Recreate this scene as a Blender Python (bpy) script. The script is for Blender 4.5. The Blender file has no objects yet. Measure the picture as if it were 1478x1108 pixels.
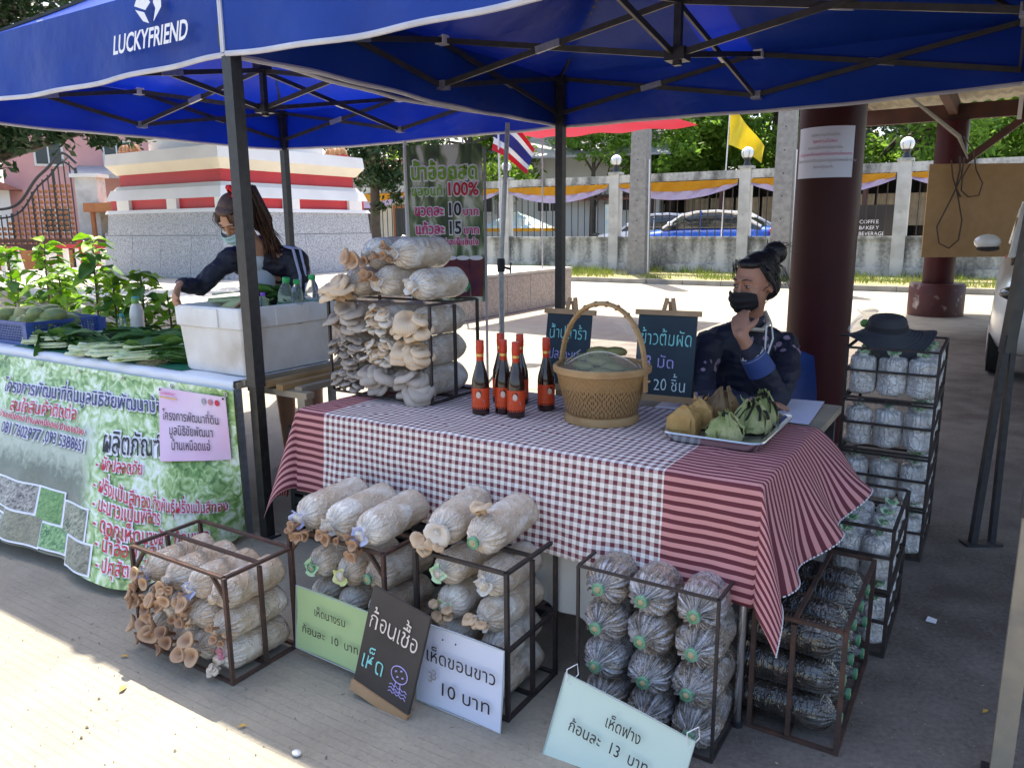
import bpy, math, random
import numpy as np
from mathutils import Vector, Matrix, Euler, noise
R_ = math.radians
SC = bpy.context.scene
COL = SC.collection
# ---------------------------------------------------------------- camera, world, sun, exposure
cam = bpy.data.cameras.new('camera')
cam.sensor_width = 36.0
cam.lens = 36.0 * 1110 / 1478
cam.clip_start = 0.05
cam.clip_end = 600
camo = bpy.data.objects.new('camera', cam)
COL.objects.link(camo)
fwd = Vector((0, math.cos(R_(11.5)), -math.sin(R_(11.5))))
rt0 = Vector((1, 0, 0)); up0 = rt0.cross(fwd)
rt = rt0 * math.cos(R_(.5)) - up0 * math.sin(R_(.5))
up = rt0 * math.sin(R_(.5)) + up0 * math.cos(R_(.5))
camo.matrix_world = Matrix(((rt.x, up.x, -fwd.x, 0), (rt.y, up.y, -fwd.y, 0), (rt.z, up.z, -fwd.z, 1.5), (0, 0, 0, 1)))
SC.camera = camo

SUN_DIR = Vector((-.04, .502, 1.0)).normalized()     # from the ground towards the sun
world = bpy.data.worlds.new('World'); SC.world = world
world.use_nodes = True
wn = world.node_tree
for n in list(wn.nodes): wn.nodes.remove(n)
wo = wn.nodes.new('ShaderNodeOutputWorld'); wb = wn.nodes.new('ShaderNodeBackground'); ws = wn.nodes.new('ShaderNodeTexSky')
ws.sky_type = 'NISHITA'; ws.sun_disc = False
ws.sun_elevation = math.asin(SUN_DIR.z)
ws.sun_rotation = math.atan2(SUN_DIR.x, SUN_DIR.y)
ws.air_density = 1.0; ws.dust_density = 3.0; ws.ozone_density = 1.0
wb.inputs['Strength'].default_value = 0.115
wn.links.new(ws.outputs[0], wb.inputs[0]); wn.links.new(wb.outputs[0], wo.inputs[0])
sun = bpy.data.lights.new('sun', 'SUN'); sun.energy = 3.5; sun.angle = R_(.53); sun.color = (1.0, .91, .76)
suno = bpy.data.objects.new('sun', sun); COL.objects.link(suno)
suno.rotation_mode = 'QUATERNION'; suno.rotation_quaternion = SUN_DIR.to_track_quat('Z', 'Y')
suno.location = SUN_DIR * 60
SC.view_settings.view_transform = 'Standard'; SC.view_settings.look = 'None'
SC.view_settings.gamma = 1.0; SC.view_settings.exposure = 1.9
SC.view_settings.use_curve_mapping = False
SC.render.engine = 'CYCLES'
SC.cycles.max_bounces = 8; SC.cycles.transparent_max_bounces = 12; SC.cycles.transmission_bounces = 6
SC.cycles.use_denoising = True
SC.cycles.sample_clamp_indirect = 6

# ---------------------------------------------------------------- stall frame: a runs along the stall front, b away from the viewer
A0 = Vector((-1.24, 3.57, 0)); UX, UY = .8449, -.5349
ANG = math.atan2(UY, UX)
def W(a, b, z=0.0): return Vector((A0.x + a * UX - b * UY, A0.y + a * UY + b * UX, z))

# ---------------------------------------------------------------- mesh builder
class G:
    def __init__(s): s.v = []; s.f = []; s.uv = None
    def add(s, vs, fs):
        n = len(s.v); s.v += [tuple(p) for p in vs]; s.f += [tuple(i + n for i in f) for f in fs]; return s
    def box(s, c, d, rot=None):
        hx, hy, hz = d[0] / 2, d[1] / 2, d[2] / 2
        vs = [Vector((x, y, z)) for z in (-hz, hz) for x, y in ((-hx, -hy), (hx, -hy), (hx, hy), (-hx, hy))]
        if rot is not None: vs = [rot @ p for p in vs]
        c = Vector(c)
        return s.add([p + c for p in vs], [(3, 2, 1, 0), (4, 5, 6, 7), (0, 1, 5, 4), (1, 2, 6, 5), (2, 3, 7, 6), (3, 0, 4, 7)])
    def bar(s, p, q, w, h=None, up=(0, 0, 1)):
        p, q = Vector(p), Vector(q); h = h or w; d = q - p; L = d.length
        if L < 1e-6: return s
        z = d / L; u = Vector(up)
        if abs(z.dot(u)) > .97: u = Vector((0, 1, 0))
        x = u.cross(z).normalized(); y = z.cross(x)
        return s.box((p + q) / 2, (w, h, L), Matrix((x, y, z)).transposed())
    def tube(s, pts, rad, seg=8, cap=True, flat=1.0):
        pts = [Vector(p) for p in pts]; n = len(pts)
        if not hasattr(rad, '__len__'): rad = [rad] * n
        vs = []; px = None
        for i in range(n):
            t = (pts[min(i + 1, n - 1)] - pts[max(i - 1, 0)])
            t = t.normalized() if t.length > 1e-9 else Vector((0, 0, 1))
            if px is None:
                px = Vector((0, 0, 1)).cross(t)
                if px.length < .1: px = Vector((1, 0, 0)).cross(t).cross(t) * -1
            px = (px - t * px.dot(t)).normalized(); py = t.cross(px)
            for k in range(seg):
                a = 2 * math.pi * k / seg
                vs.append(pts[i] + px * (math.cos(a) * rad[i]) + py * (math.sin(a) * rad[i] * flat))
        fs = [(i * seg + k, i * seg + (k + 1) % seg, (i + 1) * seg + (k + 1) % seg, (i + 1) * seg + k) for i in range(n - 1) for k in range(seg)]
        if cap: fs += [tuple(reversed(range(seg))), tuple((n - 1) * seg + k for k in range(seg))]
        return s.add(vs, fs)
    def lathe(s, prof, seg=24, c=(0, 0, 0), M=None, wob=None, caps=True):
        vs = []; c = Vector(c)
        for i, (r, z) in enumerate(prof):
            for k in range(seg):
                a = 2 * math.pi * k / seg
                rr, zz = (r, z) if wob is None else wob(r, z, a, i)
                p = Vector((rr * math.cos(a), rr * math.sin(a), zz))
                vs.append((M @ p if M is not None else p) + c)
        n = len(prof)
        fs = [(i * seg + k, i * seg + (k + 1) % seg, (i + 1) * seg + (k + 1) % seg, (i + 1) * seg + k) for i in range(n - 1) for k in range(seg)]
        if caps: fs += [tuple(reversed(range(seg))), tuple((n - 1) * seg + k for k in range(seg))]
        return s.add(vs, fs)
    def ell(s, c, r, seg=16, rings=10, M=None):
        prof = [(max(1e-4, math.sin(math.pi * i / rings)), -math.cos(math.pi * i / rings)) for i in range(rings + 1)]
        n0 = len(s.v); s.lathe(prof, seg)
        c = Vector(c)
        for i in range(n0, len(s.v)):
            p = Vector((s.v[i][0] * r[0], s.v[i][1] * r[1], s.v[i][2] * r[2]))
            s.v[i] = tuple((M @ p if M is not None else p) + c)
        return s
    def grid(s, fn, nu, nv, uvf=None):
        n0 = len(s.v)
        vs = [fn(i / nu, j / nv) for j in range(nv + 1) for i in range(nu + 1)]
        fs = [(j * (nu + 1) + i, j * (nu + 1) + i + 1, (j + 1) * (nu + 1) + i + 1, (j + 1) * (nu + 1) + i) for j in range(nv) for i in range(nu)]
        if uvf:
            if s.uv is None: s.uv = {}
            for j in range(nv + 1):
                for i in range(nu + 1): s.uv[n0 + j * (nu + 1) + i] = uvf(i / nu, j / nv)
        return s.add(vs, fs)
    def slab(s, fn, nu, nv, th):           # a grid with thickness th (second sheet below along -normal approx via fn offset vector)
        vs = [Vector(fn(i / nu, j / nv)) for j in range(nv + 1) for i in range(nu + 1)]
        w = nu + 1
        def P(i, j): return vs[min(max(j, 0), nv) * w + min(max(i, 0), nu)]
        bs = []
        for j in range(nv + 1):
            for i in range(w):
                n = (P(i + 1, j) - P(i - 1, j)).cross(P(i, j + 1) - P(i, j - 1))
                n = n.normalized() if n.length > 1e-12 else Vector((0, 0, 1))
                bs.append(vs[j * w + i] - n * th)
        N = len(vs)
        fs = [(j * w + i, j * w + i + 1, (j + 1) * w + i + 1, (j + 1) * w + i) for j in range(nv) for i in range(nu)]
        fs += [(N + j * w + i, N + (j + 1) * w + i, N + (j + 1) * w + i + 1, N + j * w + i + 1) for j in range(nv) for i in range(nu)]
        for i in range(nu):
            fs.append((i + 1, i, N + i, N + i + 1)); k = nv * w
            fs.append((k + i, k + i + 1, N + k + i + 1, N + k + i))
        for j in range(nv):
            fs.append((j * w, (j + 1) * w, N + (j + 1) * w, N + j * w)); k = nu
            fs.append(((j + 1) * w + k, j * w + k, N + j * w + k, N + (j + 1) * w + k))
        return s.add(vs + bs, fs)
    def prism(s, poly, z0, z1):
        n = len(poly)
        vs = [(x, y, z0) for x, y in poly] + [(x, y, z1) for x, y in poly]
        return s.add(vs, [tuple(reversed(range(n))), tuple(range(n, 2 * n))] + [(i, (i + 1) % n, n + (i + 1) % n, n + i) for i in range(n)])
    def mesh(s, name, mat=None, smooth=40):
        m = bpy.data.meshes.new(name); m.from_pydata(s.v, [], s.f)
        if s.uv is not None:
            l = m.uv_layers.new(name='UVMap')
            for i, lp in enumerate(m.loops): l.data[i].uv = s.uv.get(lp.vertex_index, (0, 0))
        if mat: m.materials.append(mat)
        if smooth:
            m.shade_smooth()
            if smooth < 180: m.set_sharp_from_angle(angle=R_(smooth))
        m.update(); return m

def obj(name, g, mat=None, parent=None, loc=None, rot=None, smooth=40, scale=None):
    m = g if isinstance(g, bpy.types.Mesh) else g.mesh(name, mat, smooth)
    o = bpy.data.objects.new(name, m); COL.objects.link(o)
    if parent is not None: o.parent = parent
    if loc is not None: o.location = loc
    if rot is not None:
        if isinstance(rot, Matrix): rot = rot.to_euler()
        o.rotation_euler = rot
    if scale is not None: o.scale = (scale,) * 3 if not hasattr(scale, '__len__') else scale
    return o
def tag(o, label, cat, group=None):
    o['label'] = label; o['category'] = cat
    if group: o['group'] = group
    return o
def thing(name, label, cat, a=0, b=0, z=0, rot=0.0, group=None, world=None, eul=None):
    o = bpy.data.objects.new(name, None); COL.objects.link(o); o.empty_display_size = .05
    o.location = W(a, b, z) if world is None else world
    o.rotation_euler = eul if eul is not None else (0, 0, (ANG if world is None else 0) + rot)
    return tag(o, label, cat, group)
def place(o, a, b, z, rot=0.0):
    o.location = W(a, b, z); o.rotation_euler = (0, 0, ANG + rot); return o
def struct(name, g, mat, smooth=40, kind='structure'):
    o = obj(name, g, mat, smooth=smooth); o['kind'] = kind; return o
def rnd(a, b): return random.uniform(a, b)
random.seed(7)

# ---------------------------------------------------------------- materials
def math_node(nt, op, a, b=None, c=None):
    n = nt.nodes.new('ShaderNodeMath'); n.operation = op
    for i, x in enumerate((a, b, c)):
        if x is None: continue
        if isinstance(x, (int, float)): n.inputs[i].default_value = x
        else: nt.links.new(x, n.inputs[i])
    return n.outputs[0]
def mixc(nt, f, a, b):
    n = nt.nodes.new('ShaderNodeMix'); n.data_type = 'RGBA'
    for k, x in (('Factor', f), ('A', a), ('B', b)):
        if isinstance(x, tuple): n.inputs[k].default_value = (*x, 1)
        elif isinstance(x, (int, float)): n.inputs[k].default_value = x
        else: nt.links.new(x, n.inputs[k])
    return n.outputs['Result']
def mk(name, c1, c2=None, scale=8, rough=.6, bump=0, bscale=None, metal=0, coat=0, trans=0, alpha=1, detail=5, c3=None, s3=2.0, lo=.35, hi=.65,
       sss=0, ior=1.45, translucent=0, spec=None, distort=0, bdist=.01, sheen=0, strength3=.5):
    m = bpy.data.materials.new(name); m.use_nodes = True
    nt = m.node_tree; N = nt.nodes; L = nt.links
    b = N['Principled BSDF']; out = N['Material Output']
    b.inputs['Base Color'].default_value = (*c1, 1); b.inputs['Roughness'].default_value = rough
    b.inputs['Metallic'].default_value = metal; b.inputs['IOR'].default_value = ior
    if spec is not None: b.inputs['Specular IOR Level'].default_value = spec
    if coat: b.inputs['Coat Weight'].default_value = coat; b.inputs['Coat Roughness'].default_value = .15
    if trans: b.inputs['Transmission Weight'].default_value = trans
    if alpha < 1: b.inputs['Alpha'].default_value = alpha
    if sheen: b.inputs['Sheen Weight'].default_value = sheen
    tc = N.new('ShaderNodeTexCoord')
    col = None
    if c2 is not None:
        t = N.new('ShaderNodeTexNoise'); t.inputs['Scale'].default_value = scale; t.inputs['Detail'].default_value = detail
        t.inputs['Distortion'].default_value = distort
        L.new(tc.outputs['Object'], t.inputs['Vector'])
        r = N.new('ShaderNodeValToRGB'); r.color_ramp.elements[0].position = lo; r.color_ramp.elements[1].position = hi
        r.color_ramp.elements[0].color = (*c1, 1); r.color_ramp.elements[1].color = (*c2, 1)
        L.new(t.outputs['Fac'], r.inputs['Fac']); col = r.outputs['Color']
        if c3 is not None:
            t3 = N.new('ShaderNodeTexNoise'); t3.inputs['Scale'].default_value = s3; t3.inputs['Detail'].default_value = 6
            L.new(tc.outputs['Object'], t3.inputs['Vector'])
            r3 = N.new('ShaderNodeValToRGB'); r3.color_ramp.elements[0].position = strength3; r3.color_ramp.elements[1].position = strength3 + .18
            L.new(t3.outputs['Fac'], r3.inputs['Fac'])
            mx = N.new('ShaderNodeMix'); mx.data_type = 'RGBA'
            L.new(r3.outputs['Color'], mx.inputs['Factor']); L.new(col, mx.inputs['A']); mx.inputs['B'].default_value = (*c3, 1)
            col = mx.outputs['Result']
        L.new(col, b.inputs['Base Color'])
    if bump:
        t2 = N.new('ShaderNodeTexNoise'); t2.inputs['Scale'].default_value = bscale or scale; t2.inputs['Detail'].default_value = 8
        L.new(tc.outputs['Object'], t2.inputs['Vector'])
        bp = N.new('ShaderNodeBump'); bp.inputs['Strength'].default_value = bump; bp.inputs['Distance'].default_value = bdist
        L.new(t2.outputs['Fac'], bp.inputs['Height']); L.new(bp.outputs['Normal'], b.inputs['Normal'])
        if coat: L.new(bp.outputs['Normal'], b.inputs['Coat Normal'])
    if translucent:
        tr = N.new('ShaderNodeBsdfTranslucent'); tr.inputs['Color'].default_value = (*c1, 1)
        if col is not None: L.new(col, tr.inputs['Color'])
        ms = N.new('ShaderNodeMixShader'); ms.inputs[0].default_value = translucent
        L.new(b.outputs[0], ms.inputs[1]); L.new(tr.outputs[0], ms.inputs[2]); L.new(ms.outputs[0], out.inputs[0])
    return m
M = {}
M['black_steel'] = mk('black_steel', (.022, .023, .027), (.035, .035, .04), 30, .38, .05, 60)
M['dark_steel'] = mk('dark_steel', (.055, .05, .045), (.03, .028, .027), 25, .4, metal=.3)
M['truss'] = mk('truss', (.075, .07, .062), (.05, .048, .045), 14, .38, metal=.35)
M['zinc'] = mk('zinc', (.42, .44, .47), (.32, .33, .36), 40, .35, metal=.6)
M['chrome'] = mk('chrome', (.65, .66, .68), None, rough=.18, metal=1)
M['rust'] = mk('rust', (.058, .034, .028), (.12, .055, .035), 22, .7, .3, 60, lo=.45, hi=.8)
M['rust_dark'] = mk('rust_dark', (.03, .024, .024), (.06, .04, .034), 22, .6, .3, 60, lo=.45, hi=.8)
M['canopy'] = mk('canopy', (.024, .095, .54), (.016, .068, .44), 1.6, .34, .35, 4, translucent=.46, bdist=.05)
M['canopy_trim'] = mk('canopy_trim', (.62, .62, .68), (.5, .5, .58), 6, .7, .2, 30)
M['white_print'] = mk('white_print', (.8, .8, .84), None, rough=.5)
M['plastic_white'] = mk('plastic_white', (.7, .7, .72), None, rough=.4)
M['paper_lilac'] = mk('paper_lilac', (.70, .69, .83), (.66, .65, .8), 4, .6)
M['concrete_pole'] = mk('concrete_pole', (.30, .29, .27), (.22, .21, .2), 9, .85, .3, 60)
M['pillar'] = mk('pillar', (.052, .007, .010), (.04, .006, .008), 3, .42, .06, 6, spec=.25, c3=(.10, .06, .06), s3=3.3, strength3=.68)
M['pillar_chip'] = mk('pillar_chip', (.06, .012, .012), (.08, .018, .016), 5, .5, .3, 20, c3=(.5, .46, .42), s3=5, strength3=.60)
M['wood'] = mk('wood', (.42, .27, .15), (.34, .2, .1), 12, .6, .1, 50)
M['wood_grey'] = mk('wood_grey', (.26, .22, .17), (.36, .29, .2), 9, .8, .2, 40)
M['bamboo'] = mk('bamboo', (.31, .18, .075), (.41, .26, .12), 9, .6, .1, 30)
M['maroon_beam'] = mk('maroon_beam', (.09, .035, .025), (.06, .025, .02), 4, .6)
M['board'] = mk('board', (.37, .24, .12), (.33, .21, .10), 7, .8, .05, 80)
M['roof_sheet'] = mk('roof_sheet', (.36, .31, .22), (.25, .21, .15), 3, .6)
M['cable'] = mk('cable', (.05, .035, .03), None, rough=.6)
M['rope'] = mk('rope', (.42, .38, .3), (.33, .29, .22), 40, .9)
M['ink'] = mk('ink', (.02, .02, .025), None, rough=.6)
M['ink_navy'] = mk('ink_navy', (.03, .03, .16), None, rough=.6)
M['ink_red'] = mk('ink_red', (.55, .02, .05), None, rough=.6)
M['ink_pink'] = mk('ink_pink', (.62, .03, .2), None, rough=.6)
M['ink_green'] = mk('ink_green', (.20, .42, .03), None, rough=.6)
M['ink_grey'] = mk('ink_grey', (.35, .33, .35), None, rough=.6)
M['chalk'] = mk('chalk', (.72, .62, .55), None, rough=.9)
M['chalk_teal'] = mk('chalk_teal', (.25, .62, .6), None, rough=.9)
M['chalk_violet'] = mk('chalk_violet', (.45, .38, .72), None, rough=.9)
M['chalk_white'] = mk('chalk_white', (.6, .7, .72), None, rough=.9)
M['slate'] = mk('slate', (.016, .030, .044), (.026, .045, .06), 5, .7)
M['blackboard'] = mk('blackboard', (.045, .037, .034), (.06, .05, .045), 6, .7)
M['styro'] = mk('styro', (.74, .73, .72), (.62, .58, .53), 5, .75, .25, 90, c3=(.48, .42, .35), s3=4, strength3=.60)
M['white_cloth'] = mk('white_cloth', (.74, .76, .82), (.68, .71, .79), 3, .85, .1, 30)
M['under_cloth'] = mk('under_cloth', (.62, .6, .56), (.55, .54, .5), 3, .9, .1, 20)
M['blue_plastic'] = mk('blue_plastic', (.02, .06, .26), None, rough=.35)
M['basket_blue'] = mk('basket_blue', (.03, .075, .25), (.04, .09, .3), 20, .4)
M['black_plastic'] = mk('black_plastic', (.012, .012, .013), None, rough=.5)
M['mango'] = mk('mango', (.17, .24, .07), (.26, .27, .10), 9, .38, c3=(.12, .2, .08), s3=14, strength3=.5)
M['mango_pale'] = mk('mango_pale', (.36, .34, .15), (.24, .28, .09), 12, .4)
M['milk'] = mk('milk', (.66, .64, .58), (.62, .6, .53), 6, .25, coat=.4)
M['cap_teal'] = mk('cap_teal', (.05, .35, .33), None, rough=.4)
M['cap_green'] = mk('cap_green', (.03, .38, .10), None, rough=.35)
M['cap_lime'] = mk('cap_lime', (.16, .36, .08), None, rough=.35)
M['cap_purple'] = mk('cap_purple', (.22, .07, .5), None, rough=.35)
M['label_green'] = mk('label_green', (.04, .3, .08), (.35, .5, .4), 30, .4, lo=.5, hi=.62)
M['water_plastic'] = mk('water_plastic', (.82, .9, .95), None, rough=.06, trans=.92, ior=1.2, bump=.3, bscale=40)
M['leaf_dark'] = mk('leaf_dark', (.04, .11, .03), (.07, .17, .045), 20, .5, translucent=.25)
M['leaf_mid'] = mk('leaf_mid', (.09, .22, .045), (.15, .30, .06), 15, .42, translucent=.4)
M['leaf_bright'] = mk('leaf_bright', (.46, .64, .08), (.28, .48, .05), 12, .42, translucent=.6)
M['leaf_tree'] = mk('leaf_tree', (.12, .24, .026), (.20, .34, .045), .9, .5, translucent=.6)
M['leaf_tree_y'] = mk('leaf_tree_y', (.26, .38, .05), (.14, .26, .03), .8, .5, translucent=.6)
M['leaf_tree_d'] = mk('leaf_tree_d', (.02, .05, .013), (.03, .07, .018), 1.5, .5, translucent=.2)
M['stalk'] = mk('stalk', (.42, .5, .2), (.6, .64, .45), 18, .45)
M['stalk_white'] = mk('stalk_white', (.62, .68, .48), (.3, .45, .14), 14, .45, lo=.45, hi=.7)
M['straw'] = mk('straw', (.42, .36, .2), (.3, .27, .13), 30, .7)
M['bark'] = mk('bark', (.10, .08, .06), (.06, .05, .04), 8, .9, .4, 20)
M['stem'] = mk('stem', (.12, .10, .05), (.09, .12, .04), 12, .7)
M['squash'] = mk('squash', (.50, .52, .26), (.42, .47, .2), 10, .4)
M['sauce_glass'] = mk('sauce_glass', (.022, .006, .004), None, rough=.06, coat=.6)
M['cap_orange'] = mk('cap_orange', (.50, .035, .01), (.42, .025, .01), 30, .35)
M['gold'] = mk('gold', (.6, .4, .12), None, rough=.35, metal=.5)
M['label_orange'] = mk('label_orange', (.62, .07, .015), (.55, .045, .01), 20, .45)
M['skin_print'] = mk('skin_print', (.68, .5, .4), None, rough=.5)
M['blue_print'] = mk('blue_print', (.12, .4, .62), None, rough=.5)
M['steel_tray'] = mk('steel_tray', (.5, .5, .52), None, rough=.25, metal=.9)
M['packet_tan'] = mk('packet_tan', (.50, .31, .11), (.36, .21, .07), 12, .55, .35, 26)
M['packet_dark'] = mk('packet_dark', (.12, .075, .035), (.2, .12, .05), 14, .55, .35, 26)
M['packet_green'] = mk('packet_green', (.22, .26, .08), (.40, .38, .18), 12, .5, .35, 26, c3=(.05, .03, .02), s3=18, strength3=.66)
def wrap_mat(name, c1, c2, c3):
    m = mk(name, c1, c2, 14, .5, 0, c3=c3, s3=16, strength3=.60); nt = m.node_tree; b = nt.nodes['Principled BSDF']
    tc = nt.nodes.new('ShaderNodeTexCoord'); mp = nt.nodes.new('ShaderNodeMapping'); mp.inputs['Rotation'].default_value = (.3, .2, .5); mp.inputs['Scale'].default_value = (150, 30, 14); nt.links.new(tc.outputs['Object'], mp.inputs[0])
    n = nt.nodes.new('ShaderNodeTexNoise'); n.inputs['Scale'].default_value = 1.6; nt.links.new(mp.outputs[0], n.inputs['Vector'])
    bp = nt.nodes.new('ShaderNodeBump'); bp.inputs['Strength'].default_value = .8; bp.inputs['Distance'].default_value = .003
    nt.links.new(n.outputs['Fac'], bp.inputs['Height']); nt.links.new(bp.outputs[0], b.inputs['Normal']); return m
M['packet_tan'] = wrap_mat('packet_tan', (.50, .30, .10), (.34, .19, .06), (.20, .11, .04))
M['packet_dark'] = wrap_mat('packet_dark', (.13, .075, .03), (.22, .13, .05), (.05, .03, .015))
M['packet_green'] = wrap_mat('packet_green', (.20, .24, .07), (.42, .40, .19), (.055, .035, .015))
M['parcel_leaf'] = mk('parcel_leaf', (.10, .10, .025), (.19, .17, .06), 14, .5, .3, 20)
M['char'] = mk('char', (.012, .010, .008), None, rough=.8)
M['film'] = mk('film', (.9, .92, .95), None, rough=.12, alpha=.07, bump=.9, bscale=14, coat=.3, bdist=.03)
M['film_white'] = mk('film_white', (.8, .82, .86), None, rough=.2, alpha=.28, bump=.6, bscale=18, bdist=.02)
M['skin'] = mk('skin', (.42, .21, .135), (.35, .165, .105), 9, .5, .25, 220)
M['skin_light'] = mk('skin_light', (.48, .26, .17), (.42, .215, .135), 9, .5, .25, 220)
M['eye_white'] = mk('eye_white', (.42, .38, .36), None, rough=.4)
M['hair'] = mk('hair', (.010, .008, .008), (.016, .012, .011), 40, .38, .5, 120)
M['hair_brown'] = mk('hair_brown', (.085, .036, .022), (.035, .018, .012), 25, .42, .5, 120)
M['mask_black'] = mk('mask_black', (.008, .008, .010), None, rough=.8)
M['mask_blue'] = mk('mask_blue', (.35, .55, .62), None, rough=.8)
M['cuff_blue'] = mk('cuff_blue', (.03, .06, .2), None, rough=.7)
M['lace'] = mk('lace', (.55, .5, .4), None, rough=.9)
M['jacket'] = mk('jacket', (.010, .011, .022), (.014, .015, .03), 12, .6)
M['tee'] = mk('tee', (.42, .46, .5), (.36, .4, .45), 8, .8)
M['stripe'] = mk('stripe', (.5, .52, .72), None, rough=.6)
M['scrunchie'] = mk('scrunchie', (.6, .015, .02), None, rough=.7)
M['white_paint'] = mk('white_paint', (.78, .77, .76), (.7, .69, .68), 1.5, .6)
M['cream'] = mk('cream', (.74, .68, .54), (.68, .62, .5), 2, .6)
M['red_paint'] = mk('red_paint', (.48, .035, .045), (.42, .03, .04), 2, .5)
M['gold_trim'] = mk('gold_trim', (.45, .25, .10), (.3, .12, .06), 12, .5)
M['granite'] = mk('granite', (.24, .26, .29), (.44, .46, .50), 40, .5, .05, 80, c3=(.24, .27, .32), s3=.5, strength3=.72, detail=3, lo=.4, hi=.6)
M['granite_warm'] = mk('granite_warm', (.26, .22, .2), (.42, .37, .33), 26, .6, .05, 80, detail=9)
M['paving'] = mk('paving', (.50, .47, .42), (.42, .4, .36), 3, .8)
M['pink_wall'] = mk('pink_wall', (.66, .36, .34), (.6, .32, .3), 1, .8)
M['white_wall'] = mk('white_wall', (.7, .69, .66), (.64, .63, .6), 1, .8)
M['grey_wall'] = mk('grey_wall', (.3, .29, .28), None, rough=.8)
M['roof_red'] = mk('roof_red', (.32, .12, .09), (.22, .08, .06), 3, .7)
M['roof_grey'] = mk('roof_grey', (.4, .4, .42), (.3, .3, .32), 3, .7)
M['dark_room'] = mk('dark_room', (.02, .018, .016), (.04, .035, .03), 1, .8)
M['window_dark'] = mk('window_dark', (.04, .05, .055), None, rough=.12)
M['curtain'] = mk('curtain', (.35, .27, .16), (.28, .2, .12), 5, .8)
M['glow_glass'] = mk('glow_glass', (.75, .76, .76), None, rough=.2, coat=.4)
M['yellow_cloth'] = mk('yellow_cloth', (.72, .36, .01), (.66, .3, .01), 2, .7, translucent=.35)
M['flag_yellow'] = mk('flag_yellow', (.78, .66, .04), (.7, .56, .03), 2, .6, translucent=.4)
M['lilac_cloth'] = mk('lilac_cloth', (.66, .58, .74), (.6, .5, .7), 2, .7, translucent=.35)
M['flag_red'] = mk('flag_red', (.62, .02, .04), None, rough=.7, translucent=.3)
M['flag_white'] = mk('flag_white', (.78, .77, .78), None, rough=.7, translucent=.3)
M['flag_blue'] = mk('flag_blue', (.05, .05, .28), None, rough=.7, translucent=.3)
M['pink_canopy'] = mk('pink_canopy', (.55, .10, .18), (.55, .05, .12), 1, .6, translucent=.5)
M['car_blue'] = mk('car_blue', (.01, .10, .55), None, rough=.25, coat=1)
M['car_white'] = mk('car_white', (.75, .76, .78), None, rough=.25, coat=1)
M['car_silver'] = mk('car_silver', (.62, .62, .6), None, rough=.3, coat=1)
M['tyre'] = mk('tyre', (.012, .012, .012), None, rough=.8)
M['glass_dark'] = mk('glass_dark', (.015, .02, .022), None, rough=.05, coat=1)
M['lamp_red'] = mk('lamp_red', (.5, .02, .02), None, rough=.2)
M['orange_wood'] = mk('orange_wood', (.42, .17, .06), (.35, .13, .05), 5, .7)
M['sign_blue'] = mk('sign_blue', (.03, .12, .4), None, rough=.5)
M['sky_poster'] = mk('sky_poster', (.3, .5, .6), (.6, .6, .5), 3, .5)
M['hat'] = mk('hat', (.032, .034, .042), (.045, .047, .056), 4, .8)
M['hat_dark'] = mk('hat_dark', (.018, .019, .024), None, rough=.8)
M['note_pink'] = mk('note_pink', (.72, .42, .60), (.74, .60, .72), 2.5, .5, lo=.3, hi=.7)
M['sign_green'] = mk('sign_green', (.46, .60, .30), (.43, .57, .28), 3, .35, coat=.3)
M['sign_white'] = mk('sign_white', (.68, .70, .84), (.64, .67, .8), 3, .3, coat=.3)
M['sign_mint'] = mk('sign_mint', (.58, .70, .62), (.52, .66, .6), 3, .3, coat=.4, c3=(.5, .68, .42), s3=3.5, strength3=.62)
M['sign_edge'] = mk('sign_edge', (.4, .46, .45), None, rough=.3)
M['collar_blue'] = mk('collar_blue', (.36, .42, .75), (.6, .62, .78), 20, .6, .3, 60)
M['collar_green'] = mk('collar_green', (.42, .66, .40), (.6, .74, .5), 20, .6, .3, 60)
M['collar_yellow'] = mk('collar_yellow', (.58, .64, .25), (.7, .7, .4), 20, .6, .3, 60)
M['collar_white'] = mk('collar_white', (.62, .6, .58), (.5, .46, .42), 20, .7, .4, 60)
M['ring_green'] = mk('ring_green', (.05, .22, .10), (.18, .36, .24), 30, .35)
M['collar_pink'] = mk('collar_pink', (.5, .2, .25), None, rough=.7)
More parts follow.
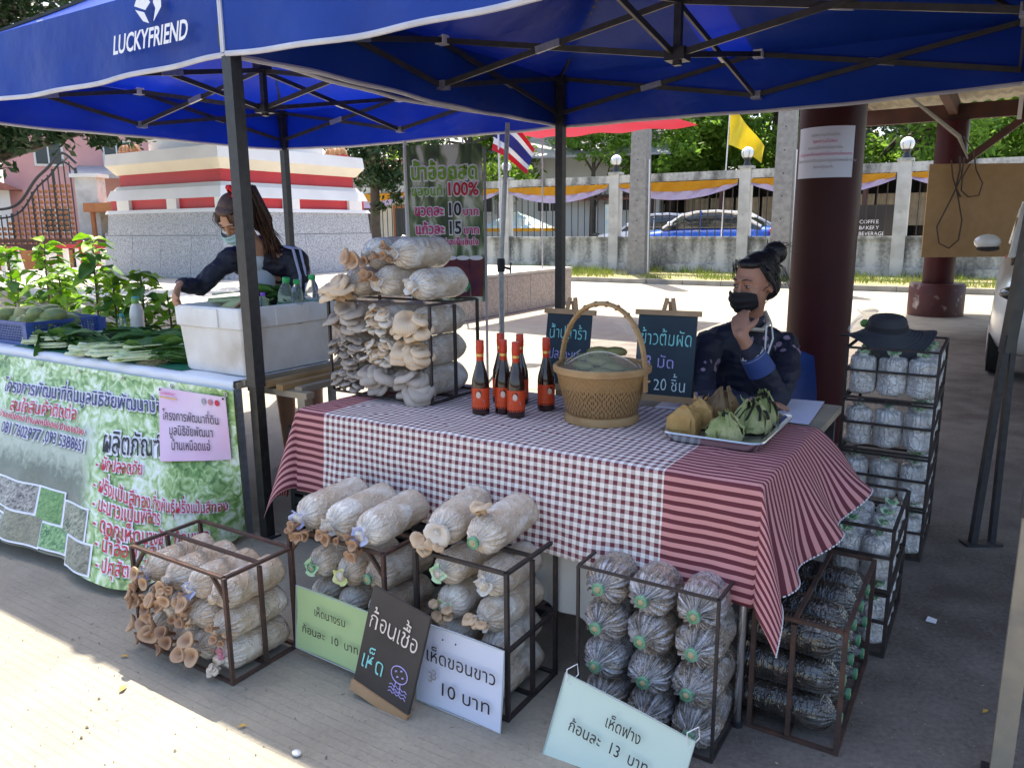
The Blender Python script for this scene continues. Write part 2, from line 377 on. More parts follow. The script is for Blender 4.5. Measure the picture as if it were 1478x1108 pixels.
def cap_mat(name, c0, c1, c2):
    """mushroom cap: darker middle, pale thin edge, fine radial fibres"""
    m = bpy.data.materials.new(name); m.use_nodes = True; nt = m.node_tree; N = nt.nodes; L = nt.links; b = N['Principled BSDF']
    tc = N.new('ShaderNodeTexCoord'); oi = N.new('ShaderNodeObjectInfo'); sp = N.new('ShaderNodeSeparateXYZ'); L.new(tc.outputs['Object'], sp.inputs[0])
    rad = math_node(nt, 'SQRT', math_node(nt, 'ADD', math_node(nt, 'POWER', sp.outputs[0], 2), math_node(nt, 'POWER', sp.outputs[1], 2)))
    an = math_node(nt, 'ARCTAN2', sp.outputs[1], sp.outputs[0])
    n = N.new('ShaderNodeTexNoise'); n.inputs['Scale'].default_value = 40; n.inputs['Detail'].default_value = 5; L.new(tc.outputs['Object'], n.inputs['Vector'])
    r = N.new('ShaderNodeMapRange'); r.inputs[1].default_value = .004; r.inputs[2].default_value = .036; L.new(math_node(nt, 'ADD', rad, math_node(nt, 'MULTIPLY', math_node(nt, 'SUBTRACT', n.outputs['Fac'], .5), .02)), r.inputs[0])
    col = mixc(nt, r.outputs[0], c0, c1)
    w = math_node(nt, 'SINE', math_node(nt, 'MULTIPLY', an, 46))
    col = mixc(nt, math_node(nt, 'MULTIPLY', math_node(nt, 'ADD', math_node(nt, 'MULTIPLY', w, .5), .5), .18), col, c2)
    col = mixc(nt, math_node(nt, 'MULTIPLY', oi.outputs['Random'], .35), col, c2)
    L.new(col, b.inputs['Base Color']); b.inputs['Roughness'].default_value = .5; b.inputs['Subsurface Weight'].default_value = .15; b.inputs['Subsurface Radius'].default_value = (.01, .006, .004)
    bp = N.new('ShaderNodeBump'); bp.inputs['Strength'].default_value = .35; bp.inputs['Distance'].default_value = .0015
    L.new(math_node(nt, 'ADD', math_node(nt, 'MULTIPLY', w, .5), n.outputs['Fac']), bp.inputs['Height']); L.new(bp.outputs[0], b.inputs['Normal'])
    return m
M['cap_tan'] = cap_mat('cap_tan', (.36, .20, .11), (.56, .40, .27), (.28, .15, .08))
M['cap_tan_dark'] = cap_mat('cap_tan_dark', (.24, .12, .065), (.46, .30, .19), (.2, .1, .055))
M['cap_grey'] = cap_mat('cap_grey', (.25, .20, .165), (.46, .39, .33), (.20, .155, .125))
M['cap_cream'] = cap_mat('cap_cream', (.48, .32, .19), (.66, .52, .37), (.38, .24, .13))
M['cap_white'] = cap_mat('cap_white', (.60, .50, .40), (.70, .65, .58), (.42, .33, .25))
M['scrap'] = mk('scrap', (.5, .3, .05), None, rough=.7)

def bag_mat(name, c1, c2, c3, wr=.9, rough=.35, coat=.55, crease_glint=.35, glint_col=(.82, .82, .84), spk=(.16, .11, .07), spa=.35, st=(1, .45, 1), radial=.35):
    """stuffed plastic bag: packed sawdust with pale mycelium seen through creased clear film, its highlights painted in"""
    m = bpy.data.materials.new(name); m.use_nodes = True; nt = m.node_tree; N = nt.nodes; L = nt.links; b = N['Principled BSDF']
    tc = N.new('ShaderNodeTexCoord'); oi = N.new('ShaderNodeObjectInfo')
    ad = N.new('ShaderNodeVectorMath'); ad.operation = 'ADD'; cb_ = N.new('ShaderNodeCombineXYZ')
    for k in range(3): L.new(math_node(nt, 'MULTIPLY', oi.outputs['Random'], 7.3 + k * 3), cb_.inputs[k])
    L.new(tc.outputs['Object'], ad.inputs[0]); L.new(cb_.outputs[0], ad.inputs[1]); vec = ad.outputs[0]
    def noi(sc, det=5, v=vec, dist=0.0):
        n = N.new('ShaderNodeTexNoise'); n.inputs['Scale'].default_value = sc; n.inputs['Detail'].default_value = det; n.inputs['Distortion'].default_value = dist
        L.new(v, n.inputs['Vector']); return n.outputs['Fac']
    def ran(f, lo, hi):
        n = N.new('ShaderNodeMapRange'); n.inputs[1].default_value = lo; n.inputs[2].default_value = hi; L.new(f, n.inputs[0]); return n.outputs[0]
    col = mixc(nt, ran(noi(20, 6), .35, .65), c1, c2)
    col = mixc(nt, ran(noi(9, 6, dist=.8), .48, .62), col, c3)
    col = mixc(nt, math_node(nt, 'MULTIPLY', ran(noi(230, 3), .52, .60), spa), col, spk)
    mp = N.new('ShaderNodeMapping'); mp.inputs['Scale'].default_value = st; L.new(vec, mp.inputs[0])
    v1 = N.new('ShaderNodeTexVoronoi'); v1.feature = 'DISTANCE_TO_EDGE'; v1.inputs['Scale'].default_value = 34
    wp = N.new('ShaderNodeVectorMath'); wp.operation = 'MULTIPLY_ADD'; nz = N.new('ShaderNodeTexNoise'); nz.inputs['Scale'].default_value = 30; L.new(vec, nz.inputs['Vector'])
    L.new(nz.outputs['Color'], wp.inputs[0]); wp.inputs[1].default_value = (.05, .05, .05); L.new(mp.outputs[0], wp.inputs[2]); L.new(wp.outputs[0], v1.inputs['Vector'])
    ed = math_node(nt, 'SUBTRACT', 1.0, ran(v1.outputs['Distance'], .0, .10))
    glint_mask = math_node(nt, 'MULTIPLY', ed, ran(noi(16, 4), .46, .60))
    col = mixc(nt, math_node(nt, 'MULTIPLY', glint_mask, crease_glint), col, glint_col)  # film highlights along the creases, painted into the base colour
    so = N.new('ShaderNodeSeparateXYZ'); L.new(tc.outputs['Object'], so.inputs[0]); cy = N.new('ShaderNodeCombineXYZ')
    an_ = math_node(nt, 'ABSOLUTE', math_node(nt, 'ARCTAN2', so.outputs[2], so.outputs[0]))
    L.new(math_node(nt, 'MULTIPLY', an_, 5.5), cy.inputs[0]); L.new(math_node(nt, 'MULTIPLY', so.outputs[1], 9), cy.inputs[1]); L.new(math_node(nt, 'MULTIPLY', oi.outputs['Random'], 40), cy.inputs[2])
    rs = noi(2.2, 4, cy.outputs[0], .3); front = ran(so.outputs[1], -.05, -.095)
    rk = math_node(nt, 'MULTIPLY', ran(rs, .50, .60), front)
    col = mixc(nt, math_node(nt, 'MULTIPLY', rk, radial), col, glint_col)  # pale highlight streaks painted along the gathered pleats at the mouth
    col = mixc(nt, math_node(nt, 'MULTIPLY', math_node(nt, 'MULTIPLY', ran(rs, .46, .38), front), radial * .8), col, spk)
    L.new(col, b.inputs['Base Color']); b.inputs['Roughness'].default_value = rough
    b.inputs['Coat Weight'].default_value = coat; b.inputs['Coat Roughness'].default_value = .12
    bp = N.new('ShaderNodeBump'); bp.inputs['Strength'].default_value = wr; bp.inputs['Distance'].default_value = .008
    h = math_node(nt, 'ADD', math_node(nt, 'MULTIPLY', ed, .5), math_node(nt, 'MULTIPLY', noi(45, 6, mp.outputs[0], .6), 1.1))
    L.new(h, bp.inputs['Height']); L.new(bp.outputs[0], b.inputs['Normal']); L.new(bp.outputs[0], b.inputs['Coat Normal'])
    return m
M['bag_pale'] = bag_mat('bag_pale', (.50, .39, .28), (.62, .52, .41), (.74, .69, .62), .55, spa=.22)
M['bag_white'] = bag_mat('bag_white', (.54, .51, .48), (.68, .66, .64), (.78, .77, .76), .9, crease_glint=.5, spa=.2)
M['bag_grey'] = bag_mat('bag_grey', (.14, .115, .095), (.46, .36, .27), (.40, .37, .38), .7, coat=1.0, crease_glint=.35, radial=.8, glint_col=(.62, .62, .68), spk=(.02, .018, .016), spa=.7)
M['bag_black'] = bag_mat('bag_black', (.010, .009, .008), (.03, .026, .022), (.05, .04, .035), .45, .14, 1.0, crease_glint=.03, glint_col=(.30, .31, .33), spa=0, st=(.4, 2.0, .4), radial=.3)
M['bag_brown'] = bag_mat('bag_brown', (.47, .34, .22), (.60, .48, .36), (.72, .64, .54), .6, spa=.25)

def ramp_mat(name, build, rough=.6):
    m = bpy.data.materials.new(name); m.use_nodes = True; nt = m.node_tree
    b = nt.nodes['Principled BSDF']; b.inputs['Roughness'].default_value = rough
    build(nt, b); return m
def krama(nt, b):
    uv = nt.nodes.new('ShaderNodeUVMap'); sp = nt.nodes.new('ShaderNodeSeparateXYZ'); nt.links.new(uv.outputs[0], sp.inputs[0])
    p = .0285
    fu = math_node(nt, 'FRACT', math_node(nt, 'DIVIDE', sp.outputs[0], p)); fv = math_node(nt, 'FRACT', math_node(nt, 'DIVIDE', sp.outputs[1], p))
    su = math_node(nt, 'GREATER_THAN', fu, .5); sv = math_node(nt, 'GREATER_THAN', fv, .5)
    end = math_node(nt, 'MAXIMUM', math_node(nt, 'LESS_THAN', sp.outputs[0], .77), math_node(nt, 'GREATER_THAN', sp.outputs[0], 2.172))
    white = (.82, .76, .73); mar = (.20, .012, .028); dark = (.06, .03, .035)
    warp = mixc(nt, su, white, dark); warp = mixc(nt, end, warp, (.42, .05, .075))
    weft = mixc(nt, sv, white, mar)
    fw = math_node(nt, 'ADD', .5, math_node(nt, 'MULTIPLY', end, .0))
    c = mixc(nt, .54, warp, weft); c = mixc(nt, end, c, mixc(nt, sv, (.56, .25, .25), (.105, .008, .02)))
    ns = nt.nodes.new('ShaderNodeTexNoise'); ns.inputs['Scale'].default_value = 900; nt.links.new(uv.outputs[0], ns.inputs['Vector'])
    c = mixc(nt, math_node(nt, 'MULTIPLY', ns.outputs['Fac'], .12), c, (.25, .2, .22))
    nt.links.new(c, b.inputs['Base Color'])
    bp = nt.nodes.new('ShaderNodeBump'); bp.inputs['Strength'].default_value = .25; bp.inputs['Distance'].default_value = .002
    nt.links.new(ns.outputs['Fac'], bp.inputs['Height']); nt.links.new(bp.outputs[0], b.inputs['Normal'])
M['krama'] = ramp_mat('krama', krama, .85)
def floral(nt, b):
    tc = nt.nodes.new('ShaderNodeTexCoord')
    v = nt.nodes.new('ShaderNodeTexVoronoi'); v.inputs['Scale'].default_value = 6.0; nt.links.new(tc.outputs['Object'], v.inputs['Vector'])
    v2 = nt.nodes.new('ShaderNodeTexVoronoi'); v2.inputs['Scale'].default_value = 24; nt.links.new(tc.outputs['Object'], v2.inputs['Vector'])
    near = math_node(nt, 'LESS_THAN', v.outputs['Distance'], .42); pet = math_node(nt, 'LESS_THAN', v2.outputs['Distance'], .40)
    f = math_node(nt, 'MULTIPLY', near, pet)
    sc = nt.nodes.new('ShaderNodeSeparateColor'); nt.links.new(v.outputs['Color'], sc.inputs[0])
    f = math_node(nt, 'MULTIPLY', f, math_node(nt, 'GREATER_THAN', sc.outputs[0], .25))
    nt.links.new(mixc(nt, f, (.010, .011, .026), (.30, .20, .28)), b.inputs['Base Color'])
M['floral'] = ramp_mat('floral', floral, .7)
def basketw(nt, b):
    tc = nt.nodes.new('ShaderNodeTexCoord'); sp = nt.nodes.new('ShaderNodeSeparateXYZ'); nt.links.new(tc.outputs['Object'], sp.inputs[0])
    an = math_node(nt, 'DIVIDE', math_node(nt, 'ARCTAN2', sp.outputs[1], sp.outputs[0]), 2 * math.pi)
    uu = math_node(nt, 'MULTIPLY', an, 14); vv = math_node(nt, 'MULTIPLY', sp.outputs[2], 26)
    tri = lambda x: math_node(nt, 'ABSOLUTE', math_node(nt, 'SUBTRACT', math_node(nt, 'FRACT', x), .5))
    d = math_node(nt, 'ADD', tri(uu), tri(math_node(nt, 'MULTIPLY', sp.outputs[2], 11)))
    rings = math_node(nt, 'GREATER_THAN', math_node(nt, 'FRACT', math_node(nt, 'MULTIPLY', d, 4.0)), .5)
    fine = math_node(nt, 'GREATER_THAN', math_node(nt, 'FRACT', math_node(nt, 'MULTIPLY', an, 120)), .45)
    fz = math_node(nt, 'GREATER_THAN', math_node(nt, 'FRACT', math_node(nt, 'MULTIPLY', sp.outputs[2], 190)), .4)
    low = math_node(nt, 'LESS_THAN', sp.outputs[2], .13)
    f = math_node(nt, 'MULTIPLY', math_node(nt, 'MULTIPLY', rings, fine), math_node(nt, 'ADD', math_node(nt, 'MULTIPLY', low, .75), .2))
    n = nt.nodes.new('ShaderNodeTexNoise'); n.inputs['Scale'].default_value = 40; nt.links.new(tc.outputs['Object'], n.inputs['Vector'])
    base = mixc(nt, n.outputs['Fac'], (.27, .145, .05), (.42, .25, .10))
    nt.links.new(mixc(nt, f, base, (.055, .025, .012)), b.inputs['Base Color'])
    bp = nt.nodes.new('ShaderNodeBump'); bp.inputs['Strength'].default_value = .8; bp.inputs['Distance'].default_value = .003
    nt.links.new(math_node(nt, 'ADD', fine, fz), bp.inputs['Height']); nt.links.new(bp.outputs[0], b.inputs['Normal'])
M['basket_weave'] = ramp_mat('basket_weave', basketw, .5)
def bannermat(nt, b):
    tc = nt.nodes.new('ShaderNodeUVMap'); 
    n1 = nt.nodes.new('ShaderNodeTexNoise'); n1.inputs['Scale'].default_value = 3.0; n1.inputs['Detail'].default_value = 3; nt.links.new(tc.outputs[0], n1.inputs['Vector'])
    n2 = nt.nodes.new('ShaderNodeTexNoise'); n2.inputs['Scale'].default_value = 17; n2.inputs['Detail'].default_value = 5; n2.inputs['Distortion'].default_value = 1.2; nt.links.new(tc.outputs[0], n2.inputs['Vector'])
    r = nt.nodes.new('ShaderNodeValToRGB'); e = r.color_ramp.elements
    e[0].position = .34; e[0].color = (.05, .12, .03, 1); e[1].position = .64; e[1].color = (.86, .90, .84, 1)
    for p, c in ((.42, (.14, .28, .07)), (.49, (.34, .50, .18)), (.56, (.62, .74, .48))):
        q = r.color_ramp.elements.new(p); q.color = (*c, 1)
    s = math_node(nt, 'ADD', math_node(nt, 'MULTIPLY', n1.outputs['Fac'], .50), math_node(nt, 'MULTIPLY', n2.outputs['Fac'], .52))
    nt.links.new(s, r.inputs['Fac'])
    # greenhouse picture printed in the lower left part of the sheet
    sp = nt.nodes.new('ShaderNodeSeparateXYZ'); nt.links.new(tc.outputs[0], sp.inputs[0])
    wob = math_node(nt, 'MULTIPLY', math_node(nt, 'SUBTRACT', n1.outputs['Fac'], .5), .35)
    left = nt.nodes.new('ShaderNodeMapRange'); left.inputs[1].default_value = 1.08; left.inputs[2].default_value = 1.22; nt.links.new(math_node(nt, 'ADD', sp.outputs[0], wob), left.inputs[0])
    dn = nt.nodes.new('ShaderNodeMapRange'); dn.inputs[1].default_value = .33; dn.inputs[2].default_value = .42; nt.links.new(math_node(nt, 'ADD', sp.outputs[1], wob), dn.inputs[0])
    g = nt.nodes.new('ShaderNodeValToRGB'); e = g.color_ramp.elements
    e[0].position = .40; e[0].color = (.50, .56, .46, 1); e[1].position = .95; e[1].color = (.13, .13, .08, 1)
    for p, c in ((.55, (.42, .46, .34)), (.66, (.13, .15, .09)), (.8, (.22, .21, .15))):
        q = g.color_ramp.elements.new(p); q.color = (*c, 1)
    nt.links.new(math_node(nt, 'ADD', sp.outputs[1], math_node(nt, 'MULTIPLY', math_node(nt, 'SUBTRACT', n2.outputs['Fac'], .5), .25)), g.inputs['Fac'])
    c = mixc(nt, math_node(nt, 'MULTIPLY', left.outputs[0], dn.outputs[0]), r.outputs['Color'], g.outputs['Color'])
    nt.links.new(c, b.inputs['Base Color'])
    bp = nt.nodes.new('ShaderNodeBump'); bp.inputs['Strength'].default_value = .12; bp.inputs['Distance'].default_value = .02
    nt.links.new(n1.outputs['Fac'], bp.inputs['Height']); nt.links.new(bp.outputs[0], b.inputs['Normal'])
M['banner'] = ramp_mat('banner', bannermat, .38)
def canemat(nt, b):
    tc = nt.nodes.new('ShaderNodeTexCoord'); mp = nt.nodes.new('ShaderNodeMapping'); mp.inputs['Rotation'].default_value = (0, .7, 0); mp.inputs['Scale'].default_value = (1, 1, .35)
    nt.links.new(tc.outputs['Object'], mp.inputs[0])
    n = nt.nodes.new('ShaderNodeTexNoise'); n.inputs['Scale'].default_value = 11; n.inputs['Distortion'].default_value = .6; nt.links.new(mp.outputs[0], n.inputs['Vector'])
    r = nt.nodes.new('ShaderNodeValToRGB'); e = r.color_ramp.elements
    e[0].position = .38; e[0].color = (.03, .055, .025, 1); e[1].position = .64; e[1].color = (.62, .64, .54, 1)
    for p, c in ((.46, (.07, .13, .04)), (.54, (.22, .27, .14))):
        q = r.color_ramp.elements.new(p); q.color = (*c, 1)
    nt.links.new(n.outputs['Fac'], r.inputs['Fac']); nt.links.new(r.outputs['Color'], b.inputs['Base Color'])
M['cane_print'] = ramp_mat('cane_print', canemat, .4)
def fencemat(nt, b):
    tc = nt.nodes.new('ShaderNodeTexCoord')
    mp = nt.nodes.new('ShaderNodeMapping'); mp.inputs['Scale'].default_value = (1.6, 1.6, .5); nt.links.new(tc.outputs['Object'], mp.inputs[0])
    n = nt.nodes.new('ShaderNodeTexNoise'); n.inputs['Scale'].default_value = 1.5; n.inputs['Detail'].default_value = 9; nt.links.new(mp.outputs[0], n.inputs['Vector'])
    n2 = nt.nodes.new('ShaderNodeTexNoise'); n2.inputs['Scale'].default_value = 14; n2.inputs['Detail'].default_value = 6; nt.links.new(tc.outputs['Object'], n2.inputs['Vector'])
    r = nt.nodes.new('ShaderNodeValToRGB'); e = r.color_ramp.elements
    e[0].position = .38; e[0].color = (.09, .09, .085, 1); e[1].position = .62; e[1].color = (.58, .57, .53, 1)
    q = e.new(.48); q.color = (.26, .26, .24, 1)
    nt.links.new(math_node(nt, 'ADD', math_node(nt, 'MULTIPLY', n.outputs['Fac'], .8), math_node(nt, 'MULTIPLY', n2.outputs['Fac'], .22)), r.inputs['Fac'])
    nt.links.new(r.outputs['Color'], b.inputs['Base Color'])
M['fence_plaster'] = ramp_mat('fence_plaster', fencemat, .9)
M['fence_light'] = mk('fence_light', (.60, .59, .56), (.42, .41, .38), 2.5, .85, .2, 30, c3=(.15, .15, .14), s3=3, strength3=.62)
M['kerb'] = mk('kerb', (.38, .36, .32), (.26, .25, .22), 3, .9, .2, 40)
M['soil_grass'] = mk('soil_grass', (.20, .21, .08), (.30, .25, .14), 2.5, .95, .3, 20)
M['grass'] = mk('grass', (.14, .22, .03), (.24, .26, .06), 1.5, .7, translucent=.4)
def groundmat(nt, b):
    tc = nt.nodes.new('ShaderNodeTexCoord')
    mp = nt.nodes.new('ShaderNodeMapping'); mp.inputs['Rotation'].default_value = (0, 0, -ANG); nt.links.new(tc.outputs['Object'], mp.inputs[0])
    def noi(sc, det=5, vec=None):
        n = nt.nodes.new('ShaderNodeTexNoise'); n.inputs['Scale'].default_value = sc; n.inputs['Detail'].default_value = det
        nt.links.new(vec or tc.outputs['Object'], n.inputs['Vector']); return n.outputs['Fac']
    big = noi(.55, 6); mid = noi(4, 7); fine = noi(60, 6); grit = noi(240, 3)
    r = nt.nodes.new('ShaderNodeValToRGB'); e = r.color_ramp.elements
    e[0].position = .33; e[0].color = (.21, .19, .155, 1); e[1].position = .68; e[1].color = (.36, .33, .262, 1)
    s = math_node(nt, 'ADD', math_node(nt, 'MULTIPLY', big, .4), math_node(nt, 'ADD', math_node(nt, 'MULTIPLY', mid, .35), math_node(nt, 'MULTIPLY', fine, .25)))
    nt.links.new(s, r.inputs['Fac'])
    # broom lines run along the stall front
    sp = nt.nodes.new('ShaderNodeSeparateXYZ'); nt.links.new(mp.outputs[0], sp.inputs[0])
    wv = noi(1.2, 3)
    yy = math_node(nt, 'ADD', sp.outputs[1], math_node(nt, 'MULTIPLY', wv, .03))
    ln = math_node(nt, 'ABSOLUTE', math_node(nt, 'SUBTRACT', math_node(nt, 'FRACT', math_node(nt, 'DIVIDE', yy, .034)), .5))
    line = nt.nodes.new('ShaderNodeMapRange'); line.inputs[1].default_value = .455; line.inputs[2].default_value = .5; nt.links.new(ln, line.inputs[0])
    lf = math_node(nt, 'MULTIPLY', line.outputs[0], math_node(nt, 'MULTIPLY', math_node(nt, 'GREATER_THAN', noi(9, 4), .47), .30))
    sep = nt.nodes.new('ShaderNodeSeparateXYZ'); nt.links.new(tc.outputs['Object'], sep.inputs[0])
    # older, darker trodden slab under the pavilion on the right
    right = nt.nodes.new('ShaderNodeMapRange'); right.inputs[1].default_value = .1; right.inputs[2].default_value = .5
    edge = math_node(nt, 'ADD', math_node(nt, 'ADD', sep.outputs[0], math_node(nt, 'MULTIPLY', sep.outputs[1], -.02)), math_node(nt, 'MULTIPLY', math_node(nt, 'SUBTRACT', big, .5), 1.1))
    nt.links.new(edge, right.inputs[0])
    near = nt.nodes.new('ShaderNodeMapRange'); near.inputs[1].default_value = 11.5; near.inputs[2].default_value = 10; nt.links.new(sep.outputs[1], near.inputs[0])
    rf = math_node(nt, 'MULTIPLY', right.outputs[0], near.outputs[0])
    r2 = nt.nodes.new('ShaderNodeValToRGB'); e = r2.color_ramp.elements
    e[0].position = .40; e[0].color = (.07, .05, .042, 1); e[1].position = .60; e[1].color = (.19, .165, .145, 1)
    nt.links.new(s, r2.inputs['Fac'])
    pale_paving = mixc(nt, lf, r.outputs['Color'], (.10, .09, .085))  # paler base paving colour with the broom lines
    c = mixc(nt, math_node(nt, 'MULTIPLY', rf, .92), pale_paving, r2.outputs['Color'])
    st = nt.nodes.new('ShaderNodeMapRange'); st.inputs[1].default_value = .62; st.inputs[2].default_value = .72; nt.links.new(noi(2.2, 6), st.inputs[0])
    c = mixc(nt, math_node(nt, 'MULTIPLY', st.outputs[0], .55), c, (.08, .07, .06))
    sk = nt.nodes.new('ShaderNodeTexVoronoi'); sk.inputs['Scale'].default_value = 9; nt.links.new(tc.outputs['Object'], sk.inputs['Vector'])
    c = mixc(nt, math_node(nt, 'MULTIPLY', math_node(nt, 'LESS_THAN', sk.outputs['Distance'], .06), .5), c, (.05, .045, .04))
    nt.links.new(c, b.inputs['Base Color'])
    bp = nt.nodes.new('ShaderNodeBump'); bp.inputs['Strength'].default_value = .5; bp.inputs['Distance'].default_value = .006
    hh = math_node(nt, 'ADD', math_node(nt, 'MULTIPLY', grit, .5), math_node(nt, 'SUBTRACT', fine, math_node(nt, 'MULTIPLY', line.outputs[0], .7)))
    nt.links.new(hh, bp.inputs['Height']); nt.links.new(bp.outputs[0], b.inputs['Normal'])
M['ground'] = ramp_mat('ground', groundmat, .85)

# ---------------------------------------------------------------- lettering (built-in font; each glyph placed by hand so that Thai tone marks stack)
GC = {}
def glyph_raw(s, off=0.0):
    c = bpy.data.curves.new('lettering', 'FONT'); c.body = s; c.offset = off; c.resolution_u = 3
    o = bpy.data.objects.new('lettering', c); COL.objects.link(o)
    dg = bpy.context.evaluated_depsgraph_get(); dg.update()
    m = bpy.data.meshes.new_from_object(o.evaluated_get(dg))
    v = [tuple(p.co[:2]) for p in m.vertices]; f = [tuple(p.vertices) for p in m.polygons]
    bpy.data.objects.remove(o); bpy.data.curves.remove(c); bpy.data.meshes.remove(m)
    return v, f
def wid(s):
    v, f = glyph_raw(s); xs = [p[0] for p in v]; return max(xs) - min(xs)
GW = {}
def adv(ch):
    if ch not in GW: GW[ch] = wid('กXก'.replace('X', ch)) - wid('กก')
    return GW[ch]
UPV = set('ัิีึื็'); TONE = set('่้๊๋์'); LOW = set('ุู'); TALL = set('ปฝฟ')
def text_layout(s, off=0.0):
    V, F = [], []; x = 0.0; upper = False; tall = False; ci = 0
    for ch in s:
        ci += 1
        mark = ch in UPV or ch in TONE or ch in LOW
        k = (ch, round(off, 4))
        if ch != ' ':
            if k not in GC: GC[k] = glyph_raw(ch, off)
            gv, gf = GC[k]
            dy = .19 if (ch in TONE and upper) else 0
            dx = -.10 if (mark and ch not in LOW and tall) else (-.03 if mark else 0)
            n = len(V); V += [(p[0] + x + dx, p[1] + dy, .0006 * (ci % 3)) for p in gv]; F += [tuple(i + n for i in f) for f in gf]
        if mark:
            if ch in UPV: upper = True
            continue
        x += adv(ch); upper = False; tall = ch in TALL
        if ch == 'ำ': pass
    return V, F, x
def lettering(s, mat, parent, fn=None, wob=0.0, org=(0, 0, 0), xd=(1, 0, 0), yd=(0, 0, 1), size=.1, width=None, align='L', off=0.0, shear=0.0, name='lettering', lift=0.0):
    V, F, w = text_layout(s, off)
    if wob: V = [(x + wob * noise.noise(Vector((x * 2.1, y * 2.3, len(s)))), y + wob * noise.noise(Vector((x * 1.7, y * 2.6, 7 + len(s)))) + wob * .8 * noise.noise(Vector((x * .6, 0, 3))), d) for x, y, d in V]
    kx = size if width is None else width / w
    x0 = {'L': 0, 'C': -w * kx / 2, 'R': -w * kx}[align]
    org, xd, yd = Vector(org), Vector(xd).normalized(), Vector(yd).normalized()
    n = xd.cross(yd)
    if fn is None: P = [org + xd * (x0 + x * kx + shear * y * size) + yd * (y * size) + n * (lift + d) for x, y, d in V]
    else: P = [fn(x * kx + x0 + shear * y * size, y * size, d) for x, y, d in V]
    g = G().add(P, F)
    return obj(name, g, mat, parent, smooth=0)
# ================================================================ ground and setting
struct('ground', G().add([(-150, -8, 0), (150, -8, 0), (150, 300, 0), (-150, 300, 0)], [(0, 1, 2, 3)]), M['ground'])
def abg(pts): return [W(a, b, z) for a, b, z in pts]
# raised verge with kerb, and the land behind the temple fence
g = G(); n = 40
def verge(u, v):
    a = -17.5 + u * 60; b = 17.06 + v * 2.4
    return W(a, b, .115 + .13 * v + .02 * noise.noise(Vector((a * 1.3, b * 1.3, 0))))
g.grid(verge, 120, 6)
struct('grass_verge', g, M['soil_grass'])
g = G(); g.grid(lambda u, v: W(-60 + 130 * u, 19.46 + 110 * v, .27), 4, 4)
struct('temple_yard', g, M['paving'])
kb = thing('kerb', 'worn concrete kerb of long blocks edging the grass verge below the white fence', 'kerb', -17, 17, 0)
kb['kind'] = 'structure'
km = G().box((.495, 0, .065), (.985, .14, .13)).mesh('kerb_block', M['kerb'])
for i in range(44): obj('kerb_block', km, parent=kb, loc=(i, rnd(-.012, .012), rnd(-.01, .004)), rot=(0, 0, rnd(-.01, .01)))
# grass tufts
g = G(); random.seed(3)
for i in range(9000):
    a = rnd(-10.5, 3.5); b = 17.15 + abs(random.gauss(1.0, .75)) if random.random() < .7 else rnd(17.1, 19.1)
    if b > 19.15: continue
    d = noise.noise(Vector((a * .8, b * .8, 3)))
    if d < -.05 and random.random() < .85: continue
    h = rnd(.05, .16) * (1.3 + d); p = W(a, b, .12 + .13 * (b - 17.06) / 2.4); t = rnd(0, 6.28); w = rnd(.006, .014); l = rnd(-.06, .06)
    q = Vector((math.cos(t), math.sin(t), 0)) * w
    g.add([p - q, p + q, p + Vector((l, rnd(-.05, .05), h))], [(0, 1, 2)])
struct('grass', g, M['grass'], smooth=0, kind='stuff')
# fallen leaves and litter on the paving
leaflit = G().add([(-.014, 0, .002), (-.004, -.007, .005), (.017, 0, .003), (.002, .008, .006)], [(0, 1, 2, 3)]).mesh('fallen_leaf', M['scrap'])
for i, (a, b, r, lab) in enumerate([(.43, -.98, .4, 'yellow brown dry leaf on the paving under the fawn mushroom crate'), (.62, -1.10, 1.9, 'grey brown dry leaf lying on the paving in front of the fawn mushroom crate'),
        (1.12, -1.02, .8, 'tiny orange leaf scrap on shaded paving in front of the green price sign'), (.42, -1.62, 2.4, 'small red brown scrap on the sunlit paving at the lower left'),
        (3.05, .25, 1.0, 'small yellow leaf on the dark ground right of the black bag crate')]):
    o = obj('fallen_leaf', leaflit, scale=1.0 if i != 1 else 1.4); place(o, a, b, .004, r); tag(o, lab, 'leaf')
o = obj('litter_bit', G().ell((0, 0, .008), (.016, .012, .008), 8, 5), M['plastic_white']); place(o, 1.36, -1.02, 0); tag(o, 'small white crumpled litter on the paving at the shadow edge', 'litter')
o = obj('paper_scrap', G().add([(-.018, -.012, .004), (.018, -.015, .004), (.02, .012, .01), (-.012, .015, .014)], [(0, 1, 2, 3)]), M['plastic_white']); place(o, 2.86, .80, 0); tag(o, 'white paper scrap on dark ground beside the near stack of upright bags', 'scrap')

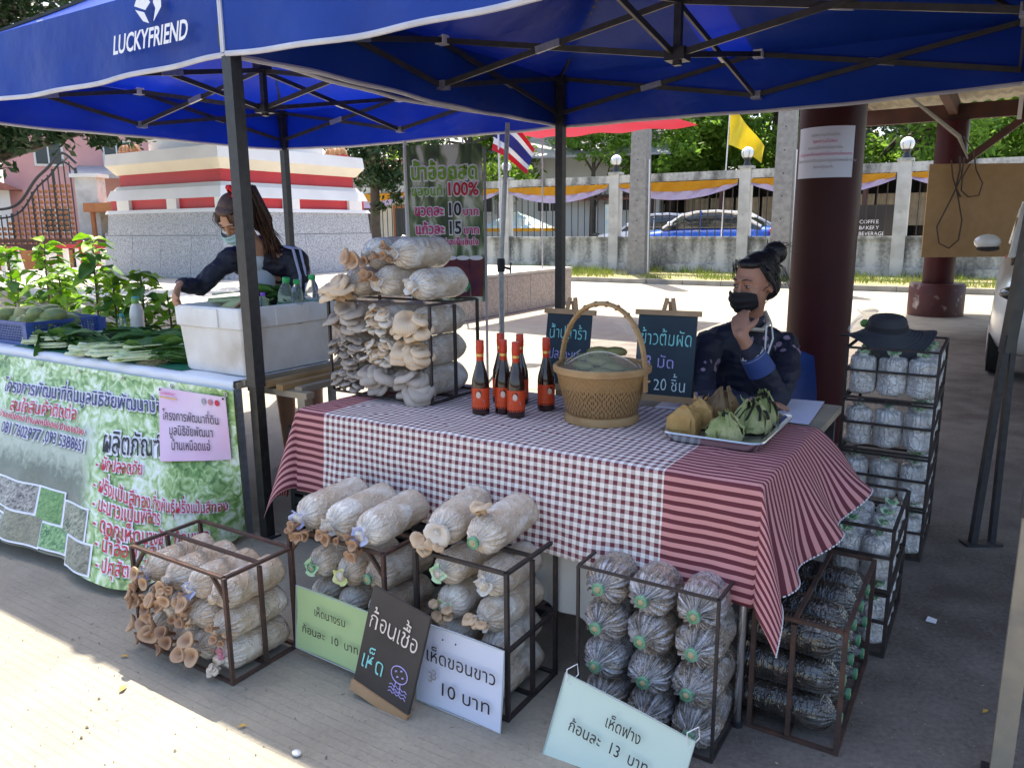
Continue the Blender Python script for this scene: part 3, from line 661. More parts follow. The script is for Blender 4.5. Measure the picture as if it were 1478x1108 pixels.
# ---------------------------------------------------------------- granite platform and monument
pf = thing('stone_platform', 'long low granite clad platform with pale paved top in the sun behind the stall', 'platform', -4.4, 7, 0)
pf['kind'] = 'structure'
P = [(0, -4.3), (0, 4.5), (-10, 4.5), (-10, -2.3), (-3.5, -4.2)]
obj('cladding', G().prism(P, 0, .66), M['granite_warm'], pf)
obj('coping', G().prism([(.03, -4.33), (.03, 4.53), (-10, 4.53), (-10, -2.34), (-3.5, -4.24)], .66, .71), M['paving'], pf)
for i in range(11):
    obj('cladding_slab', G().box((.012, -3.9 + i * .8, .33), (.03, .79, .64)), M['granite_warm'], pf)
mo = thing('monument', 'white and red stepped monument base on a grey granite plinth', 'monument', -7.6, 5.75, 0)
mo['kind'] = 'structure'
LA, LB = 3.3, 3.5     # extents
def ring(name, z0, z1, ins, mat, top_ins=None, par=mo):
    top_ins = ins if top_ins is None else top_ins
    a0, a1, b0, b1 = -LA, 0, 0, LB
    vs = [(a0 + ins, b0 + ins, z0), (a1 - ins, b0 + ins, z0), (a1 - ins, b1 - ins, z0), (a0 + ins, b1 - ins, z0),
          (a0 + top_ins, b0 + top_ins, z1), (a1 - top_ins, b0 + top_ins, z1), (a1 - top_ins, b1 - top_ins, z1), (a0 + top_ins, b1 - top_ins, z1)]
    return obj(name, G().add(vs, [(3, 2, 1, 0), (4, 5, 6, 7), (0, 1, 5, 4), (1, 2, 6, 5), (2, 3, 7, 6), (3, 0, 4, 7)]), mat, par)
ring('plinth', .7, 1.42, -.05, M['granite'], .05); ring('plinth_band', 1.42, 1.79, .035, M['granite'], .06)
for i in range(4):   # granite facing slabs
    obj('granite_slab', G().box((-.42 - i * .83, -.008, 1.06), (.822, .03, .70), Matrix.Rotation(-.139, 3, 'X')), M['granite'], mo)
    obj('granite_slab', G().box((.008, .44 + i * .87, 1.06), (.03, .862, .70), Matrix.Rotation(-.139, 3, 'Y')), M['granite'], mo)
ring('ledge', 1.79, 1.85, .02, M['white_paint'], .05); ring('inset_course', 1.85, 2.02, .11, M['red_paint']); ring('moulding', 2.02, 2.2, .05, M['white_paint'], .12)
ring('step', 2.2, 2.27, .15, M['white_wall'], .2)
ring('red_band', 2.27, 2.47, .24, M['red_paint']); ring('cream_moulding', 2.47, 2.63, .2, M['cream'], .08); ring('cornice', 2.63, 2.83, .08, M['white_paint'], .1)
ring('upper_wall', 2.83, 4.6, .62, M['white_wall'])
for c, w in ((.1, .14), (1.3, .26), (2.7, .36)): obj('moulding_block', G().box((-c - .03, .085, 1.935), (w, .08, .17)), M['white_paint'], mo)
for c, w in ((.1, .14), (.25, .2), (1.52, .34), (3.1, .34)): obj('moulding_block', G().box((-.085, c, 1.935), (.08, w, .17)), M['white_paint'], mo)
for a, b in ((-2.85, .35), (-.42, .42), (-.4, 3.0)):
    t = G()
    for k in range(4): t.lathe([(.05, 0), (.09, .05), (.07, .12), (.03, .17)], 10, (-.18 + k * .12, 0, 0))
    q = obj('lotus_ornament', t, M['gold_trim'], mo, loc=(a, b, 2.83))
    obj('ornament_base', G().box((0, 0, .015), (.5, .16, .03)), M['red_paint'], q)

# ---------------------------------------------------------------- temple fence
fe = thing('fence', 'tall weathered white temple wall fence with piers and thin iron bars', 'fence', 0, 19.2, 0)
FA = [.72 + 3.85 * k for k in range(-5, 4)]
pier_m = G().box((0, 0, 1.6), (.3, .3, 2.8)).mesh('pier', M['fence_light'])
cap_m = G().box((0, 0, 3.03), (.36, .36, .07)).mesh('pier_cap', M['fence_plaster'])
bar_m = G().box((0, 0, 1.95), (.022, .022, 1.75)).mesh('iron_bar', M['cable'])
rail_m = G().box((0, 0, 2.86), (3.55, .2, .22)).mesh('top_rail', M['fence_plaster'])
wall_m = G().box((0, 0, .66), (3.55, .16, .92)).mesh('dwarf_wall', M['fence_plaster'])
wcap_m = G().box((0, 0, 1.16), (3.55, .24, .08)).mesh('wall_coping', M['fence_plaster'])
foot_m = G().box((0, -.02, .3), (3.55, .3, .26)).mesh('wall_footing', M['fence_plaster'])
for k, a in enumerate(FA):
    obj('pier', pier_m, parent=fe, loc=(a, 0, 0)); obj('pier_cap', cap_m, parent=fe, loc=(a, 0, 0))
    if k < len(FA) - 1:
        c = a + 1.925
        obj('top_rail', rail_m, parent=fe, loc=(c, 0, 0)); obj('dwarf_wall', wall_m, parent=fe, loc=(c, 0, 0)); obj('wall_coping', wcap_m, parent=fe, loc=(c, 0, 0)); obj('wall_footing', foot_m, parent=fe, loc=(c, 0, 0))
        if k < 6:
            for j in range(15): obj('iron_bar', bar_m, parent=fe, loc=(a + .36 + j * .224, 0, 0))
wh = ['left of the blue canopy pole', 'beside the bare concrete utility pole', 'right of the blue car', 'left of the brown board', 'far right']
for k, a in enumerate(FA[1:7]):
    lab = ['white globe lamp on the fence pier behind the granite monument', 'white globe lamp on the fence pier behind the small red white blue flag', 'white globe lamp on the fence pier left of the bare concrete utility pole',
           'white globe lamp on the fence pier beside the yellow flag', 'white globe lamp on the fence pier right of the maroon pillar', 'white globe lamp on the fence pier behind the brown board'][k]
    t = thing('globe_lamp', lab, 'lamp', a, 19.2, 3.07, group='globe lamps on the fence piers')
    obj('lamp_base', G().lathe([(.12, 0), (.09, .06), (.07, .12), (.12, .2)], 14), M['black_steel'], t)
    gl = obj('globe', G().ell((0, 0, .33), (.165, .165, .165), 18, 12), M['glow_glass'], t)
    for j in range(6):
        an = j * math.pi / 3; obj('cage_rib', G().tube([(math.cos(an) * .17 * math.sin(q), math.sin(an) * .17 * math.sin(q), .33 - .17 * math.cos(q)) for q in (.35, .8, 1.3, 1.8)], .006, 5), M['black_steel'], gl)
for k in range(7):
    a = FA[k] + .17; w = 3.5
    t = thing('bunting', ['yellow and lilac swag bunting on the fence bay behind the monument', 'yellow and lilac swag bunting hidden mostly behind the sugarcane banner', 'yellow and lilac swag bunting on the fence bay left of the black tent pole',
              'yellow and lilac swag bunting between the utility pole and the yellow flag', 'yellow and lilac swag bunting on the fence bay left of the maroon pillar', 'yellow and lilac swag bunting on the fence bay left of the brown board', 'yellow and lilac swag bunting on the rightmost fence bay'][k], 'bunting', a, 19.05, 2.74, group='swag bunting along the fence')
    def band(z0, z1):
        def f(u, v):
            s = 4 * u * (1 - u); top = -.02 - .0 * s; z = top + z0 * (.25 + .75 * s) + (z1 - z0) * v * (.35 + .65 * s)
            return (u * w, .03 * math.sin(u * 40 + v * 3) - .03 * v, z)
        return f
    obj('yellow_band', G().slab(band(0, -.27), 48, 4, .004), M['yellow_cloth'], t); obj('lilac_band', G().slab(band(-.27, -.5), 48, 4, .004), M['lilac_cloth'], t)

# yellow flag on its staff
t = thing('yellow_flag', 'bright yellow flag leaning on a thin white staff above the fence', 'flag', -3.90, 19.6, .27)
obj('staff', G().tube([(0, 0, 0), (.12, 0, 4.5)], .018, 6), M['plastic_white'], t)
def yf(u, v):
    top = Vector((.11, 0, 4.42)); bot = Vector((.085, 0, 3.42))
    x = u * 1.05
    p = top.lerp(bot, v * (1 - .55 * u)) + Vector((x * .93, .12 * math.sin(u * 9 + v * 2), -1.10 * u ** 1.15 + .0)); return p
obj('flag_cloth', G().slab(yf, 26, 14, .004), M['flag_yellow'], t)

# utility poles
def cpole(a, b, h, w, label, group='concrete utility poles by the fence'):
    t = thing('utility_pole', label, 'pole', a, b, .1, group=group)
    g = G(); g.add([(-w, -w * .8, 0), (w, -w * .8, 0), (w, w * .8, 0), (-w, w * .8, 0), (-w * .7, -w * .6, h), (w * .7, -w * .6, h), (w * .7, w * .6, h), (-w * .7, w * .6, h)],
                   [(3, 2, 1, 0), (4, 5, 6, 7), (0, 1, 5, 4), (1, 2, 6, 5), (2, 3, 7, 6), (3, 0, 4, 7)])
    obj('shaft', g, M['concrete_pole'], t)
    for k in range(9): obj('bolt_hole', G().lathe([(.012, 0), (.018, .004), (.018, .012)], 8, (0, -w * .8 + .02 * k / 9, 1 + k * .55), Matrix.Rotation(R_(90), 3, 'X')), M['ink'], t)
    obj('conduit', G().tube([(w * 1.25, -.1, .0), (w * 1.15, -.1, 3.2)], .02, 6), M['plastic_white'], t)
cpole(-5.82, 18.3, 8, .26, 'thick grey concrete utility pole rising from the grass verge between two fence bays')
cpole(-1.84, 18.0, 8, .24, 'grey concrete utility pole rising just left of the maroon pillar')

# ---------------------------------------------------------------- vehicles
def loft_car(t, L, Wd, body, glassm, roofm, suv=False, low=.2):
    """x runs along the car's length (front at -L/2), y across"""
    if suv:
        hood = [(-.5, .55, .62), (-.485, .28, .98), (-.42, .22, 1.08), (-.2, .22, 1.16), (-.17, .22, 1.18), (.44, .22, 1.2), (.5, .3, 1.08), (.505, .4, .7)]
        gh = [(-.2, 1.16), (-.09, 1.66), (.0, 1.74), (.3, 1.76), (.42, 1.7), (.47, 1.22)]
    else:
        hood = [(-.5, .45, .55), (-.48, .25, .72), (-.4, .2, .82), (-.22, .2, .93), (-.1, .2, .96), (.32, .2, .98), (.46, .22, .98), (.5, .35, .9), (.505, .45, .6)]
        gh = [(-.235, .92), (-.1, 1.34), (.0, 1.44), (.14, 1.46), (.28, 1.38), (.43, .98)]
    def sec(g, rows):
        n = 16; vs = []
        for x, z0, z1, hw in rows:
            for k in range(n):
                a = 2 * math.pi * (k + .5) / n; c, s = math.cos(a), math.sin(a)
                e = .45
                y = math.copysign(abs(c) ** e, c) * hw; z = (z0 + z1) / 2 + math.copysign(abs(s) ** e, s) * (z1 - z0) / 2
                if z > (z0 + z1) / 2: y *= 1 - .12 * ((z - (z0 + z1) / 2) / ((z1 - z0) / 2 + 1e-6)) ** 2
                vs.append((x, y, z))
        m = len(rows)
        g.add(vs, [(i * n + k, (i + 1) * n + k, (i + 1) * n + (k + 1) % n, i * n + (k + 1) % n) for i in range(m - 1) for k in range(n)] + [tuple(range(n)), tuple(reversed([(m - 1) * n + k for k in range(n)]))])
        return g
    def interp(tab, x):
        for p, q in zip(tab, tab[1:]):
            if p[0] <= x <= q[0]:
                f = (x - p[0]) / (q[0] - p[0]); return [p[i] * (1 - f) + q[i] * f for i in range(1, len(p))]
        return list(tab[-1][1:])
    xs = [-.5, -.49, -.47, -.43, -.38, -.3, -.2, -.1, 0, .1, .2, .3, .38, .43, .47, .49, .505]
    obj('body', sec(G(), [(x * L, *interp(hood, x), Wd / 2 * (1 - .28 * max(0, (abs(x) - .38) / .12) ** 2)) for x in xs]), body, t)
    gx = [gh[0][0] + (gh[-1][0] - gh[0][0]) * i / 14 for i in range(15)]
    base = 1.0 if suv else .8
    obj('glasshouse', sec(G(), [(x * L, base, interp(gh, x)[0], Wd / 2 * .86) for x in gx]), glassm, t)
    rt_ = [x for x in gx if interp(gh, x)[0] > gh[1][1] - .12]
    def roofp(u, v):
        x = rt_[0] + (rt_[-1] - rt_[0]) * u; z = interp(gh, x)[0]; y = (v - .5) * 2
        return (x * L, y * Wd / 2 * .73, z + .012 - .06 * abs(y) ** 3)
    obj('roof', G().slab(roofp, 14, 10, .03), roofm, t)
    for s in (-1, 1):
        y = s * Wd / 2 * .83
        pts = [(gh[0][0] * L, y * 1.02, gh[0][1]), (gh[1][0] * L, y * .93, gh[1][1]), (gh[2][0] * L, y * .9, gh[2][1] - .02), (gh[3][0] * L, y * .9, gh[3][1] - .02), (gh[4][0] * L, y * .92, gh[4][1] - .02), (gh[5][0] * L, y * 1.02, gh[5][1])]
        obj('window_pillar', G().tube(pts, .035, 6), roofm, t)
        obj('window_pillar', G().tube([(.03 * L, y * 1.03, base + .1), (.03 * L, y * .93, gh[3][1] - .02)], .03, 6), body, t)
        mr = obj('mirror', G().ell((-.16 * L, s * (Wd / 2 + .10), gh[0][1] + .14), (.08, .13, .085), 12, 8), roofm if not suv else body, t)
        obj('mirror_base', G().ell((-.16 * L, s * (Wd / 2 + .09), gh[0][1] + .07), (.075, .12, .035), 10, 6), M['ink'], mr)
        obj('headlight', G().ell((-.465 * L, s * Wd * .36, .72 if not suv else .86), (.12, .2, .08), 12, 8), M['glass_dark'], t)
        obj('tail_light', G().ell((.49 * L, s * Wd * .36, .85 if not suv else 1.0), (.05, .18, .09), 12, 8), M['lamp_red'], t)
        for x in (-.33, .33):
            w = obj('wheel', G().lathe([(.22, -.11), (.33, -.1), (.345, 0), (.33, .1), (.22, .11)], 24, (x * L, s * (Wd / 2 - .12), .345), Matrix.Rotation(R_(90), 3, 'X')), M['tyre'], t)
            obj('rim', G().lathe([(.02, -.118), (.1, -.118), (.22, -.105)], 18, (x * L, s * (Wd / 2 - .12), .345), Matrix.Rotation(R_(90) * s, 3, 'X')), M['zinc'], w)
    obj('door_handle', G().bar((.0 * L, -Wd / 2 - .005, .86), (.05 * L, -Wd / 2 - .005, .86), .03), M['zinc'], t)
    obj('grille', G().box((-.5 * L, 0, .5), (.05, Wd * .5, .2)), M['ink'], t)
t = thing('parked_car', 'blue sedan with a white roof parked beyond the fence bars', 'car', -5.1, 21.7, .50)
loft_car(t, 4.6, 1.8, M['car_blue'], M['glass_dark'], M['car_white'])
t = thing('parked_car', 'white sedan parked behind the blue sedan beyond the fence', 'car', -7.6, 24.2, .48)
loft_car(t, 4.6, 1.8, M['car_white'], M['glass_dark'], M['car_white'])
t = thing('parked_car', 'white car beyond the fence left of the brown board', 'car', 2.6, 22.2, .2)
loft_car(t, 4.8, 1.8, M['car_white'], M['glass_dark'], M['car_white'])
t = thing('parked_car', 'white car half hidden behind the granite monument beside the fence', 'car', -16.4, 22.5, .1)
loft_car(t, 4.6, 1.8, M['car_white'], M['glass_dark'], M['car_white'])
t = thing('parked_suv', 'silver white vehicle cropped by the right edge of the photo with one wing mirror out', 'suv', world=Vector((6.50, 8.66, 0)), eul=(0, 0, R_(57.7)))
loft_car(t, 4.9, 1.85, M['car_silver'], M['glass_dark'], M['car_silver'], suv=True)
# motorbikes (two dark ones beyond the fence, one at the left)
def moto(label, pos, rz, red=False):
    t = thing('motorbike', label, 'motorbike', world=Vector(pos), eul=(0, 0, rz))
    for x in (-.6, .6):
        w = obj('wheel', G().lathe([(.22, -.045), (.28, -.04), (.3, 0), (.28, .04), (.22, .045)], 20, (x, 0, .3), Matrix.Rotation(R_(90), 3, 'X')), M['tyre'], t)
        for k in range(5):
            an = k * 2 * math.pi / 5; obj('spoke', G().tube([(x, 0, .3), (x + .24 * math.cos(an), 0, .3 + .24 * math.sin(an))], .008, 4), M['zinc'], w)
    obj('fairing', G().tube([(-.45, 0, .95), (-.4, 0, .6), (-.1, 0, .42), (.3, 0, .55), (.7, 0, .72)], [.10, .13, .10, .13, .05], 10), M['lamp_red'] if red else M['black_plastic'], t)
    obj('seat', G().tube([(0, 0, .72), (.3, 0, .78), (.6, 0, .8)], [.08, .12, .09], 10, flat=.5), M['ink'], t)
    obj('handlebar', G().tube([(-.4, -.32, 1.05), (-.46, 0, .98), (-.4, .32, 1.05)], .015, 6), M['ink'], t)
    obj('fork', G().tube([(-.45, 0, .98), (-.6, 0, .3)], .03, 6), M['zinc'], t)
    obj('headlight', G().ell((-.55, 0, .92), (.06, .08, .08), 10, 7), M['glow_glass'], t)
moto('black motorbike parked at the left edge of the granite monument', (-11.9, 22.6, .25), R_(70))
moto('red and white motorbike behind the fence right of the blue sedan', tuple(W(-2.2, 21.0, .5)), ANG + R_(10), True)
moto('blue black motorbike behind the fence just left of the maroon pillar', tuple(W(-1.3, 20.9, .5)), ANG + R_(40))

# ---------------------------------------------------------------- buildings beyond the fence
def window(par, c, w, h, ax, fm, gm):
    d = (w, .06, h)
    f = obj('window', G().box(c, (w, .10, h)), fm, par); obj('pane', G().box((c[0], c[1] - .04, c[2]), (w * .84, .06, h * .84)), gm, f)
    obj('mullion', G().box((c[0], c[1] - .08, c[2]), (w * .05, .03, h * .84)), fm, f)
t = thing('pavilion_hall', 'long open fronted dark hall with brown awning beyond the fence', 'hall', -9.5, 27.5, .25)
obj('rear_wall', G().box((3, 3.5, 1.5), (26, .2, 3)), M['dark_room'], t)
obj('awning', G().add([(-7, -1.2, 2.35), (.6, -1.2, 2.35), (.6, 1.5, 2.9), (-7, 1.5, 2.9), (-7, -1.2, 2.28), (.6, -1.2, 2.28), (.6, 1.5, 2.8), (-7, 1.5, 2.8)], [(0, 1, 2, 3), (7, 6, 5, 4), (0, 4, 5, 1), (1, 5, 6, 2), (3, 2, 6, 7), (0, 3, 7, 4)]), M['roof_red'], t)
obj('roof', G().add([(1, -.5, 2.7), (16, -.5, 2.7), (16, 3.6, 3.3), (1, 3.6, 3.3)], [(0, 1, 2, 3)]), M['dark_room'], t)
for i in range(10): obj('post', G().box((-6.8 + i * 2.5, -1.0 if i < 4 else -.3, 1.3), (.12, .12, 2.6)), M['maroon_beam'], t)
for i in range(14): obj('curtain_panel', G().slab(lambda u, v, i=i: (1.5 + i * 1.0 + u * .9, .6 + .04 * math.sin(u * 25), 2.3 - v * 1.1), 14, 2, .01), M['curtain'], t)
obj('counter', G().box((-4.5, -.6, .55), (3.2, .5, 1.1)), M['white_wall'], t)
for i in range(3): window(t, (-5.2 + i * 2.1, 3.36, 1.6), 1.1, 1.2, 0, M['white_wall'], M['curtain'])
t = thing('refreshment_sign', 'dark menu board with small white lettering behind the fence left of the brown board', 'sign', -.30, 22.6, .3)
obj('board', G().box((0, 0, 1.0), (1.0, .05, 1.5)), M['dark_room'], t)
for i, s in enumerate(['COFFEE', 'BAKERY', 'BEVERAGE', 'TEA', 'BREAD']): lettering(s, M['plastic_white'], t, org=(-.42, -.03, 1.22 - i * .17), size=.15)
t = thing('standing_poster', 'pale blue green poster stand beyond the fence left of the utility pole', 'poster', -9.1, 23.5, .27)
obj('poster_panel', G().box((0, 0, 1.25), (.6, .05, 1.5)), M['sky_poster'], t)
for s in (-.25, .25): obj('leg', G().bar((s, 0, 0), (s, 0, .5), .03), M['zinc'], t)
t = thing('blue_umbrella_stall', 'blue and yellow striped stall umbrella beyond the fence behind the sugarcane banner', 'umbrella', -12.5, 22.5, .27)
obj('cover', G().lathe([(1.5, 1.2), (.8, 1.5), (.02, 1.8)], 8), M['sky_poster'], t); obj('fringe', G().lathe([(1.5, 1.08), (1.51, 1.2)], 8, caps=False), M['yellow_cloth'], t); obj('pole', G().tube([(0, 0, 0), (0, 0, 1.8)], .025), M['zinc'], t)
t = thing('house', 'white gabled house with dark window above the fence near the small national flag', 'house', world=Vector((2.4, 36, .3)), eul=(0, 0, R_(-14)))
obj('wall', G().box((0, 0, 2.6), (9, 6, 5.2)), M['white_wall'], t)
g = G().add([(-2.4, -3.05, 5.0), (2.6, -3.05, 5.0), (.1, -3.05, 7.4), (-2.4, 3, 5.0), (2.6, 3, 5.0), (.1, 3, 7.4)], [(0, 1, 2), (5, 4, 3), (0, 2, 5, 3), (1, 4, 5, 2), (0, 3, 4, 1)]); obj('gable', g, M['cream'], t)
rf = obj('roof', G().bar((-2.9, -3.3, 4.85), (.1, -3.3, 7.6), .14, .3).bar((3.1, -3.3, 4.85), (.1, -3.3, 7.6), .14, .3), M['roof_red'], t)
obj('awning', G().add([(-5.5, -3, 5.0), (5, -3, 5.0), (5, -5.2, 3.9), (-5.5, -5.2, 3.9), (-5.5, -3, 4.92), (5, -3, 4.92), (5, -5.2, 3.82), (-5.5, -5.2, 3.82)], [(3, 2, 1, 0), (4, 5, 6, 7), (2, 3, 7, 6), (0, 4, 7, 3), (1, 2, 6, 5)]), M['roof_grey'], t)
for x in (-.9, .1, 1.1, 3.4): window(t, (x, -3.08, 5.75 if x < 3 else 4.2), .8, .75, 0, M['white_wall'], M['window_dark'])
for x in (-3, 0, 3): window(t, (x, -3.05, 2.4), 1.2, 1.3, 0, M['white_wall'], M['window_dark'])
# shop with orange sign at left of sugarcane banner
t = thing('shophouse', 'low shop with an orange awning behind the fence beside the dark tree', 'shop', world=Vector((-7.2, 37, .2)), eul=(0, 0, R_(-8)))
obj('wall', G().box((0, 0, 2.2), (9, 4, 4.4)), M['cream'], t); obj('awning', G().box((0, -2.6, 2.9), (9, 1.5, .25)), M['roof_red'], t); obj('fascia', G().box((2, -2.2, 3.9), (5, .3, .6)), M['roof_red'], t)
lettering('ร้านอาหาร', M['plastic_white'], t, org=(.6, -2.36, 3.72), size=.42)
for x in (-3, -1, 1, 3): window(t, (x, -2.03, 1.4), 1.3, 1.8, 0, M['orange_wood'], M['window_dark'])
# left background: pink house, white house, ornate gate, kiosk, barriers
t = thing('pink_house', 'pink house with a terracotta porch roof behind the gate at the left', 'house', world=Vector((-19.5, 40, 0)), eul=(0, 0, R_(20)))
obj('wall', G().box((0, 0, 3.4), (9, 6, 6.8)), M['pink_wall'], t)
obj('roof', G().add([(-5, -3.6, 6.7), (5, -3.6, 6.7), (0, -3.6, 9.6), (-5, 3.4, 6.7), (5, 3.4, 6.7), (0, 3.4, 9.6)], [(0, 1, 2), (5, 4, 3), (0, 2, 5, 3), (1, 4, 5, 2), (0, 3, 4, 1)]), M['roof_red'], t)
obj('porch_roof', G().box((2, -4.4, 4.1), (7, 3, .18), Matrix.Rotation(.18, 3, 'X')), M['roof_grey'], t)
for x in (-.8, 2.2, 5.2): obj('porch_column', G().box((x, -5.5, 1.9), (.35, .35, 3.8)), M['pink_wall'], t)
for x, z in ((-2.6, 5), (.2, 5), (3, 5), (-2.6, 2), (.2, 2), (3, 2)): window(t, (x, -3.04, z), 1.2, 1.2, 0, M['white_wall'], M['window_dark'])
t = thing('white_house', 'small white house with a dark red roof at the left edge behind the gate pier', 'house', world=Vector((-25.6, 36, 0)), eul=(0, 0, R_(30)))
obj('wall', G().box((0, 0, 1.7), (5, 5, 3.4)), M['white_wall'], t)
obj('roof', G().add([(-3, -3, 3.3), (3, -3, 3.3), (0, -3, 4.6), (-3, 3, 3.3), (3, 3, 3.3), (0, 3, 4.6)], [(0, 1, 2), (5, 4, 3), (0, 2, 5, 3), (1, 4, 5, 2), (0, 3, 4, 1)]), M['roof_red'], t)
window(t, (.8, -2.53, 1.9), 1.1, 1.1, 0, M['white_paint'], M['window_dark'])
gt = thing('ornate_gate', 'black wrought iron gate with gold filigree and a curved top at the left', 'gate', world=Vector((-16.4, 27.6, 0)))
def gtop(x): return 1.75 + 1.35 * (1 / (1 + math.exp(-(x + .35) * 4.0))) + .55 * math.exp(-((x - .95) / .45) ** 2)
xs = [-1.9 + 3.3 * i / 30 for i in range(31)]
obj('gate_rail', G().tube([(x, 0, gtop(x) + .5) for x in xs], .05, 6), M['black_steel'], gt); obj('gate_rail', G().tube([(x, 0, gtop(x) + .2) for x in xs], .035, 6), M['black_steel'], gt)
obj('gate_rail', G().box((-.25, 0, .35), (3.3, .06, .1)), M['black_steel'], gt)
for i in range(17):
    x = -1.85 + i * .2; obj('gate_bar', G().box((x, 0, (gtop(x) + .2) / 2 + .1), (.03 if i % 4 else .09, .04, gtop(x) + .2)), M['black_steel'], gt)
fm = G().lathe([(.02, -.02), (.07, -.01), (.07, .01), (.02, .02)], 6, M=Matrix.Rotation(R_(90), 3, 'X')).mesh('filigree', M['orange_wood'])
for i in range(15):
    x = -1.75 + i * .2
    for k in range(14):
        z = .7 + k * .18
        if z < gtop(x): obj('filigree', fm, parent=gt, loc=(x, -.03, z), rot=(0, rnd(-.5, .5), 0))
for x, h, lab in ((-18.9, 3.6, 'grey white gate pier at the far left edge of the photo'), (-14.55, 3.3, 'white gate pier right of the black and gold gate')):
    t = thing('gate_pier', lab, 'pier', world=Vector((x, 27.5, 0))); obj('shaft', G().box((0, 0, h / 2), (.75, .6, h)), M['fence_light'], t); obj('cap', G().box((0, 0, h + .06), (.95, .8, .12)), M['white_wall'], t)
t = thing('kiosk', 'small kiosk with an orange brown roof board beside the monument', 'kiosk', world=Vector((-13.4, 27.4, 0)))
obj('roof_board', G().box((.1, 0, 2.28), (2.2, 1.6, .3)), M['orange_wood'], t); obj('wall', G().box((.1, .4, 1.0), (1.9, .1, 2.0)), M['cream'], t)
obj('shelf', G().box((.1, -.2, 1.2), (1.7, .5, .06)), M['ink'], t)
for x in (-.8, 1.0): obj('post', G().box((x, -.6, 1.1), (.12, .12, 2.2)), M['orange_wood'], t)
for i in range(6): obj('jar', G().lathe([(.07, 0), (.07, .16), (.04, .2)], 10, (-.6 + i * .26, -.2, 1.23)), M['cream'], t)
t = thing('low_wall', 'long low wall with a dark red rail in front of the gate', 'wall', world=Vector((-15.5, 25.8, 0)))
obj('wall_body', G().box((0, 0, .55), (9, .25, 1.1)), M['maroon_beam'], t); obj('rail', G().box((0, -.02, 1.2), (9, .12, .12)), M['maroon_beam'], t)
for i in range(8): obj('wall_panel', G().box((-3.9 + i * 1.12, -.14, .55), (1.05, .05, .7)), M['orange_wood'], t)
# white slatted barricades with red rails
for i, (x, y, lab) in enumerate(((-8.9, 13.2, 'white slatted barricade with red rail, leftmost at the photo edge'), (-8.0, 14.6, 'white slatted barricade behind the tallest seedlings'), (-7.3, 16.2, 'white barricade farthest back, left of the monument'))):
    t = thing('barricade', lab, 'barricade', world=Vector((x, y, 0)), eul=(0, 0, R_(-20 + 14 * i)), group=None)
    obj('rail', G().box((0, 0, 1.22), (1.5, .05, .07)), M['red_paint'], t); obj('rail', G().box((0, 0, .75), (1.5, .05, .05)), M['white_paint'], t)
    for k in range(6): obj('slat', G().box((-.62 + k * .25, .03, .62), (.10, .03, 1.24)), M['white_paint'], t)
    for s in (-.7, .7): obj('leg', G().bar((s, -.25, 0), (s, 0, 1.25), .05), M['white_paint'], t); obj('leg', G().bar((s, .3, 0), (s, .03, 1.25), .05), M['white_paint'], t)
o = obj('red_stake', G().tube([(0, 0, 0), (-.05, 0, 1.0)], .045, 8), M['red_paint']); o.location = (-7.1, 13.0, .55); tag(o, 'short dark red stake standing behind the seedlings near the monument', 'stake')
o.location.z = 0; o.scale = (1, 1, 1.35)

# ---------------------------------------------------------------- trees
def tree(label, pos, h, crown, nleaf, ls, mat, trunk_r=.16, seed=1, group=None, bare=0.0):
    random.seed(seed); rs = np.random.RandomState(seed)
    t = thing('tree', label, 'tree', world=Vector(pos), group=group)
    g = G(); top = Vector((rnd(-.3, .3), rnd(-.3, .3), h * .62))
    pts = [Vector((0, 0, 0)), Vector((rnd(-.1, .1), rnd(-.1, .1), h * .22)), Vector((top.x * .5, top.y * .5, h * .42)), top]
    g.tube(pts, [trunk_r * 1.2, trunk_r, trunk_r * .8, trunk_r * .45], 9)
    for (c, r) in crown:
        c = Vector(c); s = pts[random.choice((1, 2, 2, 3))]; m = s.lerp(c, .5) + Vector((rnd(-.3, .3), rnd(-.3, .3), rnd(0, .4)))
        g.tube([s, m, c], [trunk_r * .45, trunk_r * .3, trunk_r * .1], 6)
    obj('trunk', g, M['bark'], t)
    vol = sum(r[0] * r[1] * r[2] for c, r in crown)
    V = []; 
    for c, r in crown:
        n = int(nleaf * (r[0] * r[1] * r[2]) ** .8 / sum((q[0] * q[1] * q[2]) ** .8 for _, q in crown))
        # leaf clumps inside the lobe
        k = max(6, n // 55)
        d = rs.normal(size=(k, 3)); d /= np.linalg.norm(d, axis=1)[:, None]
        cc = d * (rs.uniform(.45, 1.08, (k, 1))) * np.array(r) + np.array(c)
        idx = rs.randint(0, k, n); sp = min(r) * .17
        p = cc[idx] + rs.normal(size=(n, 3)) * np.array([sp * 1.3, sp * 1.3, sp * .75])
        V.append(p)
    p = np.concatenate(V); n = len(p)
    nd = rs.normal(size=(n, 3)) * .8 + np.array([0, 0, .9]); nd /= np.linalg.norm(nd, axis=1)[:, None]
    tx = np.cross(nd, rs.normal(size=(n, 3))); tx /= np.linalg.norm(tx, axis=1)[:, None]; ty = np.cross(nd, tx)
    s = rs.uniform(.6, 1.3, (n, 1)) * ls
    q = np.stack([p - tx * s, p + ty * s * .42, p + tx * s, p - ty * s * .42], 1).reshape(-1, 3)
    m = bpy.data.meshes.new('crown'); m.vertices.add(4 * n); m.vertices.foreach_set('co', q.astype(np.float32).ravel())
    m.loops.add(4 * n); m.loops.foreach_set('vertex_index', np.arange(4 * n, dtype=np.int32)); m.polygons.add(n)
    m.polygons.foreach_set('loop_start', np.arange(0, 4 * n, 4, dtype=np.int32)); m.update(calc_edges=True); m.materials.append(mat)
    obj('crown', m, None, t); return t
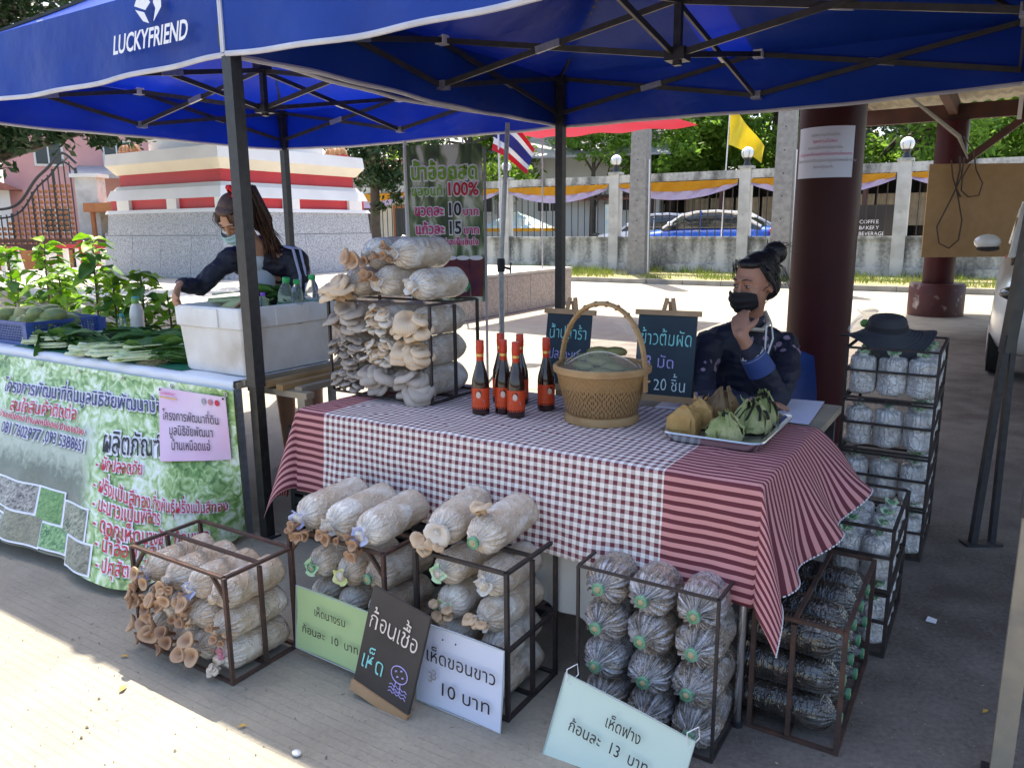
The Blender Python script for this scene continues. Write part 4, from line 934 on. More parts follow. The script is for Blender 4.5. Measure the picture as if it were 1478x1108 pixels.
def lobes(n, R, z0, z1, r, seed):
    random.seed(seed); out = []
    for i in range(n):
        a = rnd(0, 6.28); d = R * math.sqrt(random.random()); z = rnd(z0, z1); q = r * rnd(.7, 1.25)
        out.append(((d * math.cos(a), d * math.sin(a), z), (q, q, q * .7)))
    return out
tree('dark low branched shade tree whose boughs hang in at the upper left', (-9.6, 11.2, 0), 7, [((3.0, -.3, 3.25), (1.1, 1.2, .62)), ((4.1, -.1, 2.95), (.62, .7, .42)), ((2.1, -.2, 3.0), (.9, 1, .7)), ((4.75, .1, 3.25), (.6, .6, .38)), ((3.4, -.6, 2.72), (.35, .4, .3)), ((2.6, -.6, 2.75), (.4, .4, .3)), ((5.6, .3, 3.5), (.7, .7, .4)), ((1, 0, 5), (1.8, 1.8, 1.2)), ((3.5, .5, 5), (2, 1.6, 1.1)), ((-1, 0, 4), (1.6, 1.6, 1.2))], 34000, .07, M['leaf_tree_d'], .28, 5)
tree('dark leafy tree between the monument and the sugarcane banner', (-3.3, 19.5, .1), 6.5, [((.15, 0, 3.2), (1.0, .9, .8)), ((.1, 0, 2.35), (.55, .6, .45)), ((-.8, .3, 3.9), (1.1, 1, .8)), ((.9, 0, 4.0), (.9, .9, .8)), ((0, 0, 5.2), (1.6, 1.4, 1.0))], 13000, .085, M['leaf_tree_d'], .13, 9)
tree('bright yellow green tree glimpsed above the sugarcane banner', (-1.6, 30, .2), 7, lobes(9, 2.6, 3.2, 6, 1.2, 21), 12000, .13, M['leaf_tree_y'], .15, 10)
tree('sunlit broad tree left of the yellow flag above the fence', (6.6, 33, .2), 10, lobes(16, 3.6, 3.6, 8.2, 1.5, 22), 22000, .14, M['leaf_tree'], .22, 11)
tree('pale thin leaved tree behind the bare utility pole', (3.2, 31, .2), 8, lobes(7, 1.8, 4.0, 6.5, .9, 29), 5000, .10, M['leaf_tree'], .1, 19)
tree('light green tree right behind the yellow flag', (10.6, 32, .2), 10, lobes(14, 3.2, 3.4, 8.0, 1.5, 23), 20000, .14, M['leaf_tree'], .2, 12)
tree('deep green tree directly right of the maroon pillar', (15.2, 29, .2), 11, lobes(14, 3.0, 3.0, 8.6, 1.5, 24), 18000, .14, M['leaf_tree'], .25, 13)
tree('bright green tree above the brown board', (19.6, 30, .2), 10, lobes(14, 3.2, 3.2, 8.0, 1.5, 25), 18000, .14, M['leaf_tree_y'], .2, 14)
tree('large green tree at the far right of the photo', (24, 31, .2), 11, lobes(14, 3.6, 3.0, 8.6, 1.6, 26), 16000, .15, M['leaf_tree'], .2, 15)
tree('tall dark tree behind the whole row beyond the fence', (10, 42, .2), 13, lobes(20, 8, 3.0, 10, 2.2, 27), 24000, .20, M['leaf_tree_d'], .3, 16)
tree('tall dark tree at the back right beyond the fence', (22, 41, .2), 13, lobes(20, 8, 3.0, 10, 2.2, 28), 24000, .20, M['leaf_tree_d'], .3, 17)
tree('slender tree between the pink house and the monument', (-15.5, 46, 0), 12, lobes(9, 2.8, 5, 11, 1.5, 31), 9000, .16, M['leaf_tree'], .2, 18)

# ---------------------------------------------------------------- pavilion: two maroon pillars, beams and sheet roof with an added shade strip
def pillar(label, a, b, r, h, base=False):
    t = thing('maroon_pillar', label, 'pillar', a, b, 0)
    obj('shaft', G().lathe([(r, 0), (r, h)], 40), M['pillar'], t)
    if base: obj('pillar_base', G().lathe([(r * 1.8, 0), (r * 1.8, .50), (r * 1.72, .53)], 36), M['pillar_chip'], t)
    return t
pil = pillar('stout glossy maroon pillar with a white notice behind the seated woman', 1.907, 3.32, .208, 3.5)
nt_ = thing('notice_paper', 'white printed notice taped to the maroon pillar', 'notice', 1.907, 3.32, 0)
def cyl(an, z, r=.193): return (r * math.sin(an), -r * math.cos(an), z)
obj('sheet', G().grid(lambda u, v: cyl(-.98 + 1.88 * u, 2.12 - .32 * v, .2105), 16, 4), M['sign_white'], nt_)
for i, (s, w, c) in enumerate([('ขอความร่วมมือ', .5, 'ink_grey'), ('ทุกท่านโปรด', .42, 'ink_pink'), ('สวมหน้ากากอนามัย', .62, 'ink_grey'), ('เว้นระยะห่างอย่างน้อยหนึ่งเมตร', 1.0, 'ink_pink'), ('กรุณาตรวจวัดอุณหภูมิก่อนเข้างาน', 1.2, 'ink_grey'), ('ขอบคุณค่ะ', .36, 'ink_grey')]):
    lettering(s, M[c], nt_, fn=lambda x, y, d, i=i: cyl((.0 + x) / .21, 2.06 - i * .040 + y, .2125 + d), size=.026, width=w * .36, align='C')
pillar('maroon pillar with a peeling round base at the back under the tin roof', 2.07, 12.35, .235, 3.1, True)
rf = thing('pavilion_roof', 'corrugated tin roof on dark red brown beams at upper right, plus added unseen shade strip', 'roof', 0, 0, 0)
def corr(a0, a1, b0, b1, z0, z1):
    return G().slab(lambda u, v: (a0 + (a1 - a0) * u, b0 + (b1 - b0) * v, z0 + (z1 - z0) * u + .02 * math.sin((a0 + (a1 - a0) * u) * 2 * math.pi / .2)), int((a1 - a0) * 30), 1, .006)
for q in ((.62, .90, .62, 14.2), (.90, 1.18, .62, 2.72), (.90, 1.18, 3.38, 14.2), (1.18, 9.5, .62, 14.2)): obj('roof_sheet', corr(*q, 3.55 + (q[0] - .62) * .039, 3.55 + (q[1] - .62) * .039), M['roof_sheet'], rf, smooth=180)  # opening left between sheets to let a sun patch onto the tent
obj('roof_sheet', corr(-.42, .62, .62, 4.6, 3.50, 3.55), M['roof_sheet'], rf, smooth=180)  # unseen lean-to strip, added to shade the right tent
obj('beam', G().box((5, 12.35, 3.24), (8.8, .12, .24)), M['maroon_beam'], rf); obj('beam', G().box((2.07, 7, 3.3), (.12, 13.5, .24)), M['maroon_beam'], rf)
for b in (1.0, 3.5, 6, 8.5, 11, 13.5): obj('purlin', G().box((5.0, b, 3.44), (8.8, .06, .10)), M['wood_grey'], rf)
for a in (.7, 3.2, 4.6): obj('rafter', G().box((a, 9, 3.41), (.06, 10, .12)), M['wood_grey'], rf)
obj('brace', G().bar((2.2, 12.3, 2.4), (3.1, 12.3, 3.15), .11), M['maroon_beam'], rf)
obj('brace', G().bar((2.95, 12.2, 3.4), (2.95, 12.2, 3.05), .06), M['plastic_white'], rf)
bd = thing('brown_board', 'plain brown hardboard panel hung on the back pillar', 'board', world=Vector((7.25, 12.28, 0)), eul=(0, 0, R_(-1)))
obj('panel', G().box((0, 0, 1.69), (1.55, .02, 1.42)), M['board'], bd)
cb = thing('hanging_cable', 'dark looped cable dangling in front of the brown board', 'cable', world=Vector((6.85, 12.2, 0)))
obj('cable_loop', G().tube([(-.1, 0, 2.45), (-.05, 0, 2.2), (.05, 0, 1.95), (.16, 0, 1.55), (.14, 0, 1.25), (0, 0, 1.12), (-.16, 0, 1.2), (-.22, 0, 1.45), (-.05, 0, 1.85), (.08, 0, 2.2), (.1, 0, 2.5)], .011, 6), M['cable'], cb)
obj('cable_loop', G().tube([(.02, -.01, 2.5), (.05, 0, 2.3), (.0, -.02, 2.05), (.1, 0, 1.9)], .013, 6), M['cable'], cb)
obj('cable_loop', G().tube([(.05, 0, 2.8), (.22, 0, 2.6), (.3, 0, 2.3), (.42, 0, 2.1), (.38, 0, 1.92), (.22, 0, 1.9), (.1, 0, 2.0), (.1, 0, 2.2), (.2, 0, 2.4)], .010, 6), M['cable'], cb)
rp = thing('rope_bundle', 'frayed pale rope and wires tied under the tin roof right of the maroon pillar', 'rope', 1.25, 5.2, 0)
random.seed(4)
for k in range(5):
    obj('rope_strand', G().tube([(.1 + rnd(-.05, .05), -.1, 3.25), (.0 + rnd(-.05, .05), 0, 2.95 + rnd(-.05, .05)), (.16 + rnd(-.04, .04), 0, 2.6), (.45 + rnd(-.05, .05), 0, 2.32)], .010, 6), M['rope'], rp)
obj('rope_strand', G().tube([(.2, 0, 3.3), (.45, 0, 2.95), (.9, 0, 2.55), (1.3, 0, 2.2), (1.38, 0, 2.02)], [.008, .009, .014, .02, .006], 6), M['rope'], rp)
# distant pink canopy behind
t = thing('pink_canopy', 'faded pink canopy roof glimpsed behind the blue tents', 'canopy', -3.25, 8.3, .0)
def pc(u, v): return (-1.5 + u * 3.1, v * 2.6, 3.16 + .22 * (1 - abs(2 * v - 1)) * (1 - abs(2 * u - 1)) + .02 * math.sin(u * 20))
obj('cover', G().slab(pc, 20, 10, .004), M['pink_canopy'], t); obj('valance', G().slab(lambda u, v: (-1.5 + u * 3.1, -.003, 3.16 - .08 * v), 14, 2, .004), M['pink_canopy'], t)
for a, b in ((-1.45, 0), (-1.45, 2.6)): obj('leg', G().tube([(a, b, 0), (a, b, 3.16)], .018, 6), M['zinc'], t)

# sawdust, grit and crumbs trodden into the paving round the crates
g = G(); random.seed(77)
for i in range(2600):
    a = rnd(-.2, 3.6); b = rnd(-1.6, .6) if random.random() < .8 else rnd(-1.2, 2.0)
    s_ = rnd(.0012, .0038) * (1 if random.random() < .93 else 2.0); t_ = rnd(0, 6.28); p = W(a, b, .0015 + s_ * .3)
    q = Vector((math.cos(t_), math.sin(t_), 0)) * s_; r_ = Vector((-q.y, q.x, 0)) * rnd(.4, .9); u_ = Vector((0, 0, s_ * .8))
    g.add([p - q, p - r_, p + q, p + r_, p + u_], [(0, 1, 4), (1, 2, 4), (2, 3, 4), (3, 0, 4)])
struct('paving_grit', g, mk('grit', (.20, .16, .11), (.40, .33, .24), 30, .9), smooth=0, kind='stuff')
# ================================================================ canopies
def tent(label, a0, logo=False, skip=()):
    t = thing('canopy_tent', label, 'tent', a0, 0, 0, group='blue pop-up canopy tents')
    S = 3.0; ZE = 2.58; ZP = 3.45
    def roofz(u, v):                       # pyramid roof over its frame, slightly sagging between the bars
        d = 1 - max(abs(2 * u - 1), abs(2 * v - 1))
        w = min(abs(2 * u - 1), abs(2 * v - 1)) / (max(abs(2 * u - 1), abs(2 * v - 1)) + 1e-6)
        return ZE + (ZP - ZE) * d ** 1.12 - .05 * math.sin(math.pi * d) * (1 - w) + min(1, 12 * min(u, v, 1 - u, 1 - v)) * (.016 * noise.noise(Vector((u * 7 + a0, v * 7, 0))) + .010 * math.sin(26 * min(u, v, 1 - u, 1 - v) + 6 * noise.noise(Vector((u * 3, v * 3, a0)))) * (1 - d))
    e = .001
    obj('roof_cover', G().slab(lambda u, v: (e + u * (S - 2 * e), e + v * (S - 2 * e), roofz(u, v)), 72, 72, .002), M['canopy'], t, smooth=70)
    zb = 2.25
    def side(k):
        def P(s, z, off=0):
            c = [(s, off - .0), (S - .015 - off, s), (s, S - .0 - off), (.015 + off, s)][k]
            return (c[0], c[1], z)
        return P
    for k in range(4):
        P = side(k)
        def vf(u, v, P=P, k=k):
            s = .012 + u * (S - .024); sag = .03 * math.sin(u * math.pi) + .012 * math.sin(u * 9 + k + a0)
            z = ZE - (ZE - zb + sag * .6) * v
            w = .012 * math.sin(u * 31 + k) * v + .03 * math.sin(u * 5.2 + k * 2 + a0) * v
            return P(s, z, w)
        va = obj('valance', G().slab(vf, 60, 8, .002), M['canopy'], t, smooth=70)
        obj('hem_tape', G().tube([vf(i / 60, 1.0) for i in range(61)], .012, 6), M['canopy_trim'], va)
    for x, y in ((0, 0), (S, 0), (S, S), (0, S)):
        xo = .012 if x == 0 else -.012; yo = -.006 if y == 0 else .006
        if not (x == 0 and y == S): obj('corner_tape', G().bar((x + xo * .3, y + yo, zb + .005), (x + xo * .3, y + yo, ZE), .016, .008), M['canopy_trim'], t)
    il = .055
    for n, (x, y) in enumerate(((-.005, .04), (3.09, -.07) if not logo else (S - il, il), (S - il, S - il), (il, S - il))):
        if n in skip: continue
        lg = obj('leg', G().box((x, y, (ZE + .75) / 2 ), (.060, .060, ZE - .78)), M['black_steel'], t)
        obj('inner_leg', G().box((x, y, .40), (.050, .050, .78)), M['dark_steel'] if n != 1 else M['wood_grey'], lg)
        obj('foot_plate', G().box((x, y, .006), (.09, .09, .012)), M['black_steel'], lg)
        obj('slider', G().box((x, y, 2.33), (.07, .07, .09)), M['black_steel'], lg)
        obj('leg_sleeve', G().box((x, y, 2.46), (.056, .056, .14)), M['plastic_white'], lg)
        obj('top_bracket', G().box((x, y, ZE - .015), (.075, .075, .06)), M['black_steel'], lg)
    zt, zl = 2.575, 2.325
    def X(p, q, off):
        """one scissor pair from p to q"""
        p, q = Vector(p), Vector(q); d = (q - p).normalized(); nrm = Vector((-d.y, d.x, 0)) * .014
        obj('truss_bar', G().bar(p + nrm + Vector((0, 0, zt)), q + nrm + Vector((0, 0, zl)), .014, .030), M['truss'], t)
        obj('truss_bar', G().bar(p - nrm + Vector((0, 0, zl)), q - nrm + Vector((0, 0, zt)), .014, .030), M['truss'], t)
        c = (p + q) / 2 + Vector((0, 0, (zt + zl) / 2)); dd = (q - p); dd.z = zt - zl; dd = dd.normalized()
        obj('sleeve', G().bar(c - dd * .075 - nrm * 1.5, c + dd * .075 - nrm * 1.5, .020, .037), M['zinc'], t)
    h = S / 2; i = il
    for p, q in (((i, i), (h, i)), ((S - i, i), (h, i)), ((i, S - i), (h, S - i)), ((S - i, S - i), (h, S - i)), ((i, i), (i, h)), ((i, S - i), (i, h)), ((S - i, i), (S - i, h)), ((S - i, S - i), (S - i, h)),
                 ((h, i), (h, h)), ((h, S - i), (h, h)), ((i, h), (h, h)), ((S - i, h), (h, h))):
        X((*p, 0), (*q, 0), 0)
    for p in ((h, i), (h, S - i), (i, h), (S - i, h)):
        for z in (zt, zl): obj('joint', G().box((p[0], p[1], z), (.06, .06, .05)), M['zinc'] if z == zl else M['plastic_white'], t)
    obj('centre_post', G().box((h, h, 2.85), (.036, .036, 1.15)), M['black_steel'], t)
    obj('hub', G().box((h, h, zl), (.10, .10, .06)), M['black_steel'], t); obj('hub', G().box((h, h, 2.6), (.09, .09, .05)), M['black_steel'], t)
    for (x, y) in ((i, i), (S - i, i), (S - i, S - i), (i, S - i)):   # diagonal roof struts
        obj('roof_strut', G().bar((x, y, ZE), (h + (x - h) * .1, h + (y - h) * .1, ZP - .12), .018), M['truss'], t)
    if logo:
        lettering('LUCKYFRIEND', M['white_print'], t, org=(2.21, -.018, 2.335), size=.115, width=.58, shear=.28, off=.02, lift=.006)
        mk_ = G(); S_ = .30; ox, oz = 2.42, 2.435
        # angular twin-leaf emblem
        for poly in ([(.0, .62), (.18, 1.0), (.36, .86), (.52, .62), (.34, .42)], [(.02, .50), (.30, .36), (.42, .0), (.24, .10)], [(.60, .60), (.72, .96), (.86, .78), (.84, .40), (.56, .02), (.66, .40)], [(.40, .90), (.64, 1.0), (.62, .86)]):
            n0 = len(mk_.v); mk_.add([(ox + x * S_ * .8, -.024, oz + z * .14) for x, z in poly], [tuple(range(len(poly)))])
        obj('emblem', mk_, M['white_print'], t, smooth=0)
    return t
tent('right hand blue canopy tent over the checked table, dark navy underneath', 0.0, skip=(2,))
tent('left hand blue canopy tent with white printed logo, glowing bright blue underneath', -3.0, logo=True, skip=(1, 2))
# leaning leg pair by the vehicle
t = thing('tent_leg', 'brown and black tent leg pair standing in front of the silver vehicle', 'tent leg', world=Vector((2.21, 3.44, 0)))
obj('inner_leg', G().bar((-.02, 0, .01), (.045, .03, 1.0), .030), M['black_steel'], t); obj('inner_leg', G().bar((.07, .0, .01), (.075, .03, 1.0), .026), M['black_steel'], t)
obj('outer_leg', G().bar((.055, .035, .92), (.19, .06, 2.6), .05), M['truss'], t)
obj('foot_plate', G().box((.02, 0, .006), (.17, .07, .012)), M['black_steel'], t)

# ================================================================ iron bag crates
def crate(name_label, a, b, z, w, d, h, mat, mid='x', rails=(), group=None, braces=False, thick=.013, cat='crate', name='iron_crate', side_mid=True, front_mid=False, rot=0):
    """open welded frame; local x along the stall, y away; mid: direction of the extra top bar"""
    t = thing(name, name_label, cat, a, b, z, group=group, rot=rot)
    k = thick
    def B(nm, p, q): obj(nm, G().bar(p, q, k, k * .8 if nm != 'post' else k), mat, t)
    for x in (0, w):
        for y in (0, d): B('post', (x, y, 0), (x, y, h))
    for z_ in (k / 2, h):
        for y in (0, d): B('rail', (k / 2, y, z_), (w - k / 2, y, z_))
        for x in (0, w): B('rail', (x, k / 2, z_), (x, d - k / 2, z_))
        if mid == 'x': B('rail', (k / 2, d / 2, z_), (w - k / 2, d / 2, z_))
        if mid == 'y': B('rail', (w * .45, k / 2, z_), (w * .45, d - k / 2, z_))
    if mid == 'x' and side_mid:
        for x in (0, w): B('post', (x, d / 2, k), (x, d / 2, h - k))
    if mid == 'y':
        B('post', (w * .45, 0, k), (w * .45, 0, h - k)); B('post', (w * .45, d, k), (w * .45, d, h - k))
    for zr in rails:
        for y in (0, d): B('rail', (k / 2, y, zr), (w - k / 2, y, zr))
        for x in (0, w): B('rail', (x, k / 2, zr), (x, d - k / 2, zr))
    if braces:
        B('brace', (0, .006, h - .09), (.075, .006, h)); B('brace', (w, .006, h - .09), (w - .075, .006, h))
    return t

# ---------------------------------------------------------------- bag meshes
def bag_mesh(name, seed, r=.058, L=.24, mat=None, pleat=.10, wr=.0025, neck=.018, sq=0.0, npl=19, flat=False):
    """stuffed bag lying along y, gathered mouth at -y; centre of body at the origin"""
    g = G(); n = 76
    prof = [(neck * .9, -L / 2 - .030), (neck, -L / 2 - .018), (neck * 1.05, -L / 2 - .008), (r * .46, -L / 2 - .001), (r * .66, -L / 2 + .006), (r * .84, -L / 2 + .016), (r * .96, -L / 2 + .034)]
    if flat: prof = [(neck * .9, -L / 2 - .016), (neck, -L / 2 - .010), (neck * 1.3, -L / 2 - .004), (r * .5, -L / 2 - .001), (r * .74, -L / 2 + .001), (r * .92, -L / 2 + .007), (r * .99, -L / 2 + .022)]
    m0 = 22
    prof += [(r * (1 + .010 * math.sin(i * 1.3 + seed)), -L / 2 + .05 + (L - .078) * i / m0) for i in range(m0 + 1)]
    prof += [(r * .97, L / 2 - .014), (r * .86, L / 2 - .004), (r * .6, L / 2 + .003), (.004, L / 2 + .005)]
    rows = []; sv = Vector((seed * 3.1, seed * 1.7, 0))
    for i, (rr, y) in enumerate(prof):
        fr = max(0.0, min(1.0, 1 - (y + L / 2) / (.085 if r < .06 else .13)))
        for k in range(n):
            a = 2 * math.pi * k / n; q = rr; c, s = math.cos(a), math.sin(a)
            if sq: e = 1 - sq; c2 = math.copysign(abs(c) ** e, c); s2 = math.copysign(abs(s) ** e, s)
            else: c2, s2 = c, s
            bk = max(0, (y - L / 2 + .04) / .04); q2 = q * (1 + .16 * bk * abs(c) ** 6)
            p = Vector((c2 * q2, y, s2 * q))
            ph = a * npl + 2.2 * noise.noise(Vector((c * 1.5, s * 1.5, seed + y * 8)))
            rad = pleat * r * .30 * math.sin(ph) * fr * (.35 + 1.0 * abs(noise.noise(Vector((c * 3, s * 3, seed * 2.)))) * 1.6)
            rid = 1 - abs(noise.noise(Vector((p.x * 30, p.y * 17, p.z * 30)) + sv)) * 2.2
            rid2 = 1 - abs(noise.noise(Vector((p.x * 70, p.y * 30, p.z * 70)) + sv * 2)) * 2.2
            dd = wr * (.9 * rid + .45 * rid2 - .6) + .0016 * noise.noise(p * 14 + sv)
            if rr < neck * 1.4: dd *= .3; rad *= .5
            p += Vector((c, 0, s)) * (dd + rad)
            if fr > .3 and i > 2: p.y -= rad * 1.2
            rows.append(p)
    m = len(prof)
    g.add(rows, [(i * n + k, (i + 1) * n + k, (i + 1) * n + (k + 1) % n, i * n + (k + 1) % n) for i in range(m - 1) for k in range(n)] + [tuple(range(n)), tuple(reversed([(m - 1) * n + k for k in range(n)]))])
    return g.mesh(name, mat, 180)
BM = {}
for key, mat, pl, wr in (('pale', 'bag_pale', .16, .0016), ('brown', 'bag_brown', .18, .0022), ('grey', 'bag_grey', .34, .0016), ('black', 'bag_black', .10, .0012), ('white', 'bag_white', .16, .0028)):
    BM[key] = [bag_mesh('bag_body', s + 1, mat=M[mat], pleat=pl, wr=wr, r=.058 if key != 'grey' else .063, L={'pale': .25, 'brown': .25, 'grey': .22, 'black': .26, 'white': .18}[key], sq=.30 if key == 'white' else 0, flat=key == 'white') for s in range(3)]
def ruffle(seed, R=.034, dep=.018):
    g = G(); n = 36
    def wob(r, z, a, i): return (r * (1 + (.13 * math.sin(4 * a + seed) + .16 * noise.noise(Vector((math.cos(a) * 1.7, math.sin(a) * 1.7, seed)))) * (r / R)), z + (.007 * math.sin(4 * a + seed * 1.7 + 1) + .012 * noise.noise(Vector((math.cos(a) * 3, math.sin(a) * 3, seed + 5.)))) * (r / R))
    g.lathe([(.012, 0), (R * .5, .004), (R, dep), (R * .98, dep + .0015), (R * .5, .007), (.010, .004)], n, (0, 0, 0), None, wob, caps=False)
    return g
RUF = {c: [ruffle(s, .031, .014).mesh('collar', M[c]) for s in range(3)] for c in ('collar_blue', 'collar_green', 'collar_yellow', 'collar_white', 'collar_pink')}
RING = G().lathe([(.013, 0), (.021, 0), (.022, .006), (.022, .016), (.019, .018), (.013, .018), (.013, 0)], 20, caps=False).mesh('neck_ring', M['ring_green'])
PLUG = G().ell((0, 0, .012), (.0135, .0135, .008), 12, 6).mesh('cotton_plug', M['straw'])

# ---------------------------------------------------------------- mushrooms
def funnel(seed, R=.026, stem=.04, dip=.010, mat='cap_tan'):
    def wob(r, z, a, i): k = r / R; return (r * (1 + .10 * math.sin(2 * a + seed) * k + .06 * math.sin(3 * a + seed * 2) * k), z + .004 * math.sin(2 * a + seed) * k)
    prof = [(.0045, 0), (.005, stem * .5), (.0065, stem * .8), (R * .45, stem + .004), (R * .88, stem + .012), (R, stem + .019), (R * .97, stem + .0235), (R * .8, stem + .0235), (R * .45, stem + .018), (R * .15, stem + .018 - dip), (.0005, stem + .016 - dip)]
    return G().lathe(prof, 22, (0, 0, 0), None, wob).mesh('mushroom', M[mat])
def fan(seed, R=.04, mat='cap_grey'):
    g = G(); n = 32; rings = [(0.05, .002), (.3, .006), (.6, .010), (.82, .0095), (.94, .006), (1.0, .0005), (.985, -.002), (.7, -.0015), (.35, -.008), (.1, -.022)]
    vs = []
    for (q, z) in rings:
        for k in range(n):
            a = 2 * math.pi * k / n
            rr = R * q * (.72 + .34 * math.cos(a)) * (1 + .05 * math.sin(3 * a + seed) + .03 * math.sin(7 * a + seed * 2) + .06 * max(0, math.sin(5 * a + seed)) ** 6)
            vs.append((rr * math.cos(a) * 1.05, rr * math.sin(a) * 1.15, z * R / .04 - .12 * rr * rr / R * math.cos(a) + .0022 * math.sin(4 * a + seed) * q * R / .04))
    m = len(rings)
    g.add(vs, [(i * n + (k + 1) % n, i * n + k, (i + 1) * n + k, (i + 1) * n + (k + 1) % n) for i in range(m - 1) for k in range(n)] + [tuple(range(n)), tuple(reversed([(m - 1) * n + k for k in range(n)]))])
    g.tube([(-.002, 0, -.012 * R / .04), (-R * .35, 0, -.03 * R / .04), (-R * .62, 0, -.035 * R / .04)], [.009, .007, .008], 8)
    return g.mesh('mushroom', M[mat])
FUN = [funnel(s, .022 + .004 * (s % 3), .028 + .008 * (s % 2), .008, 'cap_tan' if s % 3 else 'cap_tan_dark') for s in range(6)]
FUNS = [funnel(s + 9, .013 + .003 * (s % 3), .022, .005, 'cap_tan') for s in range(4)]
FAN = {c: [fan(s, .036 + .006 * (s % 3), c) for s in range(4)] for c in ('cap_grey', 'cap_cream', 'cap_white')}
FANS = {c: [fan(s + 5, .017 + .003 * (s % 3), c) for s in range(3)] for c in ('cap_grey', 'cap_white', 'cap_cream')}

ORD = ['first', 'second', 'third', 'fourth', 'fifth', 'sixth']
def bag(label, a, b, z, kind='pale', collar=None, ring=False, rz=0.0, rx=0.0, ry=0.0, scale=1.0, grp=None, upright=False, ang=None):
    """a: position of the bag's centre; rx tips the mouth up (+) or down"""
    t = thing('substrate_bag', label, 'bag', a, b, z, group=grp)
    base = Euler((0, 0, ANG + rz)).to_matrix()
    if upright: Rm = base @ Matrix.Rotation(R_(-90), 3, 'X') @ Matrix.Rotation(rnd(0, 6), 3, 'Y')
    else: Rm = base @ Matrix.Rotation(rx, 3, 'X') @ Matrix.Rotation(ry, 3, 'Y')
    t.rotation_euler = Rm.to_euler(); t.scale = (scale,) * 3
    obj('bag_body', random.choice(BM[kind]), parent=t)
    L = {'pale': .25, 'brown': .25, 'grey': .22, 'black': .26, 'white': .18}[kind]
    y = -L / 2 - .012
    out = Matrix.Rotation(R_(90), 3, 'X')       # +z of the collar mesh points to -y
    if collar: obj('collar', random.choice(RUF[collar]), parent=t, loc=(0, y - .002, 0), rot=out @ Matrix.Rotation(rnd(0, 6), 3, 'Z'))
    if ring: obj('neck_ring', RING, parent=t, loc=(0, y - .004, 0), rot=out, scale=.82); obj('cotton_plug', PLUG, parent=t, loc=(0, y - .004, 0), rot=out, scale=.82)
    return t, y
def aim(d, roll=0.0):
    q = Vector(d).normalized().to_track_quat('Z', 'Y'); return (q @ Euler((0, 0, roll)).to_quaternion()).to_euler()
def sprout(t, y, kind, n, spread=.03, size=1.0, down=0.0, side=0.0):
    """mushrooms growing from the mouth of bag t (its children)"""
    for i in range(n):
        a = rnd(0, 6.28); rr = spread * math.sqrt(random.random())
        p = Vector((rr * math.cos(a) + side, y - rnd(.0, .014), rr * math.sin(a) - down))
        if kind in ('fun', 'funs'):
            d = Vector((p.x * 14, -1, p.z * 10 + .35))
            obj('mushroom', random.choice(FUN if kind == 'fun' else FUNS), parent=t, loc=p, rot=aim(d, rnd(0, 6)), scale=size * rnd(.75, 1.2))
        else:
            c, big = kind
            m = random.choice((FAN if big else FANS)[c])
            yaw = math.atan2(-1, p.x * 20 + rnd(-.4, .4)); q = Euler((0, 0, yaw)).to_matrix() @ Euler((rnd(-.3, .3), rnd(.15, .85), 0)).to_matrix()
            obj('mushroom', m, parent=t, loc=p + Vector((math.cos(yaw), math.sin(yaw), 0)) * .02, rot=q, scale=size * rnd(.75, 1.2))
random.seed(11)

# crate 1 : fawn funnel mushrooms, by the banner
C1 = 'low crate of fawn mushrooms'
crate('low rusty open iron crate full of bags sprouting fawn mushrooms, left on the paving', .392, -.885, 0, .515, .285, .385, M['rust'], 'x', braces=True)
for r in range(3):
    for c in range(4):
        t, y = bag(f'pale bag, {["bottom","middle","top"][r]} layer, {ORD[c]} from left, in {C1}', .392 + .07 + c * .125, -.74, .068 + r * .115, 'brown', rx=rnd(-.03, .03), rz=rnd(-.04, .04), scale=1.0)
        if r == 2:
            if c in (0, 2): obj('collar', RUF['collar_blue'][c % 3], parent=t, loc=(0.0, y, -.012), rot=Matrix.Rotation(R_(90), 3, 'X'))
            sprout(t, y, 'fun' if c < 2 else 'funs', (6, 8, 4, 0)[c], .045, .82, .03)
        elif r == 1:
            sprout(t, y, 'fun' if c < 3 else 'funs', (8, 6, 6, 3)[c], .05, .85)
            if c == 1: obj('collar', RUF['collar_white'][1], parent=t, loc=(.01, y, 0), rot=Matrix.Rotation(R_(90), 3, 'X'))
            if c == 2: sprout(t, y, ('cap_cream', False), 10, .025, .6)
        else:
            sprout(t, y, 'fun', (5, 4, 4, 0)[c], .045, 1.1, .0)
            if c == 3: obj('collar', RUF['collar_pink'][1], parent=t, loc=(.02, y, .03), rot=Matrix.Rotation(R_(90), 3, 'X'), scale=.7); sprout(t, y, ('cap_white', False), 9, .018, .8, .02)
# crate 2
C2 = 'crate behind green price sign'
crate('tall rusty iron crate of bags behind the green price sign', .90, -.60, 0, .445, .33, .46, M['rust'], 'x', braces=True)
for r in range(3):
    for c in range(3):
        col, rg = [[(None, False), (None, False), (None, False)], [(None, True), ('collar_white', False), (None, True)], [('collar_green', True), ('collar_yellow', False), (None, True)]][r][c]
        bag(f'pale bag, {["bottom","middle","top"][r]} layer, {ORD[c]} from left, inside {C2}', .985 + c * .140, -.435, .075 + r * .125 + (.015 if c == 2 else 0), 'brown', col, rg, rx=rnd(-.05, .05), rz=rnd(-.08, .06))
for c in range(3):
    t, y = bag(f'pale bag with brown sprouts on top of {C2}, {ORD[c]} from left', .985 + c * .140, -.46, .525, 'pale', 'collar_blue' if c != 1 else 'collar_white', rx=.05, rz=-.06 + .03 * c, scale=1.08)
    sprout(t, y, 'funs', (9, 3, 5)[c], .028, 1.0, .035, (.01, .02, -.02)[c])
